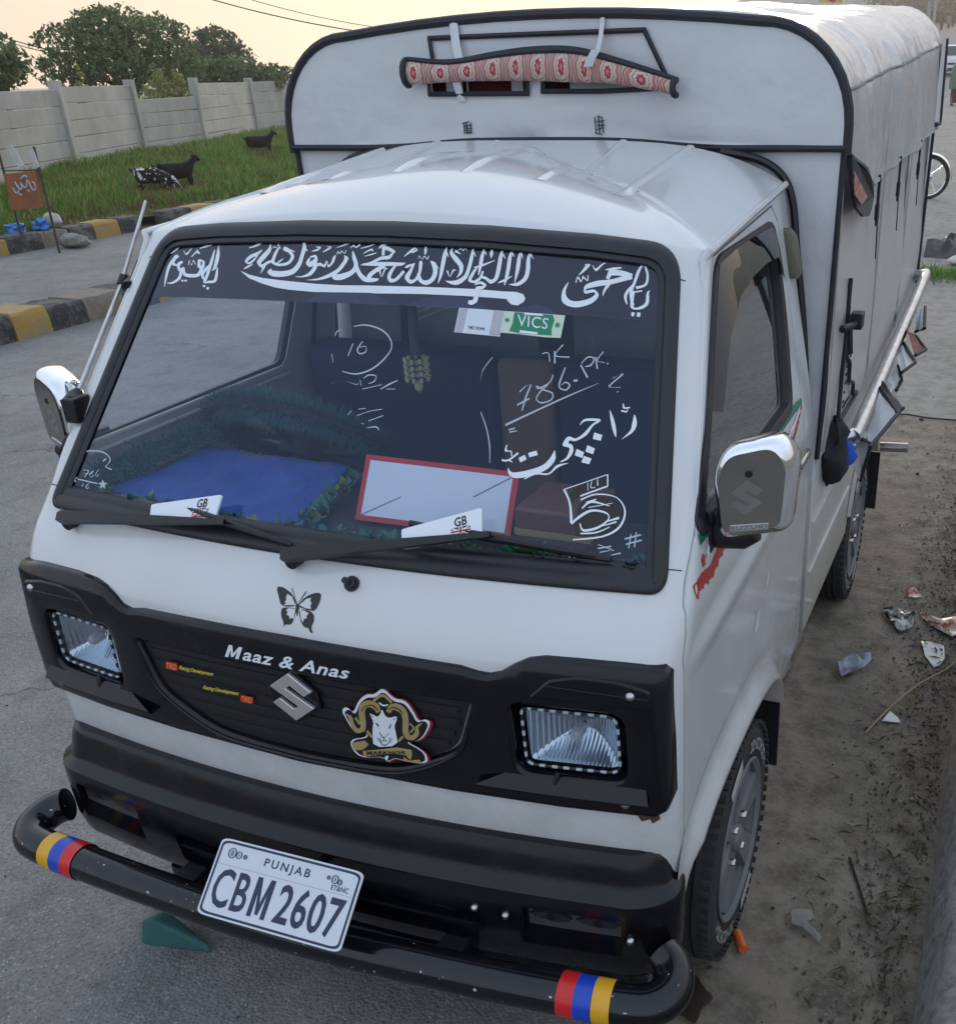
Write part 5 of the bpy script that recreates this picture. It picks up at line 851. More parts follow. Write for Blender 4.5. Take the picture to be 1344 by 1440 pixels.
for s in (-1, 1):   # inner wheel wells and mud flaps
    m = MB(); m.lathe([(.40, s*.44), (.40, s*.665)], (0, .503, .265), 'x', 30, a0=R(8), a1=R(172)); m.lathe([(.001, s*.44), (.40, s*.44)], (0, .503, .265), 'x', 30); m.build('wheel_well', [M_dash], VAN)
    m = MB(); m.box((s*.62, .925, .285), (.16, .008, .24)); m.build('mud_flap', [M_rubber], VAN)
m = MB(); m.tube([(-.6, .503, .265), (.6, .503, .265)], .03, 10); m.tube([(-.6, 2.30, .265), (.6, 2.30, .265)], .04, 10)
for s in (-1, 1): m.box((s*.30, 1.7, .40), (.05, 3.0, .09))
m.box((0, 1.2, .38), (.5, 1.3, .16)); m.build('chassis', [M_dash], VAN)
# ---- cabin: dashboard, seats, steering wheel
m = MB(); rws = [[(x, y, z) for y, z in ((FS(x, 1.03)+.03, 1.022), (FS(x, 1.03)+.10, 1.030), (.42, 1.025), (.47, 1.005), (.49, .95), (.46, .78), (.40, .70))] for x in np.linspace(-.62, .62, 25)]
m.grid(rws); DASH = m.build('dashboard', [mat('dash_top', (.03, .03, .032), .7)], VAN)
m = MB()
for cx in (-.36, .36):
    for (y0, y1, z0, z1) in ((.62, 1.06, .62, .78), (1.0, 1.12, .74, 1.16)): m.box((cx, (y0+y1)/2, (z0+z1)/2), (.54, y1-y0, z1-z0), 0)
m.build('seat', [M_seat], VAN, bevel=.04, segs=3)
m = MB(); m.box((0, 1.04, .95), (.15, .05, .40)); m.box((0, .8, .70), (.16, .5, .12)); m.build('seat_cover', [M_tan], VAN, bevel=.02)
cS = Vector((-.345, .60, 1.055)); ax = Vector((0, -.62, -.78)).normalized(); e1 = Vector((1, 0, 0)); e2 = ax.cross(e1).normalized()
ringp = [cS+e1*.195*math.cos(t)+e2*.195*math.sin(t) for t in np.linspace(0, 2*math.pi, 40, endpoint=False)]
m = MB(); m.tube(ringp, .018, 10, closed=True)
for t in (R(200), R(340), R(90)): m.tube([cS+ax*.03, cS+e1*.19*math.cos(t)+e2*.19*math.sin(t)], .011, 8)
m.tube([cS+ax*.05, cS-ax*.01], .05, 16); m.tube([cS+ax*.04, cS+ax*.42], .025, 10); SW = m.build('steering_wheel', [M_dash], VAN)
m = MB(); V_ = []; F_ = []
for k in range(9000):
    t = RNG.uniform(0, 2*math.pi); ph = RNG.uniform(0, 2*math.pi); c = cS+(e1*math.cos(t)+e2*math.sin(t))*.195; rad = (e1*math.cos(t)+e2*math.sin(t)); n = rad*math.cos(ph)+ax*math.sin(ph)
    tan = (-e1*math.sin(t)+e2*math.cos(t)); L = RNG.uniform(.020, .034); b0 = c+n*.016; tip = c+n*(.016+L)+tan*RNG.uniform(-.012, .012)+ax*RNG.uniform(-.008, .008); sd = tan*.0012
    i = len(V_); V_ += [b0-sd, b0+sd, tip]; F_.append((i, i+1, i+2))
m.add(V_, F_); m.build('fuzzy_cover', [mat('fuzz_green', (.03, .13, .085), .9, noise=(14, .7, (.05, .09, .16)))], SW, smooth=False)
# ---------------------------------------------------------------- load bed and canopy
BW = .695
m = MB(); m.box((0, 2.29, .60), (1.36, 2.12, .04)); m.box((0, 1.232, .76), (1.36, .02, .34)); m.box((0, 3.345, .76), (1.36, .03, .34)); BED = m.build('load_bed', [M_whited], VAN, bevel=.004)
for s in (-1, 1):
    # side board: flat panel with a stepped lower skirt and a cut for the wheel
    O = [(1.225, .40), (1.225, .925), (3.36, .945), (3.36, .50), (2.72, .46), (2.70, .50)]+[(2.30+.39*math.cos(a), .265+.39*math.sin(a)) for a in np.linspace(R(28), R(152), 16)]+[(1.93, .40)]
    m = MB(); m.prism(O, lambda u, v, d: (s*d, u, v), BW-.02, BW); SB = m.build('side_board', [M_whited], VAN, smooth=False, bevel=.003)
    m = MB()
    for z, a, b in ((.575, 1.235, 1.90), (.60, 2.70, 3.35), (.72, 1.235, 3.35)): m.tube([(s*(BW+.001), a, z), (s*(BW+.001), b, z)], .006, 8)
    m.build('pressing', [M_whited], SB)
    m = MB(); m.lathe([(.39, s*(BW-.01)), (.388, s*(BW+.008)), (.402, s*(BW+.013)), (.425, s*(BW+.002))], (0, 2.30, .265), 'x', 30, a0=R(28), a1=R(152)); m.build('arch_lip', [M_whited], SB, angle=50)
    # steel rail along the bed
    m = MB(); P = [(s*.68, 1.50, .862), (s*.715, 1.525, .860), (s*.738, 1.56, .860), (s*.746, 1.62, .861), (s*.75, 2.4, .918), (s*.752, 3.30, .985), (s*.74, 3.345, .99), (s*.69, 3.36, .99)]
    m.tube([tuple(p) for p in catmull(P, 5)], .022, 14); m.build('bed_rail', [M_steel], VAN)
    m = MB(); m.lathe([(.001, s*.36), (.40, s*.36), (.40, s*.66)], (0, 2.30, .265), 'x', 24, a0=0, a1=math.pi); m.build('wheel_well', [M_dash], VAN)
    m = MB(); m.box((s*.62, 2.72, .30), (.17, .008, .24)); m.build('mud_flap', [M_rubber], VAN)
m = MB(); m.tube([(.30, 2.9, .36), (.62, 2.95, .36), (.79, 2.95, .37)], .02, 10); m.build('exhaust_pipe', [M_steel], VAN)
# black wrap and blue cloth round the front end of the rail
m = MB(); rn_ = random.Random(2); rws = []
for z, w_, d_ in ((.955, .008, .014), (.945, .024, .035), (.92, .036, .05), (.89, .030, .045), (.87, .046, .06), (.84, .040, .06), (.815, .045, .05), (.79, .026, .03), (.775, .01, .012)):
    rws.append([(.712+w_*math.cos(t)*rn_.uniform(.65, 1.3), 1.39+d_*math.sin(t)*rn_.uniform(.65, 1.3), z+rn_.uniform(-.01, .01)) for t in np.linspace(0, 2*math.pi, 14, endpoint=False)])
m.grid(rws, wrap=True); m.build('rag_wrap', [mat('black_cloth', (.01, .01, .012), .85)], VAN, angle=80)
m = MB(); rws = [[(.738+k_*.026*math.cos(t)*rn_.uniform(.6, 1.3), 1.47+k_*.034*math.sin(t)*rn_.uniform(.6, 1.3), z+rn_.uniform(-.006, .006)) for t in np.linspace(0, 2*math.pi, 12, endpoint=False)] for z, k_ in ((.80, .1), (.81, .7), (.83, 1), (.845, .8), (.86, .9), (.87, .1))]
m.grid(rws, wrap=True); m.build('blue_rag', [mat('blue_cloth', (.01, .08, .45), .7)], VAN, angle=80)
# ---- canopy: arched vinyl hood
HW, ZT, YF, YB = .716, 1.890, 1.225, 3.46
def rise(y): return .115*((y-YF)/(YB-YF))
def arch(y, hw=HW, n=10, zt=ZT, rad=.20, z0=1.45):
    """cross-section from the left hem over the top to the right hem"""
    P = []; zt = zt+rise(y)
    for i in range(8): P.append((-hw-.0, z0+(zt-rad-.03-z0)*i/8))
    for i in range(n+1):
        t = math.pi-math.pi/2*i/n; P.append((-hw+rad+rad*math.cos(t), zt-.03-rad+rad*math.sin(t)))
    for i in range(1, 10): x = (-hw+rad)*(1-i/5); P.append((x, zt-.03+.03*(1-(x/(hw-rad))**2)))
    for i in range(n+1):
        t = math.pi/2-math.pi/2*i/n; P.append((hw-rad+rad*math.cos(t), zt-.03-rad+rad*math.sin(t)))
    for i in range(1, 9): P.append((hw, z0+(zt-rad-.03-z0)*(1-i/8)))
    return P
from mathutils import noise as MN
rws = []
for j in range(57):
    y = YF+(YB-YF)*j/56; sag = .010*math.sin(math.pi*((j/56*3) % 1)); hem = 1.614-.115*min(1, (y-YF)/.42)+.045*max(0, (y-YF-.42)/(YB-YF-.42))
    sec = []
    for x, z in arch(y, z0=hem):
        k = MN.noise(Vector((x*2.2, y*4, z*2.5)))*.014+MN.noise(Vector((x*5, y*15, z*2.2)))*.0075+MN.noise(Vector((x*9, y*30, z*4)))*.0035
        fl = max(0, (1.75-z)/.25)*.022*math.sin(y*5.2+.6)*min(1, (y-YF)/.2)
        sx = (1 if x > 0 else -1) if abs(x) > HW-.05 else 0
        ed = min(1, j/3)
        sec.append((x+sx*(k*ed+max(0, fl)), y, z+((k*1.2-sag) if abs(x) < HW-.01 and z > 1.7 else 0)*ed))
    rws.append(sec)
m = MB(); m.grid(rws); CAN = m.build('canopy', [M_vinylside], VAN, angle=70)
# hems along both sides, binding on the front and rear edges
M_hem = mat('hem_grey', (.30, .31, .32), .6)
for e in (0, -1): m = MB(); m.tube([r[e] for r in rws], .005, 6); m.build('hem', [M_hem], CAN)
m = MB(); a = arch(YF-.004, z0=1.60, hw=HW+.002); m.tube([(x, YF-.004, z) for x, z in a], .0115, 8); m.build('edge_binding', [M_trim], CAN)
for s in (-1, 1):
    m = MB(); m.tube([(s*(HW+.008+.008*t), YB+.01*t, 1.86-.30*t) for t in np.linspace(0, 1, 8)]+[(s*(HW+.012), YB-.12, 1.562)], .0085, 8); m.build('edge_binding', [M_trim], CAN)
    m = MB(); m.grid([[(s*(HW+.004+(.004+.008*t)*v), YB-.12+(.12+.01*t)*v, 1.86-.30*t) for v in (0, .5, 1)] for t in np.linspace(0, 1, 8)]); m.build('rear_flap', [M_vinyl], CAN)
    m = MB(); m.tube([tuple(Vector(r[{-1: 10, 1: -11}[s]])*1.0+Vector((s*.004, 0, .003))) for r in rws], .0035, 6); m.build('seam', [mat('seam_grey', (.2, .2, .2), .7)], CAN)
for j in (14, 26, 40): 
    for e in (0, -1):
        m = MB(); p = Vector(rws[j][e]); q = Vector((p.x*1.004, p.y, p.z)); m.tube([q+Vector((0, 0, .01)), q+Vector((0, .004, -.07)), q+Vector((.0, .01, -.12))], .004, 6); m.box(tuple(q+Vector((0, .005, -.085))), (.010, .022, .04)); m.tube([q+Vector((0, .012, -.06)), q+Vector((.003, .02, -.15)), q+Vector((.004, .028, -.21))], .002, 5); m.build('tie_strap', [M_trim], CAN)
# front panel of the canopy: upper sheet with two windows, binding, lower sheet down to the bed
fp = [(x, z) for x, z in arch(YF, z0=1.614, hw=HW-.004)]
def wavy(x, z): return YF-.006+.010*MN.noise(Vector((x*2.3, 3.1, z*3)))*min(1, max(0, (1.87-z)/.1))-.010*math.exp(-((x-.0)/.5)**2)*max(0, (1.8-z)/.2)*.5
W1_ = [(-.287, 1.80), (-.287, 1.733), (-.030, 1.733), (-.030, 1.80)]; W2_ = [(.014, 1.80), (.010, 1.737), (.283, 1.733), (.276, 1.755), (.2, 1.785)]
v, f = fill2d(fp, [W1_, W2_], .035); UP = mesh('front_sheet', [(a, wavy(a, b), b) for a, b in v], f, M_vinyl, CAN, angle=80)
m = MB()
def strip(pts, wd, off, mi=0):
    for (a, b) in zip(pts[:-1], pts[1:]):
        A_, B_ = Vector(a), Vector(b); n = 8; d = (B_-A_).normalized(); nn = Vector((-d.y, d.x))*wd/2; A_ = A_-d*wd*.35; B_ = B_+d*wd*.35
        m.grid([[((A_+(B_-A_)*i/n+k*nn).x, wavy(*(A_+(B_-A_)*i/n))-off-(.003 if abs(k) < .5 else 0), (A_+(B_-A_)*i/n+k*nn).y) for k in (-1, -.9, 0, .9, 1)] for i in range(n+1)], mi)
strip([(-.272, 1.762), (-.280, 1.850), (0, 1.851), (.258, 1.851), (.312, 1.752)], .011, .006)
strip([(-.290, 1.77), (-.292, 1.732), (-.030, 1.730), (-.028, 1.765)], .011, .008); strip([(.012, 1.765), (.009, 1.734), (.15, 1.732), (.288, 1.736)], .011, .010)
m.build('window_binding', [M_trim], UP, smooth=False)
m = MB(); hx = np.linspace(-.716, .716, 41); m.tube([(x, YF-.010, 1.6125+.017*math.exp(-(x/.33)**4)) for x in hx], .0075, 8); m.build('sheet_hem', [M_trim], UP)
m = MB(); m.grid([[(x, YF+.05+.01*math.sin(x*6), z) for z in (1.71, 1.86)] for x in np.linspace(-.32, -.02, 6)], 0); m.grid([[(x, YF+.012, z) for z in (1.728, 1.80)] for x in (-.26, -.215)], 1)
m.grid([[(x, YF+.013, z) for z in (1.728, 1.80)] for x in (-.205, -.20)], 1); m.grid([[(x, YF+.012, z) for z in (1.728, 1.80)] for x in (-.085, -.055)], 1)
m.grid([[(x, YF+.06, z) for z in (1.71, 1.86)] for x in (.01, .06)], 0); m.grid([[(x, YF+.012, z) for z in (1.728, 1.79)] for x in (.065, .29)], 1)
m.box((.150, YF+.009, 1.758), (.045, .006, .02), 2); m.build('inner_curtain', [M_dkred, mat('window_plastic', (.42, .44, .46), .35), M_inner], UP, smooth=False)
# rolled patterned flap above the windows
M_cloth = mat('floral_cloth', (.55, .46, .40), .8)
n = M_cloth.node_tree; p = n.nodes['Principled BSDF']; tc = n.nodes['Texture Coordinate']
def nd(t, **k):
    q = n.nodes.new(t)
    for a, b in k.items(): setattr(q, a, b)
    return q
def mth(op, a, b=None, c=None):
    q = nd('ShaderNodeMath', operation=op)
    for i, z in enumerate((a, b, c)):
        if z is None: continue
        if isinstance(z, (int, float)): q.inputs[i].default_value = z
        else: n.links.new(z, q.inputs[i])
    return q.outputs[0]
sp = nd('ShaderNodeSeparateXYZ'); n.links.new(tc.outputs['UV'], sp.inputs[0])
u, v_ = sp.outputs[0], sp.outputs[1]
fu = mth('SUBTRACT', mth('FRACT', mth('MULTIPLY', u, 10.5)), .5); fv = mth('SUBTRACT', v_, .5)
rad = mth('SQRT', mth('ADD', mth('MULTIPLY', fu, fu), mth('MULTIPLY', mth('MULTIPLY', fv, fv), .55)))
ang = mth('ARCTAN2', fv, fu); pet = mth('MULTIPLY', mth('SINE', mth('MULTIPLY', ang, 8)), .016)
rr = mth('ADD', rad, pet)
cr = nd('ShaderNodeValToRGB'); cr.color_ramp.interpolation = 'CONSTANT'; e = cr.color_ramp.elements
e[0].position = 0; e[0].color = (.50, .24, .20, 1); e[1].position = .045; e[1].color = (.34, .04, .05, 1)
for ps, c_ in ((.125, (.56, .44, .37, 1)), (.205, (.24, .09, .09, 1)), (.228, (.55, .43, .36, 1)), (.30, (.36, .16, .14, 1)), (.40, (.50, .36, .31, 1)), (.44, (.27, .08, .08, 1)), (.48, (.48, .33, .28, 1))):
    q = e.new(ps); q.color = c_
n.links.new(rr, cr.inputs[0]); n.links.new(cr.outputs[0], p.inputs['Base Color'])
top_l = [(-.335, 1.806), (-.22, 1.796), (-.10, 1.808), (0, 1.815), (.10, 1.812), (.20, 1.790), (.335, 1.752)]
bot_l = [(-.335, 1.752), (-.22, 1.757), (-.10, 1.757), (0, 1.755), (.10, 1.750), (.20, 1.745), (.335, 1.722)]
T_ = catmull(top_l, 8); B_ = catmull(bot_l, 8); m = MB(); rws = []
for t, b in zip(T_, B_):
    row = []
    for k in range(9):
        a = -math.pi/2*1.15+math.pi*1.15*k/8
        c_ = (t+b)/2; h = (t[1]-b[1])/2; row.append((c_[0], YF-.030-.022*math.cos(a), c_[1]+h*math.sin(a)))
    rws.append(row)
m.grid(rws); FL = m.build('rolled_flap', [M_cloth], CAN)
uvl = FL.data.uv_layers.new(name='uv'); nV = 9; nU = len(rws)
for l in FL.data.loops: uvl.data[l.index].uv = ((l.vertex_index//nV)/(nU-1), (l.vertex_index % nV)/8)
m = MB(); m.tube([(t[0], YF-.034, t[1]+.002) for t in T_], [.0055+.004*math.sin(i/len(T_)*3.1) for i in range(len(T_))], 8)
for i in (0, -1): m.tube([Vector(rws[i][k])+Vector((-.002 if i == 0 else .002, -.003, 0)) for k in range(9)], .0075, 8)
m.build('flap_binding', [M_trim], FL)
m = MB()
def strap(pts, wd): m.grid([[(x-wd/2, y, z), (x, y-.002, z), (x+wd/2, y, z)] for x, y, z in pts])
strap([(-.214, YF-.010, 1.888), (-.206, YF-.022, 1.84), (-.196, YF-.030, 1.805)], .022); m.build('flap_strap', [M_vinyl], CAN); m = MB(); strap([(-.209, YF-.030, 1.756), (-.209, YF-.018, 1.73), (-.206, YF-.014, 1.715)], .020); m.build('flap_strap', [M_vinyl], CAN); m = MB()
strap([(.160, YF-.010, 1.880), (.160, YF-.026, 1.84), (.158, YF-.045, 1.812)], .011); strap([(.162, YF-.062, 1.815), (.148, YF-.064, 1.795), (.142, YF-.062, 1.782)], .022)
m.build('flap_strap', [M_vinyl], CAN)
m = MB(); rn_ = random.Random(5)
for (cx, cz, w_, h_) in ((-.199, 1.657, .018, .024), (.144, 1.662, .018, .034)):
    for k in range(5): z = cz-h_/2+h_*k/4; m.tube([(cx-w_/2+rn_.uniform(-.004, .004), wavy(cx, z)-.004, z+rn_.uniform(-.003, .003)), (cx+w_/2+rn_.uniform(-.004, .004), wavy(cx, z)-.004, z+rn_.uniform(-.003, .003))], .0011, 5)
    for k in range(3): x = cx-w_/2+w_*k/2; m.tube([(x, wavy(x, cz)-.0035, cz-h_/2), (x+rn_.uniform(-.003, .003), wavy(x, cz)-.0035, cz+h_/2)], .0013, 5)
for cx in (-.24, .37, .40): m.tube([(cx-.012, YF-.019, 1.622), (cx+.02, YF-.019, 1.620)], .001, 5)
m.build('stitching', [M_trim], CAN)
# lower front sheet (beside the cab) and the cab gasket
for s in (-1, 1): m = MB(); m.grid([[(s*x, YF+.004+.006*MN.noise(Vector((x*5, s*2.0, z*3))), z) for z in np.linspace(.90, 1.614, 14)] for x in np.linspace(.05, .708, 12)]); m.build('lower_front_sheet', [M_vinyl], CAN, angle=80)
for s in (-1, 1): m = MB(); m.tube([(s*.712, YF, 1.62), (s*.708, YF-.001, 1.3), (s*.703, YF-.001, .98), (s*.700, YF, .90)], .0065, 8); m.build('corner_binding', [M_trim], CAN)
for s in (-1, 1): m = MB(); m.tube([tuple(q) for q in catmull([(s*.44, 1.205, 1.606), (s*.53, 1.205, 1.590), (s*.585, 1.205, 1.555), (s*.610, 1.203, 1.50), (s*.625, 1.20, 1.40), (s*.648, 1.20, 1.25), (s*.67, 1.2, 1.05)], 6)], .009, 8); m.build('gasket', [M_rubber], CAN)
# side sheets below the hood
for s in (-1, 1):
    m = MB(); m.grid([[(s*(.702+.010*math.sin(z*7)+.006*MN.noise(Vector((y*3, z*4, 1)))), y, z) for z in np.linspace(.89, 1.58, 12)] for y in np.linspace(YF+.004, YB-.02, 40)]); SS = m.build('side_sheet', [M_sheet], CAN, angle=80)
    for pts in ([(1.42, .93), (1.455, 1.30)], [(1.45, 1.25), (1.48, 1.10), (1.56, 1.06), (1.57, 1.01), (1.66, .98), (1.67, .945), (1.75, .93)], [(1.42, .93), (1.75, .925)], [(3.40, .95), (3.42, 1.55)]):
        m = MB(); m.tube([(s*.716, y, z) for y, z in pts], .006, 6); m.build('sheet_binding', [M_trim], SS)
    m = MB()
    for k in range(18):
        a = k/18; y, z = (1.50+.10*a, .97+.14*math.sin(a*math.pi)); m.box((s*.715, y, z), (.003, .012, .006))
    for k in range(9): m.box((s*.715, 1.50+.012*k, .955), (.003, .007, .006))
    m.build('dashed_stitching', [M_trim], SS)
    # corner pocket: black pointed tab with a scrap of the floral cloth
    q = [(1.235, 1.60), (1.30, 1.572), (1.45, 1.540), (1.627, 1.502), (1.72, 1.462), (1.66, 1.442), (1.52, 1.440), (1.40, 1.452), (1.31, 1.482), (1.25, 1.545)]
    m = MB(); m.prism(q, lambda u, v, d: (s*(d+.012*math.sin((u-1.26)*9)), u, v), .724, .732); m.build('corner_tab', [M_trim], SS, smooth=False)
    m = MB(); q2 = [(1.25, 1.565), (1.31, 1.535), (1.40, 1.497), (1.34, 1.485), (1.27, 1.515)]; m.prism(q2, lambda u, v, d: (s*(d+.012*math.sin((u-1.26)*9)), u, v), .733, .736); m.build('tab_cloth', [mat('tab_red', (.30, .07, .06), .8, noise=(60, 1, (.5, .38, .33)))], SS, smooth=False)
    # metal latch
    m = MB(); m.tube([(s*.722, 1.33, 1.20), (s*.745, 1.40, 1.20)], .010, 8); m.tube([(s*.735, 1.37, 1.20), (s*.74, 1.375, 1.13)], .008, 8); m.box((s*.745, 1.42, 1.205), (.03, .045, .04)); m.build('latch', [M_blackm], SS, bevel=.004)
    # loose hem flaps hanging out over the rail
    fl_ = [([(0.76, 1.681, 0.842), (0.765, 1.921, 0.903), (0.84, 1.736, 0.881), (0.8, 1.47, 0.863)], 0), ([(0.765, 1.942, 0.92), (0.845, 1.848, 0.866), (0.84, 1.741, 0.876), (0.765, 1.909, 0.897)], 3),
      ([(0.765, 2.09, 0.881), (0.77, 2.372, 0.857), (0.8, 2.221, 0.849), (0.8, 2.057, 0.86)], 0), ([(0.765, 2.316, 0.902), (0.77, 2.466, 0.916), (0.84, 2.18, 0.921), (0.81, 2.076, 0.913)], 0),
      ([(0.765, 2.547, 0.947), (0.78, 2.825, 0.862), (0.85, 2.456, 0.899), (0.83, 2.278, 0.92)], 2), ([(0.77, 2.864, 0.941), (0.80, 2.889, 0.957), (0.83, 2.556, 0.949), (0.79, 2.68, 0.908)], 0), ([(0.74, 1.53, 0.797), (0.75, 1.62, 0.839), (0.8, 1.50, 0.863), (0.762, 1.65, 0.70)], 0)]
    for Q4, mi in fl_:
        m = MB(); Q = [Vector((s*a, b, c_-.004)) for a, b, c_ in Q4]
        m.grid([[Q[0].lerp(Q[1], i/6).lerp(Q[3].lerp(Q[2], i/6), j/5)+Vector((s*.004*math.sin(i*1.3)*j/5, 0, .004*math.sin(i*1.7+j))) for j in range(6)] for i in range(7)], 0)
        m.tube([Q[1], Q[2], Q[3]], .006, 6, m=1)
        m.build('hem_flap', [[M_vinyl, M_trim, mat('flap_cloth', (.32, .12, .10), .8, noise=(50, 1, (.06, .02, .02))), M_trim][mi], M_trim], SS, angle=60)
# rear sheet and inner top
m = MB(); v, f = fill2d([(x, z) for x, z in arch(YB, z0=.95, hw=HW-.01)], (), .1); m.add([(a, YB-.012, b) for a, b in v], f); m.build('rear_sheet', [M_vinyl], CAN)
for yy in (1.26, 2.0, 2.72, 3.42): m = MB(); m.tube([(x*.985, yy, z-.022) for x, z in arch(yy, z0=.93)], .008, 8); m.build('hoop', [M_steel], CAN)
# ---------------------------------------------------------------- ground, roads, kerbs
def zr(y): return 0 if y < 25 else (.0009*(y-25)**2 if y < 60 else 1.1025+.05*(y-60))
def zg(x, y): return zr(y)*min(1, max(0, (x/max(y, 1)+.40)/.25))
def rebase(o):
    co = [v.co for v in o.data.vertices]; lo = Vector((min(c.x for c in co), min(c.y for c in co), min(c.z for c in co))); hi = Vector((max(c.x for c in co), max(c.y for c in co), max(c.z for c in co)))
    c = Vector(((lo.x+hi.x)/2, (lo.y+hi.y)/2, lo.z)); o.data.transform(Matrix.Translation(-c)); o.location = c; return o
def node_mat(name, rough=.9):
    m = bpy.data.materials.new(name); m.use_nodes = True; n = m.node_tree; p = n.nodes['Principled BSDF']; p.inputs['Roughness'].default_value = rough
    tc = n.nodes.new('ShaderNodeTexCoord')
    class K: pass
    k = K(); k.m, k.n, k.p = m, n, p
    def noise(s, det=8, rg=.6, vec=None):
        q = n.nodes.new('ShaderNodeTexNoise'); q.inputs['Scale'].default_value = s; q.inputs['Detail'].default_value = det; q.inputs['Roughness'].default_value = rg
        n.links.new(vec or tc.outputs['Object'], q.inputs['Vector']); return q.outputs[0]
    def voro(s, feat='F1', out=0):
        q = n.nodes.new('ShaderNodeTexVoronoi'); q.inputs['Scale'].default_value = s; q.feature = feat; n.links.new(tc.outputs['Object'], q.inputs['Vector']); return q.outputs[out]
    def rng(v, a, b, c=0, d=1):
        q = n.nodes.new('ShaderNodeMapRange'); q.inputs[1].default_value = a; q.inputs[2].default_value = b; q.inputs[3].default_value = c; q.inputs[4].default_value = d; n.links.new(v, q.inputs[0]); return q.outputs[0]
    def mixc(f, a, b):
        q = n.nodes.new('ShaderNodeMix'); q.data_type = 'RGBA'
        n.links.new(f, q.inputs[0])
        for i, c in ((6, a), (7, b)):
            if isinstance(c, tuple): q.inputs[i].default_value = (*c, 1)
            else: n.links.new(c, q.inputs[i])
        return q.outputs[2]
    def math_(op, a, b):
        q = n.nodes.new('ShaderNodeMath'); q.operation = op
        for i, c in enumerate((a, b)):
            if isinstance(c, (int, float)): q.inputs[i].default_value = c
            else: n.links.new(c, q.inputs[i])
        return q.outputs[0]
    def bump(h, st, dist):
        q = n.nodes.new('ShaderNodeBump'); q.inputs['Strength'].default_value = st; q.inputs['Distance'].default_value = dist; n.links.new(h, q.inputs['Height']); n.links.new(q.outputs[0], p.inputs['Normal'])
    def colour(c): n.links.new(c, p.inputs['Base Color'])
    k.noise, k.voro, k.rng, k.mixc, k.math, k.bump, k.colour, k.tc = noise, voro, rng, mixc, math_, bump, colour, tc
    return k
K = node_mat('dusty_dirt', .95)
a = K.mixc(K.rng(K.noise(1.1), .35, .68), (.22, .18, .135), (.33, .285, .225)); b = K.mixc(K.rng(K.noise(9, 10, .7), .42, .62), a, (.13, .105, .08)); c = K.mixc(K.rng(K.noise(60, 6, .8), .5, .75), b, (.26, .245, .22))
K.colour(c); K.bump(K.math('ADD', K.noise(7, 10, .7), K.math('MULTIPLY', K.noise(55, 8, .75), .5)), .8, .03); M_dirt = K.m
K = node_mat('worn_asphalt', .85)
cs = K.n.nodes.new('ShaderNodeSeparateColor'); K.n.links.new(K.voro(125, 'F1', 1), cs.inputs[0]); v1 = K.voro(125); v2 = K.voro(90)
stone = K.mixc(K.rng(cs.outputs[0], .45, 1.0), (.07, .07, .072), (.42, .41, .385))
a = K.mixc(K.rng(K.noise(.9, 8, .65), .35, .68), (.145, .145, .144), (.25, .245, .235)); b = K.mixc(K.rng(v1, .18, .50, .75, 0), a, stone); c = K.mixc(K.rng(K.noise(5, 10, .75), .50, .70, 0, .7), b, (.085, .083, .08)); d0 = K.mixc(K.rng(K.noise(48, 5, .8), .62, .74), c, (.30, .29, .27))
wrp = K.n.nodes.new('ShaderNodeVectorMath'); wrp.operation = 'MULTIPLY_ADD'; nz3 = K.n.nodes.new('ShaderNodeTexNoise'); nz3.inputs['Scale'].default_value = 2.2; nz3.inputs['Detail'].default_value = 6; K.n.links.new(K.tc.outputs['Object'], nz3.inputs[0]); K.n.links.new(nz3.outputs[1], wrp.inputs[0]); wrp.inputs[1].default_value = (.6, .6, .6); K.n.links.new(K.tc.outputs['Object'], wrp.inputs[2])
vc = K.n.nodes.new('ShaderNodeTexVoronoi'); vc.feature = 'DISTANCE_TO_EDGE'; vc.inputs['Scale'].default_value = .75; K.n.links.new(wrp.outputs[0], vc.inputs['Vector'])
crk = K.math('MULTIPLY', K.rng(vc.outputs['Distance'], .0015, .006, .8, 0), K.rng(K.noise(.6), .48, .6)); d = K.mixc(crk, d0, (.03, .03, .03))
K.colour(d); K.bump(K.math('ADD', K.math('MULTIPLY', v1, -1.0), K.math('ADD', K.math('MULTIPLY', cs.outputs[0], .6), K.math('MULTIPLY', K.noise(45, 8, .75), 1.0))), .75, .004); M_road = K.m
K = node_mat('kerb_concrete', .9)
a = K.mixc(K.rng(K.noise(2.5), .35, .7), (.30, .295, .285), (.20, .195, .18)); b = K.mixc(K.rng(K.noise(26, 10, .75), .45, .68), a, (.085, .078, .068)); K.colour(b); K.bump(K.noise(40, 10, .7), .7, .01); M_conc = K.m
def paint(name, c1, c2):
    K = node_mat(name, .8); f = K.math('MULTIPLY', K.rng(K.noise(5, 10, .75), .46, .60), .85); a = K.mixc(f, c1, c2); b = K.mixc(K.rng(K.noise(38, 8, .8), .56, .72), a, (.30, .28, .25)); K.colour(b); K.bump(K.noise(22, 10, .7), .8, .015); return K.m
M_ky = paint('kerb_yellow', (.36, .22, .045), (.24, .205, .15)); M_kb = paint('kerb_black', (.025, .026, .03), (.15, .14, .125)); M_kt = paint('kerb_bare', (.20, .17, .13), (.13, .11, .085))
ys = [-80, -40, -20, -10, -5, 0, 5, 10, 15, 20, 25]+list(range(28, 62, 3))+[70, 80, 100, 120, 150, 190, 240, 300, 400, 600, 660]
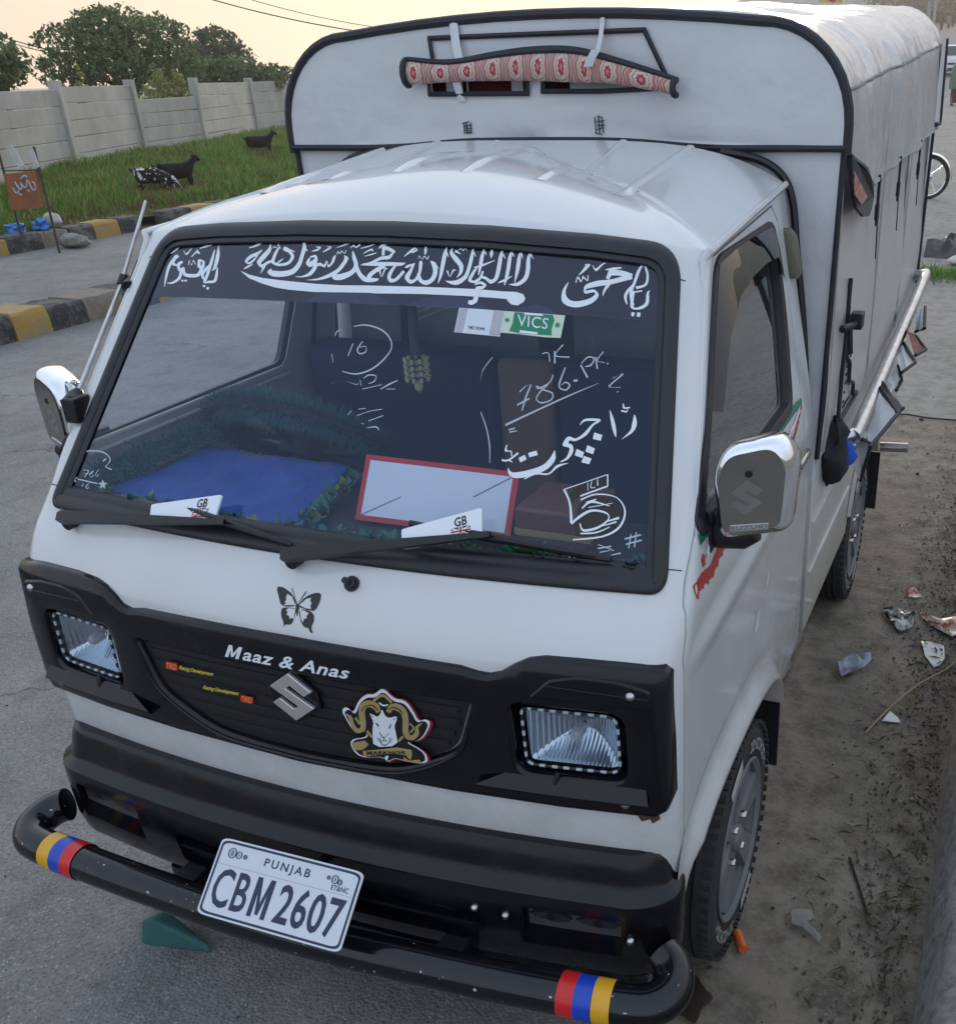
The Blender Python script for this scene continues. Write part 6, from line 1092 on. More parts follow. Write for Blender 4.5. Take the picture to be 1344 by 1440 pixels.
def sheet(name, xa, xb, dz, m, ys=ys, nx=2):
    mb = MB(); rws = []
    for y in ys:
        a, b = (xa(y) if callable(xa) else xa), (xb(y) if callable(xb) else xb); rws.append([(a+(b-a)*i/(nx-1), y, zr(y)+dz) for i in range(nx)])
    mb.grid(rws); o = mb.build(name, [m], None, smooth=False); o['kind'] = 'structure'; return o
def flip_up(o):
    bm = bmesh.new(); bm.from_mesh(o.data)
    if sum(f.normal.z for f in bm.faces) < 0: bmesh.ops.reverse_faces(bm, faces=bm.faces)
    bm.to_mesh(o.data); bm.free(); return o
mb = MB(); mb.grid([[(x, y, zg(x, y) if y > 25 else 0) for x in [-660, -450, -260, -160, -110, -80, -60, -45, -32, -24, -16, -10, -4, 2, 40, 300, 660]] for y in ys]); o = flip_up(mb.build('ground', [M_dirt], None, smooth=False)); o['kind'] = 'structure'
rn_ = random.Random(9)
yy = sorted(set([y for y in ys if y < 260]+[-6+.06*i for i in range(560)]))
def edge(y): return (.58 if y < 3 else max(-1.9, .58-.22*(y-3)))+.05*MN.noise(Vector((y*1.3, 0, 0)))+.03*MN.noise(Vector((y*6, 4, 0)))+.012*MN.noise(Vector((y*21, 9, 0)))
flip_up(sheet('road', -6.13, edge, .004, M_road, yy, 3))
flip_up(sheet('far_road', -10.08, -6.62, .004, M_road, [y for y in ys if -45 < y < 260], 3))
def kerb(name, x0, y0, y1, length, h, depth, pat, seed, missing=()):
    """row of kerb stones; x0 = road side face, depth < 0 goes to -x"""
    mb = MB(); rn = random.Random(seed); y = y0; i = 0
    while y < y1:
        L = length*rn.uniform(.85, 1.15); j = rn.uniform(-.012, .012); hh = h+rn.uniform(-.018, .012); s = 1 if depth > 0 else -1
        if i not in missing:
            x1, x2 = x0+j, x0+depth; z = zr(y); n = 5
            prof = [(x1, -.05), (x1+s*.012, hh*.55), (x1+s*.022, hh-.025), (x1+s*.045, hh), (x2, hh), (x2, -.05)]
            rws = []
            for k in range(n+1):
                yk = y+.006+(L-.012)*k/n; rws.append([(px+rn.uniform(-.006, .006), yk, z+pz+(rn.uniform(-.008, .006) if pz > .1 else 0)) for px, pz in prof])
            mi = pat[i % len(pat)]; q = len(mb.V); mb.grid(rws, mi); mb.F += [tuple(q+t for t in range(6)), tuple(q+n*6+t for t in range(5, -1, -1))]; mb.M += [mi, mi]
        y += L; i += 1
    o = mb.build(name, [M_ky, M_kb, M_kt, M_conc], None, angle=35); o['kind'] = 'structure'; return o
kerb('median_kerb', -6.13, -3.0, 80, .40, .20, -.40, [1, 0, 1, 2, 1, 0], 3)
kerb('far_kerb', -10.05, -4.0, 70, .45, .19, -.30, [2, 1, 0, 1], 8, missing=(32,))
K = node_mat('glance_lit_concrete', .9); a = K.mixc(K.rng(K.noise(.9), .35, .7), (.30, .28, .25), (.21, .195, .17)); b = K.mixc(K.rng(K.noise(7, 10, .75), .45, .66), a, (.15, .135, .115)); c = K.mixc(K.rng(K.noise(40, 6, .8), .55, .75), b, (.36, .34, .31)); K.colour(c); K.bump(K.noise(18, 10, .75), .7, .02)  # concrete slab, paled in colour for light glancing off the farther ground
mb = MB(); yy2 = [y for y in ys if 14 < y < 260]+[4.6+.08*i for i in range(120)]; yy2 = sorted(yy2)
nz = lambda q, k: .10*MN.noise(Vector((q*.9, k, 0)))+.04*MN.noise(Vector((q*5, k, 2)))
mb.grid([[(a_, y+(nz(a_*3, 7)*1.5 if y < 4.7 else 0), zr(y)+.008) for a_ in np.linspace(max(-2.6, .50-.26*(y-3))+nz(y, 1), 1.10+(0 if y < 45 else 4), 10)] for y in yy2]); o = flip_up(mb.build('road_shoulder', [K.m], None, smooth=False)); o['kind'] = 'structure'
# near kerb on the right: cast concrete with a battered, chipped face
mb = MB(); rws = []; rn = random.Random(12); y = -2.5
while y < 45:
    n1 = MN.noise(Vector((y*3, 1, 0))); n2 = MN.noise(Vector((y*9, 5, 0))); n3 = MN.noise(Vector((y*17, 2, 3)))
    rws.append([(1.118+.008*n2, y, -.03), (1.128+.012*n1, y, .06), (1.150+.014*n2+.008*n3, y, .135+.008*n1), (1.166+.012*n3, y, .178+.008*n2), (1.196+.012*n1, y, .198+.006*n3), (1.42, y, .203+.004*n1), (1.43, y, -.03)])
    y += .05
mb.grid(rws); K_ = flip_up(mb.build('roadside_kerb', [M_conc], None, angle=60)); K_['kind'] = 'structure'
flip_up(sheet('pavement', 1.425, 4.5, .17, M_conc, [y for y in ys if y < 46]+[46], 2))
def zb(x, y):
    t = min(max((-x-10.1)/6, 0), 1); return .15+.30*t*t*(3-2*t)
K = node_mat('bank_soil', 1); K.colour(K.mixc(K.rng(K.noise(3), .35, .65), (.045, .06, .02), (.10, .075, .045))); M_soil = K.m
mb = MB(); rws = []
for i in range(41):
    x = -10.30-i*.55; rws.append([(x, y, zb(x, y)+zr(y)+.04*MN.noise(Vector((x, y, 0)))-.02) for y in np.arange(-6, 72, 1.0)])
mb.grid(rws); o = flip_up(mb.build('terrain', [M_soil], None)); o['kind'] = 'structure'
# ---------------------------------------------------------------- grass on the bank: uncountable blades
def leafmat(name, c1, c2, c3, rough=.6):
    m = bpy.data.materials.new(name); m.use_nodes = True; n = m.node_tree; p = n.nodes['Principled BSDF']; p.inputs['Roughness'].default_value = rough; p.inputs['Specular IOR Level'].default_value = .25
    g = n.nodes.new('ShaderNodeNewGeometry'); r = n.nodes.new('ShaderNodeValToRGB'); e = r.color_ramp.elements
    e[0].color = (*c1, 1); e[1].color = (*c3, 1); q = e.new(.55); q.color = (*c2, 1)
    n.links.new(g.outputs['Random Per Island'], r.inputs[0]); n.links.new(r.outputs[0], p.inputs['Base Color'])
    t = n.nodes.new('ShaderNodeBsdfTranslucent'); n.links.new(r.outputs[0], t.inputs[0]); x = n.nodes.new('ShaderNodeMixShader'); x.inputs[0].default_value = .35
    o = n.nodes['Material Output']; n.links.new(p.outputs[0], x.inputs[1]); n.links.new(t.outputs[0], x.inputs[2]); n.links.new(x.outputs[0], o.inputs[0]); return m
M_grass = leafmat('grass_blades', (.055, .135, .022), (.12, .24, .045), (.26, .31, .09)); M_dry = leafmat('dry_grass', (.12, .085, .035), (.17, .125, .05), (.23, .18, .085))
def fast_mesh(name, V, F, mats, mi=None, parent=None):
    me = bpy.data.meshes.new(name); V = np.asarray(V, np.float32); F = np.asarray(F, np.int32); k = F.shape[1]
    me.vertices.add(len(V)); me.vertices.foreach_set('co', V.ravel()); me.loops.add(F.size); me.loops.foreach_set('vertex_index', F.ravel()); me.polygons.add(len(F)); me.polygons.foreach_set('loop_start', np.arange(0, F.size, k, dtype=np.int32))
    for m in (mats if isinstance(mats, list) else [mats]): me.materials.append(m)
    if mi is not None: me.polygons.foreach_set('material_index', np.asarray(mi, np.int32))
    me.update(); me.validate(); o = bpy.data.objects.new(name, me); return finish(o, parent)
def blades(n, fx, fy, hmin, hmax, wd, clump=0):
    x = fx(n); y = fy(n); h = RNG.uniform(hmin, hmax, n); a = RNG.uniform(0, 2*np.pi, n); ln = RNG.uniform(.1, .6, n)*h; b = RNG.uniform(0, 2*np.pi, n)
    return x, y, h, a, ln, b
def grass(n):
    u = RNG.uniform(0, 1, n); y = 3+29*RNG.uniform(0, 1, n)**1.0; xw = -10.35; far = np.interp(y, [3, 11.6, 14.35, 17.65, 20.66, 25.28, 32], [-12.5, -14.2, -15.36, -16.82, -17.76, -19.83, -22.5]); x = xw+(far-xw)*u**.9
    pat = np.array([MN.noise(Vector((a*.9, b*.9, 0))) for a, b in zip(x, y)]); hgt = (.09+.16*RNG.uniform(0, 1, n))*(1+.9*pat)*np.where(u < .08, .6, 1)*np.where(u > .85, .75, 1)
    hgt = np.clip(hgt, .06, .6); a = RNG.uniform(0, 2*np.pi, n); w_ = .005+.008*RNG.uniform(0, 1, n); b = RNG.uniform(0, 2*np.pi, n); ln = hgt*RNG.uniform(.15, .7, n)
    z = np.array([zb(p, q) for p, q in zip(x, y)])-.02
    dx, dy = np.cos(a)*w_, np.sin(a)*w_; lx, ly = np.cos(b)*ln, np.sin(b)*ln
    V = np.empty((n, 5, 3)); V[:, 0] = np.stack([x-dx, y-dy, z], 1); V[:, 1] = np.stack([x+dx, y+dy, z], 1); V[:, 2] = np.stack([x+dx*.8+lx*.4, y+dy*.8+ly*.4, z+hgt*.65], 1); V[:, 3] = np.stack([x-dx*.8+lx*.4, y-dy*.8+ly*.4, z+hgt*.65], 1); V[:, 4] = np.stack([x+lx, y+ly, z+hgt], 1)
    base = np.arange(n)[:, None]*5; F = np.concatenate([base+np.array([[0, 1, 2]]), base+np.array([[0, 2, 3]]), base+np.array([[3, 2, 4]])], 0)
    dry = (pat < -.12) & (RNG.uniform(0, 1, n) < .7) | (RNG.uniform(0, 1, n) < .10); mi = np.tile(dry.astype(int), 3)
    return V.reshape(-1, 3), F, mi
V, F, mi = grass(72000); g = fast_mesh('grass', V, F, [M_grass, M_dry], mi); tag(g, 'tall green and straw coloured grass covering the bank below the concrete wall', 'grass', kind='stuff')
# ---------------------------------------------------------------- precast concrete wall
K = node_mat('precast_concrete', .9); s_ = K.n.nodes.new('ShaderNodeMapping'); s_.inputs['Scale'].default_value = (3, 3, .5); K.n.links.new(K.tc.outputs['Object'], s_.inputs[0])
a = K.mixc(K.rng(K.noise(1.4), .35, .7), (.44, .425, .39), (.33, .315, .28)); b = K.mixc(K.math('MULTIPLY', K.rng(K.noise(2.2, 8, .7, s_.outputs[0]), .52, .76), .5), a, (.20, .19, .165)); K.colour(b); K.bump(K.noise(30, 8, .7), .4, .01); M_wall = K.m
posts = [(-11.6, 5.0), (-12.75, 8.1), (-14.05, 11.25), (-15.36, 14.35), (-16.82, 17.65), (-17.76, 20.66), (-19.83, 25.28), (-21.3, 30.2), (-22.9, 35.2), (-24.6, 40.5)]
WALL = empty('concrete_fence', (-17, 18, .4), 'weathered grey precast concrete wall of posts and stacked planks behind the grass bank', 'wall')
nplank = [5, 5, 5, 5, 4, 5, 5, 5, 5]
for i, (x, y) in enumerate(posts):
    d = Vector((posts[min(i+1, 9)][0]-posts[max(i-1, 0)][0], posts[min(i+1, 9)][1]-posts[max(i-1, 0)][1], 0)).normalized(); ang = math.atan2(d.y, d.x); z0 = zb(x, y)+zr(y)-.2
    m = MB(); m.box((x, y, z0+.80), (.17, .19, 1.60+.03*math.sin(i*3)), rot=Matrix.Rotation(ang, 3, 'Z')); m.build('post', [M_wall], WALL, bevel=.012)
for i in range(9):
    A_, B_ = Vector((*posts[i], 0)), Vector((*posts[i+1], 0)); d = (B_-A_); L = d.length-.13; ang = math.atan2(d.y, d.x); mid = (A_+B_)/2; z0 = zb(mid.x, mid.y)+zr(mid.y)
    for k in range(nplank[i]):
        m = MB(); m.box((mid.x, mid.y, z0-.08+.275*k+.137), (L, .055, .266), rot=Matrix.Rotation(ang, 3, 'Z') @ Matrix.Rotation(rn.uniform(-.004, .004), 3, 'Y')); m.build('plank', [M_wall], WALL, bevel=.010)
# ---------------------------------------------------------------- trees behind the wall
M_bark = mat('bark', (.10, .075, .05), .9, noise=(8, 1, (.05, .04, .03)), bump=(20, .6))
def crown(lobes, n, size, seed, aspect=.5):
    rg = np.random.default_rng(seed); tot = sum(l[3]*l[4] for l in lobes); P = []; N_ = []
    for (x, y, z, r, rz) in lobes:
        k = int(n*(r*rz)/tot); u = rg.normal(size=(k, 3)); u /= np.linalg.norm(u, axis=1)[:, None]; rad = (.45+.55*rg.uniform(0, 1, k)**.5)*(1+.16*np.sin(u[:, 0]*7+seed)*np.cos(u[:, 2]*6))
        p = u*rad[:, None]*np.array([r, r, rz])+np.array([x, y, z]); P.append(p); N_.append(u)
    P = np.concatenate(P); N_ = np.concatenate(N_)
    # clumping: pull the leaves toward random twig centres
    tw = P[rg.integers(0, len(P), max(20, len(P)//26))]; d = ((P[:, None, :]-tw[None])**2).sum(2); j = d.argmin(1); P = P+(tw[j]-P)*rg.uniform(.15, .6, len(P))[:, None]
    k = len(P); a = rg.normal(size=(k, 3)); a[:, 2] -= .35; a /= np.linalg.norm(a, axis=1)[:, None]; b = np.cross(a, rg.normal(size=(k, 3))+N_); b /= np.linalg.norm(b, axis=1)[:, None]; s = size*rg.uniform(.6, 1.3, k)[:, None]
    V = np.stack([P-a*s, P+b*s*aspect, P+a*s, P-b*s*aspect], 1).reshape(-1, 3); F = np.arange(k*4).reshape(-1, 4); return V, F
def tree(name, base, lobes, n, size, seed, m, label, cat, trunk_r=.12, group=None, trunk=True, aspect=.5):
    E_ = empty(name, base, label, cat, group); V, F = crown(lobes, n, size, seed, aspect); fast_mesh('crown', V, F, m, parent=E_)
    if trunk:
        mb = MB(); b = Vector(base); cx = Vector((np.mean([l[0] for l in lobes]), np.mean([l[1] for l in lobes]), np.mean([l[2] for l in lobes]))); f = b.lerp(cx, .55)+Vector((.05, .05, 0)); mb.tube([b, b.lerp(f, .5)+Vector((.06, 0, 0)), f], [trunk_r, trunk_r*.8, trunk_r*.6], 8)
        for l in lobes: q = Vector(l[:3]); mb.tube([f, f.lerp(q, .55)+Vector((0, 0, .1)), q], [trunk_r*.5, trunk_r*.32, trunk_r*.1], 6)
        mb.build('trunk', [M_bark], E_)
    return E_
M_l1 = leafmat('leaf_mid', (.065, .11, .045), (.125, .185, .08), (.20, .26, .12)); M_l2 = leafmat('leaf_dark', (.06, .09, .055), (.095, .13, .08), (.14, .175, .11)); M_l3 = leafmat('leaf_yellow', (.20, .24, .06), (.30, .32, .10), (.42, .40, .17)); M_l4 = leafmat('leaf_haze_pale', (.13, .155, .115), (.17, .19, .145), (.20, .22, .17))  # last one, for the far slope, has haze put into its pale greens
_y, _p, _r = R(20.6437), R(27.6799), R(-1.3328)      # viewpoint from which the site was surveyed
SF = Vector((-math.sin(_y)*math.cos(_p), math.cos(_y)*math.cos(_p), -math.sin(_p))); _a = SF.cross(Vector((0, 0, 1))).normalized(); _b = _a.cross(SF)
SR = _a*math.cos(_r)+_b*math.sin(_r); SU = -_a*math.sin(_r)+_b*math.cos(_r)
def pt(px, py, dist):
    """world point seen in the photograph at pixel (px, py), at a horizontal distance"""
    x = (px-879.31)/1428.45; y = (py-850.27)/1428.45; d = SR*x-SU*y+SF; h = math.hypot(d.x, d.y); return Vector((1.0968, -1.2142, 1.77))+d*(dist/h)
def lobes_at(L): return [(*pt(px, py, dd), r, rz) for px, py, dd, r, rz in L]
tree('broadleaf_tree', (-21.0, 22.1, .35), lobes_at([(108, 72, 32, 1.05, .75), (140, 50, 32.5, .95, .62), (165, 62, 31.5, 1.2, .95), (215, 62, 32.5, 1.1, .75), (240, 92, 32, .9, .6), (95, 100, 32, .8, .5), (170, 100, 32, 1.3, .6), (222, 45, 33, .65, .42), (150, 32, 32, .55, .4)]), 13500, .064, 5, M_l1, 'large loose-leaved green tree with an uneven crown rising behind the wall', 'tree', .14)
tree('round_tree', (-27.6, 33.4, .3), lobes_at([(300, 72, 45, 1.15, .85), (325, 85, 45, .95, .65), (278, 88, 45, .95, .6), (305, 58, 45.5, .85, .5), (330, 100, 45, .9, .5)]), 9000, .065, 8, M_l2, 'dark rounded dense tree behind the wall beside the canopy of the truck', 'tree', .14)
tree('leaning_tree', (-18.9, 16.2, .35), lobes_at([(-25, 85, 26, .9, .6), (-8, 98, 26, .6, .35), (4, 103, 26, .28, .2), (12, 92, 26, .18, .12)]), 2200, .08, 4, M_l1, 'tree behind the wall with only a few leafy twigs showing at the border', 'tree', .09)
tree('shrub', (-21.6, 27.6, .4), lobes_at([(290, 106, 36, .8, .5), (325, 104, 36, .85, .5), (358, 108, 36, .7, .42), (262, 104, 36, .8, .55), (380, 112, 36, .5, .35)]), 8000, .06, 6, M_l1, 'low green shrub over the wall top at the foot of the dark round tree', 'shrub', .04)
tree('shrub', (-24.6, 33.0, .4), lobes_at([(385, 104, 42, .45, .35), (398, 106, 42, .5, .4), (372, 110, 42, .5, .3)]), 1600, .06, 16, M_l2, 'small dark shrub over the wall touching the edge of the canopy', 'shrub', .04)
for k, (px, top, w_, D_, lab) in enumerate(((222, 100, .46, 28.6, 'taller yellow-green feathery weed in the low gap of the wall near the big tree'), (250, 106, .44, 28.9, 'shorter yellow-green feathery weed in the low gap of the wall, close to the canopy side'), (113, 100, .16, 27.5, 'single yellowish weed spire in front of the large tree'))):
    L = []
    for j in range(7):
        f = j/6; q = pt(px+(j % 3-1)*4, 150-(150-top)*f, D_); L.append((q.x, q.y, q.z, w_*(1.05-f)+.05, .2))
    b = pt(px, 150, D_); tree('tall_weed', (b.x, b.y, .4), L, 2600 if k < 2 else 400, .05, 20+k, M_l3, lab, 'weed', .015, aspect=.25)
# power lines far behind
def wire(a, b, sag, r, label):
    m = MB(); P = [a.lerp(b, i/24)-Vector((0, 0, sag*4*(i/24)*(1-i/24))) for i in range(25)]; m.tube(P, r, 5); return tag(rebase(m.build('power_line', [M_blackm], None)), label, 'power line', 'power lines in the sky')
wire(pt(-60, 28, 40), pt(140, 82, 40), .15, .016, 'thick power line crossing the sky to the big loose-leaved tree')
wire(pt(-60, 33, 40), pt(140, 86, 40), .15, .012, 'thin power line just under the thick one that meets the big tree')
wire(pt(275, -8, 36), pt(620, 55, 36), .2, .016, 'power line slanting down the sky toward the canopy roof')
wire(pt(330, -8, 36), pt(640, 48, 36), .2, .010, 'topmost thin power line slanting toward the canopy roof')
wire(pt(290, 88, 50), pt(470, 92, 50), .1, .010, 'low power line above the wall behind the canopy edge')
# ---------------------------------------------------------------- goats
def skin_obj(name, verts, edges, radii, m, parent=None, sub=2, root=0):
    me = bpy.data.meshes.new(name); me.from_pydata([tuple(v) for v in verts], edges, []); o = bpy.data.objects.new(name, me); col.objects.link(o)
    s = o.modifiers.new('skin', 'SKIN'); s.use_smooth_shade = True; s.branch_smoothing = .4
    for i, r in enumerate(radii): d = me.skin_vertices[0].data[i]; d.radius = (r, r) if not isinstance(r, tuple) else r; d.use_root = (i == root)
    q = o.modifiers.new('sub', 'SUBSURF'); q.levels = q.render_levels = sub
    bpy.context.view_layer.update(); me2 = bpy.data.meshes.new_from_object(o.evaluated_get(bpy.context.evaluated_depsgraph_get())); bpy.data.objects.remove(o)
    me2.name = name; me2.materials.clear(); me2.materials.append(m); me2.shade_smooth(); o = bpy.data.objects.new(name, me2); return o
def goat(loc, ang, sc, m, label, graze=False, wm=None, headturn=0):
    # local frame: +x forward, z up; unit body about 0.8 m
    B = [(-.34, 0, .52), (-.15, 0, .53), (.08, 0, .51), (.26, 0, .55)]; r = [(.14, .16), (.17, .20), (.165, .20), (.14, .17)]
    E_ = [(0, 1), (1, 2), (2, 3)]
    if graze: nk = [(.36, 0, .44), (.47, 0, .24), (.53, 0, .14), (.60, 0, .05)]
    else: nk = [(.36, 0, .64), (.42, 0, .74), (.47, 0, .79), (.57, 0, .70)]
    r += [.095, .07, .075, .035]; k = len(B); B += nk; E_ += [(3, 4), (4, 5), (5, 6), (6, 7)]
    for sx, att in ((-.34, 0), (.26, 3)):
        for s in (-1, 1):
            k = len(B); fr = att == 3
            P = [(sx+.01, s*.075, .40), (sx+(.02 if fr else .05), s*.085, .27), (sx+(.01 if fr else -.05), s*.085, .16), (sx+.01, s*.085, .02), (sx+.04, s*.085, .0)]
            B += P; r += [.060, .036, .022, .019, .020]; E_ += [(att, k), (k, k+1), (k+1, k+2), (k+2, k+3), (k+3, k+4)]
    k = len(B); B += [(-.45, 0, .60), (-.50, 0, .68)]; r += [.03, .016]; E_ += [(0, k), (k, k+1)]
    rot = Matrix.Rotation(ang, 3, 'Z'); T = lambda p: rot @ (Vector(p)*sc)+Vector(loc)
    root = empty('goat', loc, label, 'goat', 'goats grazing on the bank')
    o = skin_obj('goat_body', [T(p) for p in B], E_, [tuple(q*sc for q in t) if isinstance(t, tuple) else t*sc for t in r], m, sub=2, root=1); finish(o, root)
    hp = Vector(nk[2]); dn = (Vector(nk[3])-hp).normalized()
    for s in (-1, 1):
        e = MB(); a = hp+Vector((-.03, s*.05, .03)); e.tube([T(a), T(a+Vector((-.01, s*.06, -.02))), T(a+Vector((.0, s*.10, -.10))), T(a+Vector((.0, s*.10, -.15)))], [.012*sc, .028*sc, .026*sc, .006*sc], 8); e.build('ear', [wm or m], root)
        e = MB(); a = hp+Vector((-.02, s*.025, .05)); e.tube([T(a), T(a+Vector((-.05, s*.01, .06))), T(a+Vector((-.10, s*.03, .08)))], [.013*sc, .010*sc, .003*sc], 6); e.build('horn', [mat('horn', (.06, .05, .04), .6)], root)
    return root
M_goatb = mat('goat_black', (.005, .005, .006), .6, noise=(14, .4, (.012, .011, .011)))
M_goats = mat('goat_spotted', (.009, .009, .011), .6, noise=(13, 1, (.62, .60, .58), .035))
for q_ in (M_goatb, M_goats): q_.node_tree.nodes['Principled BSDF'].inputs['Specular IOR Level'].default_value = .15
M_goats.node_tree.nodes['Noise Texture'].inputs['Detail'].default_value = 2; M_goats.node_tree.nodes['Map Range'].inputs[1].default_value = .575; M_goats.node_tree.nodes['Map Range'].inputs[2].default_value = .60
view = lambda p: math.atan2(p[1]+1.21, p[0]-1.10)
def goat_at(px, py, dist_guess, facing, sc, m, label, **k):
    # on the bank under the pixel
    lo, hi = 5, 40
    for _ in range(50):
        mid = (lo+hi)/2; q = pt(px, py, mid)
        if q.z > zb(q.x, q.y)+zr(q.y): lo = mid
        else: hi = mid
    q = pt(px, py, lo); a = view(q)-math.pi/2   # camera-right direction
    goat((q.x, q.y, q.z-.09), a+R(facing), sc, m, label, **k)
goat_at(253, 266, 0, 14, .72, M_goatb, 'black goat standing with its head up, behind the spotted one')
goat_at(222, 272, 0, -14, .70, M_goats, 'black goat spotted with white, grazing with lowered head', graze=True, wm=M_stick)
goat_at(368, 217, 0, 10, .66, M_goatb, 'small black goat close to the wall, beside the canopy of the truck')
# ---------------------------------------------------------------- rusty board on posts, with the things round its foot
SG = empty('signboard', (-9.75, 8.3, 0), 'rusty orange signboard with white handwriting on two thin posts at the far kerb', 'sign')
q = [(-10.05, .875), (-9.565, .900), (-9.585, .520), (-10.085, .478)]
m = MB(); m.prism(q, lambda u, v, d: (u, 8.30+d, v), -.012, .012); K = node_mat('rusty_orange', .8); K.colour(K.mixc(K.rng(K.noise(5, 9, .7), .42, .66), (.33, .105, .035), (.17, .075, .04))); m.build('board', [K.m], SG, smooth=False)
m = MB(); f = lambda u, v: (-10.05+.48*u+(.5-v)*.02, 8.284, .49+.39*v+.02*u)
for st in ([(.18, .60), (.22, .45), (.34, .50), (.38, .66)], [(.30, .75), (.36, .58), (.46, .55), (.48, .72)], [(.48, .70), (.56, .58), (.66, .66), (.70, .80)], [(.52, .82), (.66, .90), (.74, .86)], [(.74, .78), (.78, .55), (.86, .50), (.92, .60)], [(.30, .42), (.40, .38)], [(.62, .50), (.68, .48)], [(.84, .72), (.90, .70), (.92, .62)]): m.tube([f(*p) for p in catmull(st, 4)], .009, 6)
m.build('handwriting', [M_chalk], SG)
M_rust = mat('rusty_steel', (.10, .07, .05), .8, metal=.3, noise=(9, 1, (.05, .04, .04)))
for a, b in (((-9.53, 8.33, 1.16), (-9.57, 8.33, 0)), ((-10.09, 8.33, 1.13), (-10.14, 8.36, .0))): m = MB(); m.tube([a, b], .014, 8); m.build('post', [M_rust], SG)
for k, qd in enumerate(([(-9.93, 1.17), (-9.84, 1.18), (-9.73, .96), (-9.82, .93)], [(-9.60, 1.12), (-9.53, 1.13), (-9.50, .95), (-9.58, .93)])):
    m = MB(); m.prism(qd, lambda u, v, d: (u, 8.31+d, v), -.006, .006); m.build('plate', [mat('plate_offwhite', (.55, .55, .53), .6, noise=(6, .6, (.3, .27, .22)))], SG, smooth=False)
for P_, r_ in (([(-10.09, 8.33, .90), (-9.54, 8.33, .915)], .008), ([(-9.86, 8.31, .48), (-10.0, 8.25, .20), (-10.08, 8.2, .03)], .005), ([(-9.86, 8.31, .48), (-9.66, 8.28, .20)], .004)): m = MB(); m.tube(P_, r_, 6); m.build('wire', [M_rust], SG)
def blob(name, c, d, m, label, cat, seed=0, rough=.18, group=None, n=14):
    mb = MB(); rws = []
    for i in range(n+1):
        th = math.pi*i/n; rws.append([])
        for j in range(18):
            ph = 2*math.pi*j/18; u = Vector((math.sin(th)*math.cos(ph), math.sin(th)*math.sin(ph), math.cos(th))); k = 1+rough*2*MN.noise(u*1.7+Vector((seed, 0, 0)))+rough*MN.noise(u*4.5+Vector((0, seed, 0)))
            rws[-1].append((c[0]+u.x*d[0]/2*k, c[1]+u.y*d[1]/2*k, c[2]+d[2]/2+u.z*d[2]/2*k))
    mb.grid(rws, wrap=True); o = mb.build(name, [m], None, angle=60); bm = bmesh.new(); bm.from_mesh(o.data); bmesh.ops.remove_doubles(bm, verts=bm.verts, dist=1e-4); bm.to_mesh(o.data); bm.free()
    return tag(rebase(o), label, cat, group)
M_bagb = mat('blue_plastic', (.01, .12, .48), .3, noise=(16, .8, (.05, .25, .60)))
blob('plastic_bag', (-10.43, 8.55, .17), (.26, .2, .11), M_bagb, 'flat blue plastic bag heap lying on the far kerb under the rusty board', 'bag', 3, .4)
blob('plastic_bag', (-10.28, 8.80, .17), (.2, .16, .14), M_bagb, 'smaller upright blue plastic bag under the rusty signboard', 'bag', 6, .4)
blob('stone', (-10.35, 9.05, .17), (.24, .2, .19), mat('stone_pale', (.45, .44, .41), .9, noise=(12, 1, (.3, .29, .26))), 'pale round stone on the far kerb next to the blue bags', 'stone', 2, .12)
blob('stone', (-9.72, 8.72, 0), (.40, .26, .17), M_conc, 'broken grey kerb lump on the road by the foot of the signboard', 'stone', 9, .14)
# ---------------------------------------------------------------- things near the truck
m = MB(); A_ = [(-.575, -.045), (-.40, .02), (-.53, .085)]; T_ = [(-.545, .0), (-.43, .03), (-.525, .05)]
P = [(-.580, .002, 0), (-.395, .035, 0), (-.545, .075, 0), (-.566, .012, .075), (-.535, .015, .082), (-.54, .060, .074), (-.41, .040, .022)]
bm = bmesh.new(); [bm.verts.new(p) for p in P]; bmesh.ops.convex_hull(bm, input=bm.verts); me = bpy.data.meshes.new('wheel_chock'); bm.to_mesh(me); bm.free(); me.materials.append(mat('teal_paint', (.02, .13, .12), .7, noise=(14, .9, (.04, .075, .07)), bump=(40, .5)))
o = bpy.data.objects.new('wheel_chock', me); finish(o); b = o.modifiers.new('b', 'BEVEL'); b.width = .008; b.segments = 2; tag(rebase(o), 'teal painted wedge-shaped block lying on the asphalt in front of the bumper', 'wedge')
def scrap(name, pts, lift, m, label, cat, seed=1, crumple=.012, hb=0):
    """a torn sheet of litter lying on the ground, slightly crumpled, with thickness"""
    v, f = fill2d(pts, (), .018); V = []
    for x, y in v: V.append((x, y, .006+hb+abs(MN.noise(Vector((x*22, y*22, seed))))*crumple*2+lift*max(0, MN.noise(Vector((x*6, y*6, seed+3))))))
    o = mesh(name, V, f, m, None, angle=30); s = o.modifiers.new('t', 'SOLIDIFY'); s.thickness = .0012; return tag(rebase(o), label, cat)
def pg(*px): 
    out = []
    for a, b in px:
        x = (a-879.31)/1428.45; y = (b-850.27)/1428.45; d = SR*x-SU*y+SF; t = -1.77/d.z; out.append((1.0968+d.x*t, -1.2142+d.y*t))
    return out
M_wrapb = mat('wrapper_black', (.015, .015, .016), .3, noise=(22, 1, (.42, .41, .38), .05)); M_wrapo = mat('wrapper_orange', (.42, .07, .02), .4, noise=(20, 1, (.55, .50, .45), .06))
M_paper = mat('litter_white', (.58, .58, .58), .5); M_lav = mat('litter_lavender', (.32, .33, .42), .4, noise=(18, .8, (.10, .095, .09), .1)); M_crump = mat('litter_grey', (.17, .155, .13), .8, noise=(30, .7, (.25, .24, .22)))
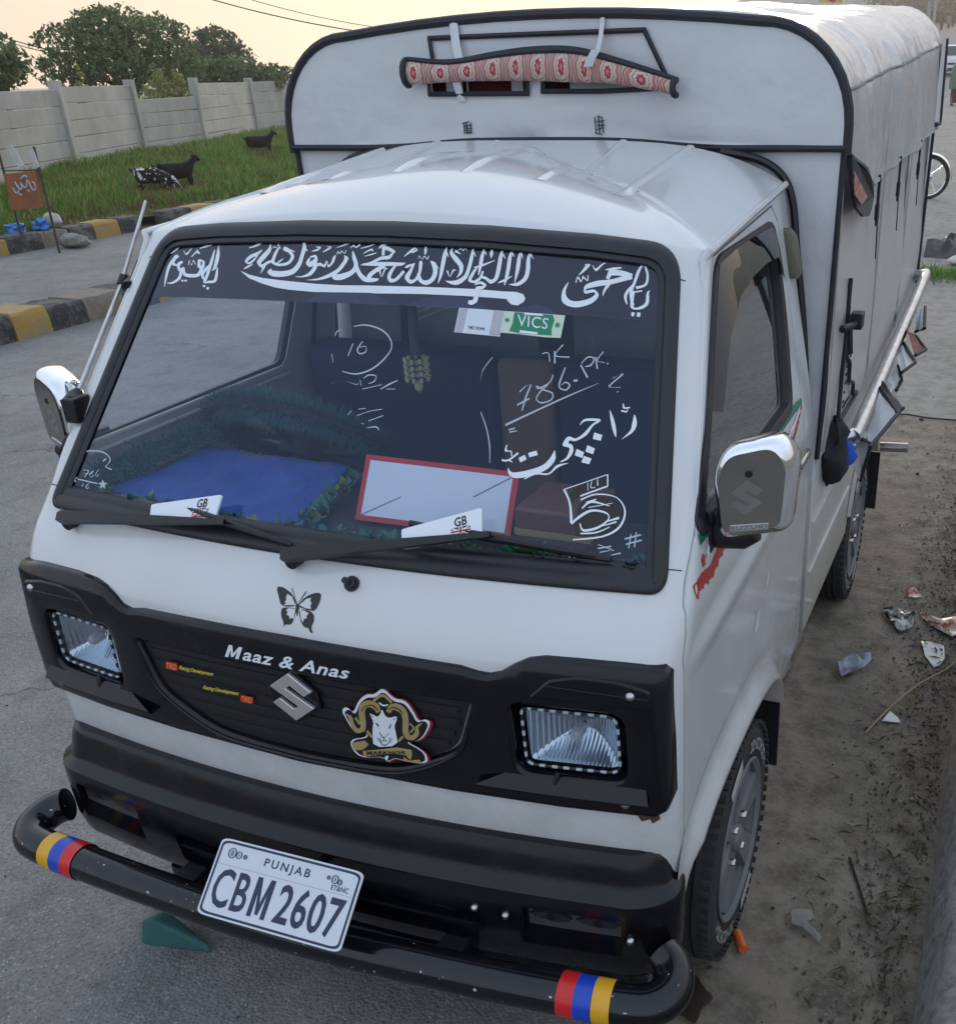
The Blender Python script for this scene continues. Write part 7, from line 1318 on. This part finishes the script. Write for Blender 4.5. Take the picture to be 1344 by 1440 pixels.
scrap('wrapper', pg((1237, 865), (1244, 858), (1262, 860), (1283, 866), (1286, 874), (1282, 888), (1265, 893), (1252, 880)), .05, M_wrapb, 'black and silver snack wrapper crumpled on the dirt', 'wrapper', 1, .02)
scrap('wrapper', pg((1290, 868), (1318, 873), (1345, 872), (1350, 895), (1338, 903), (1322, 893), (1308, 882)), .05, M_wrapo, 'orange and white snack wrapper against the kerb', 'wrapper', 2, .02)
scrap('paper', pg((1294, 908), (1308, 905), (1326, 912), (1328, 928), (1322, 938), (1312, 941), (1300, 925)), .04, M_paper, 'rounded white piece of paper near the kerb, below the orange wrapper', 'paper', 3, .006)
scrap('plastic_scrap', pg((1173, 943), (1180, 940), (1200, 937), (1222, 936), (1224, 944), (1214, 952), (1195, 956), (1182, 960)), .06, M_lav, 'torn lavender plastic scrap on the bare dirt beside the door', 'plastic scrap', 4, .02)
scrap('paper', pg((1239, 1018), (1251, 1004), (1262, 1012), (1266, 1020)), .02, M_paper, 'small white triangle of paper under the dry stalk', 'paper', 5, .004)
scrap('paper', pg((1109, 1292), (1140, 1289), (1145, 1300), (1134, 1306), (1156, 1326), (1150, 1330), (1128, 1312), (1112, 1308)), .03, M_crump, 'dirty grey crumpled paper on the dirt beside the front wheel', 'paper', 6, .012)
scrap('paper', pg((1272, 836), (1284, 832), (1296, 842), (1288, 846), (1278, 842)), .03, M_wrapo, 'tiny red and white scrap farthest from the front wheel', 'paper', 7, .02)
m = MB(); m.tube([(.716, .475, .012), (.742, .430, .012)], .011, 12); tag(rebase(m.build('plastic_cap', [mat('orange_plastic', (.55, .10, .02), .45)], None)), 'small orange plastic cap wedged beside the front tyre', 'tube')  # orange plastic cap, modelled as a short cylinder
P = [(*p, z) for p, z in zip(pg((1216, 1034), (1250, 1003), (1290, 972), (1330, 948), (1352, 930)), (.008, .02, .025, .02, .02))]; m = MB(); m.tube([tuple(q) for q in catmull(P, 5)], .0028, 6); tag(rebase(m.build('dry_stalk', [mat('straw', (.30, .24, .13), .8)], None)), 'long dry straw stalk lying on the dirt by the kerb', 'stalk')
P = [(*p, .006) for p in pg((1194, 1209), (1208, 1252), (1222, 1298))]; m = MB(); m.tube(P, .0035, 6); tag(rebase(m.build('stick', [mat('dark_stick', (.02, .017, .014), .8)], None)), 'thin dark straight stick lying on the dirt near the front wheel', 'stick')
# oil stain and gravel
c_ = pg((968, 1408))[0]; q = []
for k in range(26):
    t = 2*math.pi*k/26; r_ = .058*(1+.30*MN.noise(Vector((math.cos(t)*2, math.sin(t)*2, 4)))+.14*math.sin(5*t)); q.append((c_[0]+r_*.75*math.cos(t), c_[1]+r_*math.sin(t), .0082))
m = MB(); m.add(q, [tuple(range(26))]); o = flip_up(m.build('oil_stain', [mat('oil_brown', (.03, .02, .014), .4)], None, smooth=False)); tag(rebase(o), 'dark brown oil stain on the dirt under the end of the bull bar', 'stain')
def pebbles(n, fx, fy, smin, smax):
    V = []; F = []
    ico = bmesh.new(); bmesh.ops.create_icosphere(ico, subdivisions=1, radius=1); iv = np.array([v.co for v in ico.verts]); fi = np.array([[v.index for v in f.verts] for f in ico.faces]); ico.free()
    for k in range(n):
        s = RNG.uniform(smin, smax)*RNG.uniform(.5, 1.1); x, y = fx(), fy(); sc = np.array([s*RNG.uniform(.7, 1.4), s*RNG.uniform(.7, 1.4), s*RNG.uniform(.4, .8)]); a = RNG.uniform(0, 6.28); ca, sa = np.cos(a), np.sin(a)
        p = iv*sc*(1+RNG.uniform(-.18, .18, (len(iv), 1))); p = np.stack([p[:, 0]*ca-p[:, 1]*sa+x, p[:, 0]*sa+p[:, 1]*ca+y, p[:, 2]+s*.15+.004], 1); V.append(p); F.append(fi+len(iv)*k)
    return np.concatenate(V), np.concatenate(F)
V1, F1 = pebbles(3600, lambda: 1.11-abs(RNG.normal(0, .12)), lambda: RNG.uniform(-.6, 5), .0018, .0058); V2, F2 = pebbles(1500, lambda: RNG.uniform(-2.2, 1.1), lambda: RNG.uniform(-.5, 12), .0015, .005); V3, F3 = pebbles(45, lambda: RNG.uniform(.6, 1.1), lambda: RNG.uniform(.2, 14), .006, .012)
V = np.concatenate([V1, V2, V3]); F = np.concatenate([F1, F2+len(V1), F3+len(V1)+len(V2)]); g = fast_mesh('gravel', V, F, [leafmat('gravel_mix', (.07, .06, .05), (.15, .135, .115), (.33, .31, .28), .9)]); tag(g, 'loose gravel and grit scattered over the dirt strip along the kerb', 'gravel', kind='stuff')
# dead leaves and fine twigs in the gutter
n = 700; x = 1.10-np.abs(RNG.normal(0, .12, n)); y = RNG.uniform(.2, 3.2, n); a = RNG.uniform(0, 6.28, n); L = RNG.uniform(.006, .028, n); w_ = RNG.uniform(.001, .005, n); ca, sa = np.cos(a), np.sin(a); z = RNG.uniform(.008, .018, n)
V = np.stack([np.stack([x-ca*L, y-sa*L, z], 1), np.stack([x+sa*w_, y-ca*w_, z+.004], 1), np.stack([x+ca*L, y+sa*L, z+RNG.uniform(-.004, .006, n)], 1), np.stack([x-sa*w_, y+ca*w_, z+.004], 1)], 1).reshape(-1, 3); g = fast_mesh('leaf_litter', V, np.arange(n*4).reshape(-1, 4), [leafmat('dead_leaf', (.05, .035, .02), (.12, .085, .05), (.24, .19, .12), .9)]); tag(g, 'dry leaf bits and straw gathered in the gutter beside the kerb', 'leaf litter', kind='stuff')
# ---------------------------------------------------------------- behind the truck
m = MB()
rws = [[(.20+.75*i/14+.03*MN.noise(Vector((i, j*.5, 0))), 10.1+.9*j/6+.08*MN.noise(Vector((i*.4, j, 3))), .012+.13*max(0, math.sin(math.pi*j/6))*(.5+1.6*abs(MN.noise(Vector((i*1.1, j*1.3, 1)))))) for j in range(7)] for i in range(15)]
m.grid(rws); tag(rebase(m.build('tarpaulin', [mat('tarp_black', (.008, .009, .011), .5, bump=(9, .6, .03))], None, angle=50)), 'crumpled black tarpaulin heap on the pale ground behind the truck', 'tarpaulin')
n = 1600; u = RNG.uniform(-1, 1, n); x = .55+u*.5; y = 9.1+RNG.normal(0, .16, n); h = RNG.uniform(.03, .12, n); a = RNG.uniform(0, 6.28, n); b = RNG.uniform(0, 6.28, n); dx, dy = np.cos(a)*.006, np.sin(a)*.006
V = np.stack([np.stack([x-dx, y-dy, 0*x], 1), np.stack([x+dx, y+dy, 0*x], 1), np.stack([x+np.cos(b)*h*.5, y+np.sin(b)*h*.5, h], 1)], 1).reshape(-1, 3); g = fast_mesh('grass', V, np.arange(n*3).reshape(-1, 3), [M_grass]); tag(g, 'short patch of green weeds in front of the black tarpaulin', 'grass', kind='stuff')
blob('stone', (.62, 9.75, 0), (.30, .2, .10), mat('stone_white', (.5, .49, .46), .9), 'flat pale stone between the weeds and the black tarpaulin', 'stone', 5, .1)
# motorcycle side-on behind the canopy, its front wheel showing
MC = empty('motorcycle', (-.85, 15.5, 0), 'parked motorcycle behind the truck, only its spoked wheel and silver mudguard showing', 'motorcycle')
def mwheel(cx):
    m = MB(); m.lathe([(.255, 15.5-.03), (.29, 15.5-.04), (.305, 15.5), (.29, 15.5+.04), (.255, 15.5+.03)], (cx, 0, .305), 'y', 40); w_ = m.build('wheel', [M_tyre], MC)
    m = MB(); m.lathe([(.258, 15.5-.028), (.245, 15.5-.02), (.245, 15.5+.02), (.258, 15.5+.028)], (cx, 0, .305), 'y', 40)
    for k in range(18): a = 2*math.pi*k/18; m.tube([(cx+.03*math.cos(a+.5), 15.5+(.03 if k % 2 else -.03), .305+.03*math.sin(a+.5)), (cx+.247*math.cos(a), 15.5, .305+.247*math.sin(a))], .003, 4)
    m.lathe([(.001, 15.44), (.06, 15.45), (.06, 15.55), (.001, 15.56)], (cx, 0, .305), 'y', 16); m.build('rim', [M_chrome], w_)
mwheel(-.28); mwheel(-1.50)
m = MB(); m.lathe([(.32, 15.44), (.335, 15.5), (.32, 15.56)], (-.28, 0, .305), 'y', 30, a0=R(-5), a1=R(165)); m.lathe([(.33, 15.43), (.345, 15.5), (.33, 15.57)], (-1.50, 0, .305), 'y', 30, a0=R(20), a1=R(190)); m.build('mudguard', [M_chrome], MC)
m = MB(); [m.tube([(-.28, 15.5+e, .305), (-.52, 15.5+e, .95)], .018, 8) for e in (-.07, .07)]; m.tube([(-.50, 15.2, 1.02), (-.54, 15.35, 1.0), (-.54, 15.65, 1.0), (-.50, 15.8, 1.02)], .012, 8); m.lathe([(.001, 15.42), (.08, 15.43), (.09, 15.52)], (-.45, 0, .88), 'y', 16); m.build('fork', [M_steel], MC)
m = MB(); m.tube([(-.52, 15.5, .85), (-.95, 15.5, .35), (-1.5, 15.5, .305)], .025, 8); m.tube([(-.55, 15.5, .75), (-1.2, 15.5, .70), (-1.75, 15.5, .72)], .025, 8); m.box((-.95, 15.5, .42), (.28, .24, .28)); m.tube([(-.9, 15.36, .3), (-1.3, 15.36, .27), (-1.75, 15.36, .33)], .03, 8); m.build('engine_frame', [M_blackm], MC, bevel=.01)
m = MB(); m.tube([(-.58, 15.5, .80), (-.75, 15.5, .86), (-1.0, 15.5, .80)], [.07, .12, .08], 14); m.build('fuel_tank', [mat('tank_red', (.35, .01, .012), .25)], MC); m = MB(); m.box((-1.35, 15.5, .80), (.68, .24, .09)); m.build('seat', [M_rubber], MC, bevel=.03)
# small white van far up the road
CY = 62.0; CX = -3.45; zc = zr(CY); CV = empty('parked_van', (CX, CY, zc), 'small white van far up the road behind the truck, facing the camera', 'van')
sec = [(CY, .25), (CY, .62), (CY+.10, .85), (CY+.35, .95), (CY+.75, 1.45), (CY+1.0, 1.50), (CY+2.9, 1.50), (CY+3.1, .9), (CY+3.1, .25)]
m = MB(); rws = [[(CX+sx*(.70 if z < 1 else .62), y, zc+z) for y, z in sec] for sx in (-1, -.9, .9, 1)]
m.grid(rws); m.F += [tuple(range(9)), tuple(range(27, 36))]; m.M += [0, 0]; m.build('body', [M_white], CV, bevel=.04)
m = MB(); m.add([(CX+x, CY+y-.012, zc+z+.01) for x, y, z in ((-.58, .38, .98), (.58, .38, .98), (.52, .72, 1.42), (-.52, .72, 1.42))], [(0, 1, 2, 3)]); m.build('windscreen', [mat('far_glass', (.05, .08, .09), .05)], CV, smooth=False)
for s in (-1, 1):
    m = MB(); m.box((CX+s*.52, CY-.005, zc+.66), (.22, .03, .14)); m.build('headlight', [M_chrome], CV, bevel=.01)
    for y in (.55, 2.5): m = MB(); m.lathe([(.001, CX+s*.70), (.26, CX+s*.70), (.27, CX+s*.62), (.26, CX+s*.55), (.001, CX+s*.55)], (0, CY+y, zc+.27), 'x', 20); m.build('wheel', [M_tyre], CV)
m = MB(); m.box((CX-.1, CY-.01, zc+.60), (.42, .03, .09)); m.box((CX-.1, CY-.012, zc+.36), (.36, .03, .10)); m.box((CX, CY-.02, zc+.28), (1.36, .05, .08)); m.build('grille', [M_blackm], CV)
# people
def person(loc, ang, h, label, top, low, skin=(.22, .12, .075), shawl=False, walk=0, hair=(.012, .01, .009)):
    s = h/1.7; P = [(0, 0, .95), (0, 0, 1.15), (0, 0, 1.36), (0, .01, 1.46), (0, -.01, 1.54), (0, -.02, 1.63)]; r = [(.15, .11), (.135, .10), (.16, .10), .055, .075, .085]; E_ = [(0, 1), (1, 2), (2, 3), (3, 4), (4, 5)]
    for q in (-1, 1):
        k = len(P); P += [(q*.09, 0, .86), (q*.10, -.02+q*walk*.12, .48), (q*.10, .02+q*walk*.2, .08), (q*.10, -.12+q*walk*.2, .03)]; r += [.09, .06, .042, .035]; E_ += [(0, k), (k, k+1), (k+1, k+2), (k+2, k+3)]
        k = len(P); P += [(q*.19, 0, 1.38), (q*.24, .02, 1.12), (q*.22, -.10, .92), (q*.21, -.14, .84)]; r += [.055, .042, .032, .03]; E_ += [(2, k), (k, k+1), (k+1, k+2), (k+2, k+3)]
    rot = Matrix.Rotation(ang, 3, 'Z'); T = lambda p: rot @ (Vector(p)*s)+Vector(loc); root = empty('person', loc, label, 'person')
    finish(skin_obj('body', [T(p) for p in P], E_, [tuple(a*s for a in q) if isinstance(q, tuple) else q*s for q in r], mat('skin', skin, .6), sub=2, root=0), root)
    def skirt(name, prof, m):
        mb = MB(); mb.grid([[T((rx*math.cos(t)*(1+.06*math.sin(7*t)*f), ry*math.sin(t)*(1+.06*math.sin(7*t)*f), z)) for t in np.linspace(0, 2*math.pi, 40, endpoint=False)] for z, rx, ry, f in prof], wrap=True); mb.build(name, [m], root, angle=70)
    skirt('trousers', [(.92, .17, .13, 0), (.6, .20, .15, .5), (.30, .19, .15, 1), (.10, .17, .14, 1)], low)
    skirt('shawl' if shawl else 'shirt', [(1.70, .02, .02, 0), (1.68, .08, .09, 0), (1.60, .108, .12, .2), (1.50, .115, .12, .3), (1.42, .22, .14, .4), (1.2, .27, .19, .8), (.9, .29, .22, 1), (.62, .28, .22, 1.2)] if shawl else [(1.47, .07, .06, 0), (1.42, .20, .115, 0), (1.2, .20, .14, .3), (.9, .21, .16, .8), (.62, .23, .18, 1)], top)
    mb = MB(); mb.lathe([(.001, 1.74), (.06, 1.725), (.095, 1.67), (.098, 1.60), (.08, 1.55)], (0, .01, 0), 'z', 20)
    mb.V = [tuple(T(v)) for v in mb.V]; mb.build('hair', [mat('hair', hair, .6)], root)
    if not shawl:
        for q in (-1, 1): mb = MB(); mb.tube([T((q*.17, 0, 1.40)), T((q*.24, .02, 1.13)), T((q*.22, -.10, .94))], [.07*s, .06*s, .052*s], 10); mb.build('sleeve', [top], root)
    for q in (-1, 1): mb = MB(); mb.tube([T((q*.10, .06+q*walk*.2, .035)), T((q*.10, -.08+q*walk*.2, .035)), T((q*.10, -.17+q*walk*.2, .025))], [.045*s, .05*s, .03*s], 8); mb.build('shoe', [M_rubber], root)
M_gsh = mat('shawl_green', (.10, .17, .12), .8); M_mar = mat('cloth_maroon', (.07, .02, .022), .8); M_w2 = mat('cloth_dark', (.03, .03, .035), .8); M_w3 = mat('cloth_grey', (.18, .18, .18), .8)
person((-1.98, 44.5, zr(44.5)), R(170), 1.62, 'person in a long grey-green shawl over maroon clothes walking up the road', M_gsh, M_mar, shawl=True, walk=.5)
for k, (x, y, lab, t) in enumerate(((-11.6, 148, 'tiny dark figure on the far road, lowest of the three walkers', M_w2), (-11.4, 156, 'tiny grey figure on the far road between two darker walkers', M_w3), (-11.5, 164, 'tiny dark figure on the far road, highest of the three walkers', M_w2))): person((x, y, zr(y)), R(20*k), 1.7, lab, t, M_w2, walk=.6)
# bush, trees, poles and the hill beyond
tree('roadside_bush', (-3.9, 69, zr(69)), [(-3.9, 69, zr(69)+.55, .75, .55), (-3.3, 69.5, zr(69)+.8, .8, .7), (-2.6, 69, zr(69)+.7, .8, .7)], 2600, .10, 31, leafmat('leaf_olive', (.05, .055, .03), (.075, .08, .045), (.10, .10, .06)), 'dusty olive bush at the roadside above the small white van', 'bush', .04)
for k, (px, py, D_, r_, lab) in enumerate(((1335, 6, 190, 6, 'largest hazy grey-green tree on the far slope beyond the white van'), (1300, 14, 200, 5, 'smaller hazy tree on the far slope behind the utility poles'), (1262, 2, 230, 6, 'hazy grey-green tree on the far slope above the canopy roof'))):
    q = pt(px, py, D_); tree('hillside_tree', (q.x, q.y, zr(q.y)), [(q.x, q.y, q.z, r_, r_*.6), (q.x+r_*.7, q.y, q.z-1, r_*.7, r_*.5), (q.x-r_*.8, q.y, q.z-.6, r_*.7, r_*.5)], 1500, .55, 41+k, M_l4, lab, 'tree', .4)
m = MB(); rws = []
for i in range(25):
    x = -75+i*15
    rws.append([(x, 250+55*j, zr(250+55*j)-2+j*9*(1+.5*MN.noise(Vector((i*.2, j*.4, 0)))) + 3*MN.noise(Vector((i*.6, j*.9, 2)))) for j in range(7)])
m.grid(rws); o = flip_up(m.build('hills', [mat('haze_pale_hill', (.21, .22, .19), 1, noise=(.03, 1, (.15, .17, .135)))], None)); o['kind'] = 'structure'  # slope colour paled so that distance haze is painted into it
for px, dist, lab in ((1303, 95, 'nearer utility pole by the rear corner of the canopy'), (1311, 120, 'farther thinner utility pole next to the nearer one')):
    q = pt(px, 45, dist); m = MB(); m.tube([(q.x, q.y, zr(q.y)), (q.x, q.y, zr(q.y)+8)], [.16, .11], 10); m.box((q.x, q.y, zr(q.y)+7.4), (1.6, .1, .12)); tag(rebase(m.build('utility_pole', [mat('pole_grey', (.30, .30, .29), .8)], None)), lab, 'pole')
q = pt(1168, 0, 62); YS = empty('roadside_sign', (q.x, q.y, zr(q.y)), 'yellow sign with a red mark peeping over the canopy roof', 'sign')
m = MB(); m.box((q.x, q.y, q.z+.35), (1.25, .08, 1.3)); m.build('board', [mat('sign_yellow', (.62, .45, .05), .5)], YS, bevel=.01); m = MB(); m.box((q.x+.1, q.y-.05, q.z+.05), (.35, .02, .3), rot=Matrix.Rotation(.6, 3, 'Y')); m.build('mark', [M_redt], YS); m = MB(); m.tube([(q.x, q.y+.1, zr(q.y)), (q.x, q.y+.1, q.z+.9)], .06, 8); m.build('post', [M_steel], YS)
# ---------------------------------------------------------------- things lying in and hanging in the cab
M_bc = mat('velvet_blue', (.015, .05, .24), .75, noise=(11, .8, (.04, .11, .38)), bump=(18, .6, .02))
def dz_(x, y): return 1.034+.012*math.sin(x*9)*math.sin(y*14)
Q = [(-.545, .215), (-.05, .175), (-.115, .40), (-.515, .42)]
def patch(Qd, lift, nx=24, ny=12, rip=.008):
    P = []
    for j in range(ny+1):
        row = []
        for i in range(nx+1):
            u, v = i/nx, j/ny; a = Vector(Qd[0]).lerp(Vector(Qd[1]), u); b = Vector(Qd[3]).lerp(Vector(Qd[2]), u); p = a.lerp(b, v); row.append((p.x, p.y, lift(u, v)+rip*MN.noise(Vector((p.x*16, p.y*16, 2)))))
        P.append(row)
    return P
m = MB(); m.grid(patch([(-.57, .235), (-.06, .175), (-.115, .43), (-.50, .45)], lambda u, v: 1.040+.032*v)); CL = m.build('cloth', [M_bc], None, angle=60); s = CL.modifiers.new('t', 'SOLIDIFY'); s.thickness = .004; tag(CL, 'blue velvet cloth spread on the dashboard behind the steering wheel side of the windscreen', 'cloth')
m = MB(); rnd = random.Random(6)
for k in range(170):
    x = rnd.uniform(-.58, .60); y = FS(x, 1.03)+rnd.uniform(.032, .065); c_ = k % 5
    if k > 110: 
        t = rnd.random(); p = Vector((-.06, .175)).lerp(Vector((-.115, .44)), t); x, y = p.x+rnd.uniform(-.012, .02), p.y; 
    z = 1.036+rnd.uniform(0, .018); s_ = rnd.uniform(.010, .022)
    for q in range(5):
        a = rnd.uniform(0, 6.28); b = rnd.uniform(.2, 1.2); t = Vector((math.cos(a)*math.cos(b), math.sin(a)*math.cos(b), math.sin(b)))*s_; n = Vector((-math.sin(a), math.cos(a), 0))*s_*.45; o_ = Vector((x, y, z)); m.add([o_-n, o_+t*.6+n, o_+t*1.3, o_+t*.6-n], [(0, 1, 2, 3)], c_ % 3)
m.build('fringe', [mat('fringe_green', (.02, .15, .075), .7), mat('fringe_teal', (.02, .11, .10), .7), mat('fringe_lime', (.16, .20, .04), .7)], CL, smooth=False)
m = MB(); V_ = []; F_ = []
for k in range(5000):
    t = RNG.uniform(0, 1); p = Vector((-.60, .26, 1.045)).lerp(Vector((-.50, .47, 1.085)), t); p += Vector((RNG.normal(0, .022), RNG.normal(0, .022), abs(RNG.normal(0, .012)))); d = Vector((RNG.normal(), RNG.normal(), abs(RNG.normal()))).normalized()*.02; n = d.orthogonal().normalized()*.0012; i = len(V_); V_ += [p-n, p+n, p+d]; F_.append((i, i+1, i+2))
m.add(V_, F_); m.build('fur_edge', [mat('fur_green', (.02, .085, .06), .9)], CL, smooth=False)
m = MB(); P = [(x, FS(x, 1.03)+.030, 1.037+.003*math.sin(x*260)) for x in np.linspace(-.58, .58, 200)]; m.tube(P, .0035, 5); m.build('braid', [mat('braid_gold', (.42, .33, .14), .5)], CL)
# white board with a red border leaning on the dash
A_, B_, C_, D2 = [Vector(p) for p in ((.005, .262, 1.036), (.325, .262, 1.038), (.318, .335, 1.137), (.0, .335, 1.139))]
bl = lambda u, v, d: A_.lerp(B_, u).lerp(D2.lerp(C_, u), v)+Vector((0, -.8, .6))*d
m = MB(); m.prism([(0, 0), (1, 0), (1, 1), (0, 1)], bl, 0, .004, 0); v, f = fill2d([(.035, .08), (.965, .08), (.965, .92), (.035, .92)], (), 0); m.add([bl(a, b, .0046) for a, b in v], f, 1)
for a, b in (((.035, .08), (.28, .42)), ((.965, .92), (.74, .55))): m.tube([bl(*a, .0048), bl(*b, .0048)], .0012, 5, m=2)
o = m.build('card', [M_red, mat('card_white', (.62, .64, .70), .5), M_inner], None, smooth=False); tag(rebase(o), 'white card with a red border propped on the dashboard under the windscreen', 'card')
m = MB(); m.box((.405, .335, 1.065), (.14, .14, .07)); o = m.build('tissue_box', [mat('box_brown', (.13, .055, .03), .6)], None, bevel=.006); m = MB(); m.box((.405, .335, 1.055), (.143, .143, .012)); m.build('gold_band', [M_gold], o); tag(o, 'brown box with a gold band on the dashboard next to the red-edged card', 'box')
m = MB(); m.tube([(.05, .47, 1.46), (.05, .47, 1.40), (.045, .47, 1.30)], .010, 8); rn = random.Random(1); ORN = m.build('hanging_ornament', [mat('tassel', (.04, .04, .05), .9)], None); tag(ORN, 'dark tassel with a beaded gold pendant hanging inside the windscreen', 'ornament')
m = MB()
for k in range(9):
    a = 2*math.pi*k/9
    for j in range(4): m.box((.045+.022*math.cos(a), .47+.022*math.sin(a), 1.29-.012*j), (.006, .006, .009))
m.lathe([(.001, 1.225), (.008, 1.232), (.009, 1.245), (.001, 1.25)], (.045, .47, 0), 'z', 10); m.build('pendant', [mat('bead_gold', (.35, .30, .16), .35)], ORN, bevel=.001)
# ---------------------------------------------------------------- evening haze: one box of thin air round the whole scene
m = bpy.data.materials.new('haze_air'); m.use_nodes = True; n = m.node_tree; n.nodes.remove(n.nodes['Principled BSDF'])
pv = n.nodes.new('ShaderNodeVolumePrincipled'); pv.inputs['Color'].default_value = (.95, .87, .76, 1); pv.inputs['Density'].default_value = .0013; pv.inputs['Anisotropy'].default_value = .5
n.links.new(pv.outputs[0], n.nodes['Material Output'].inputs['Volume'])
mb = MB(); mb.box((0, 285, 44), (1330, 760, 92)); o = mb.build('haze', [m], None, smooth=False); o['kind'] = 'stuff'; o['label'] = 'thin evening haze in the air over the road and the far slope'; o['category'] = 'haze'
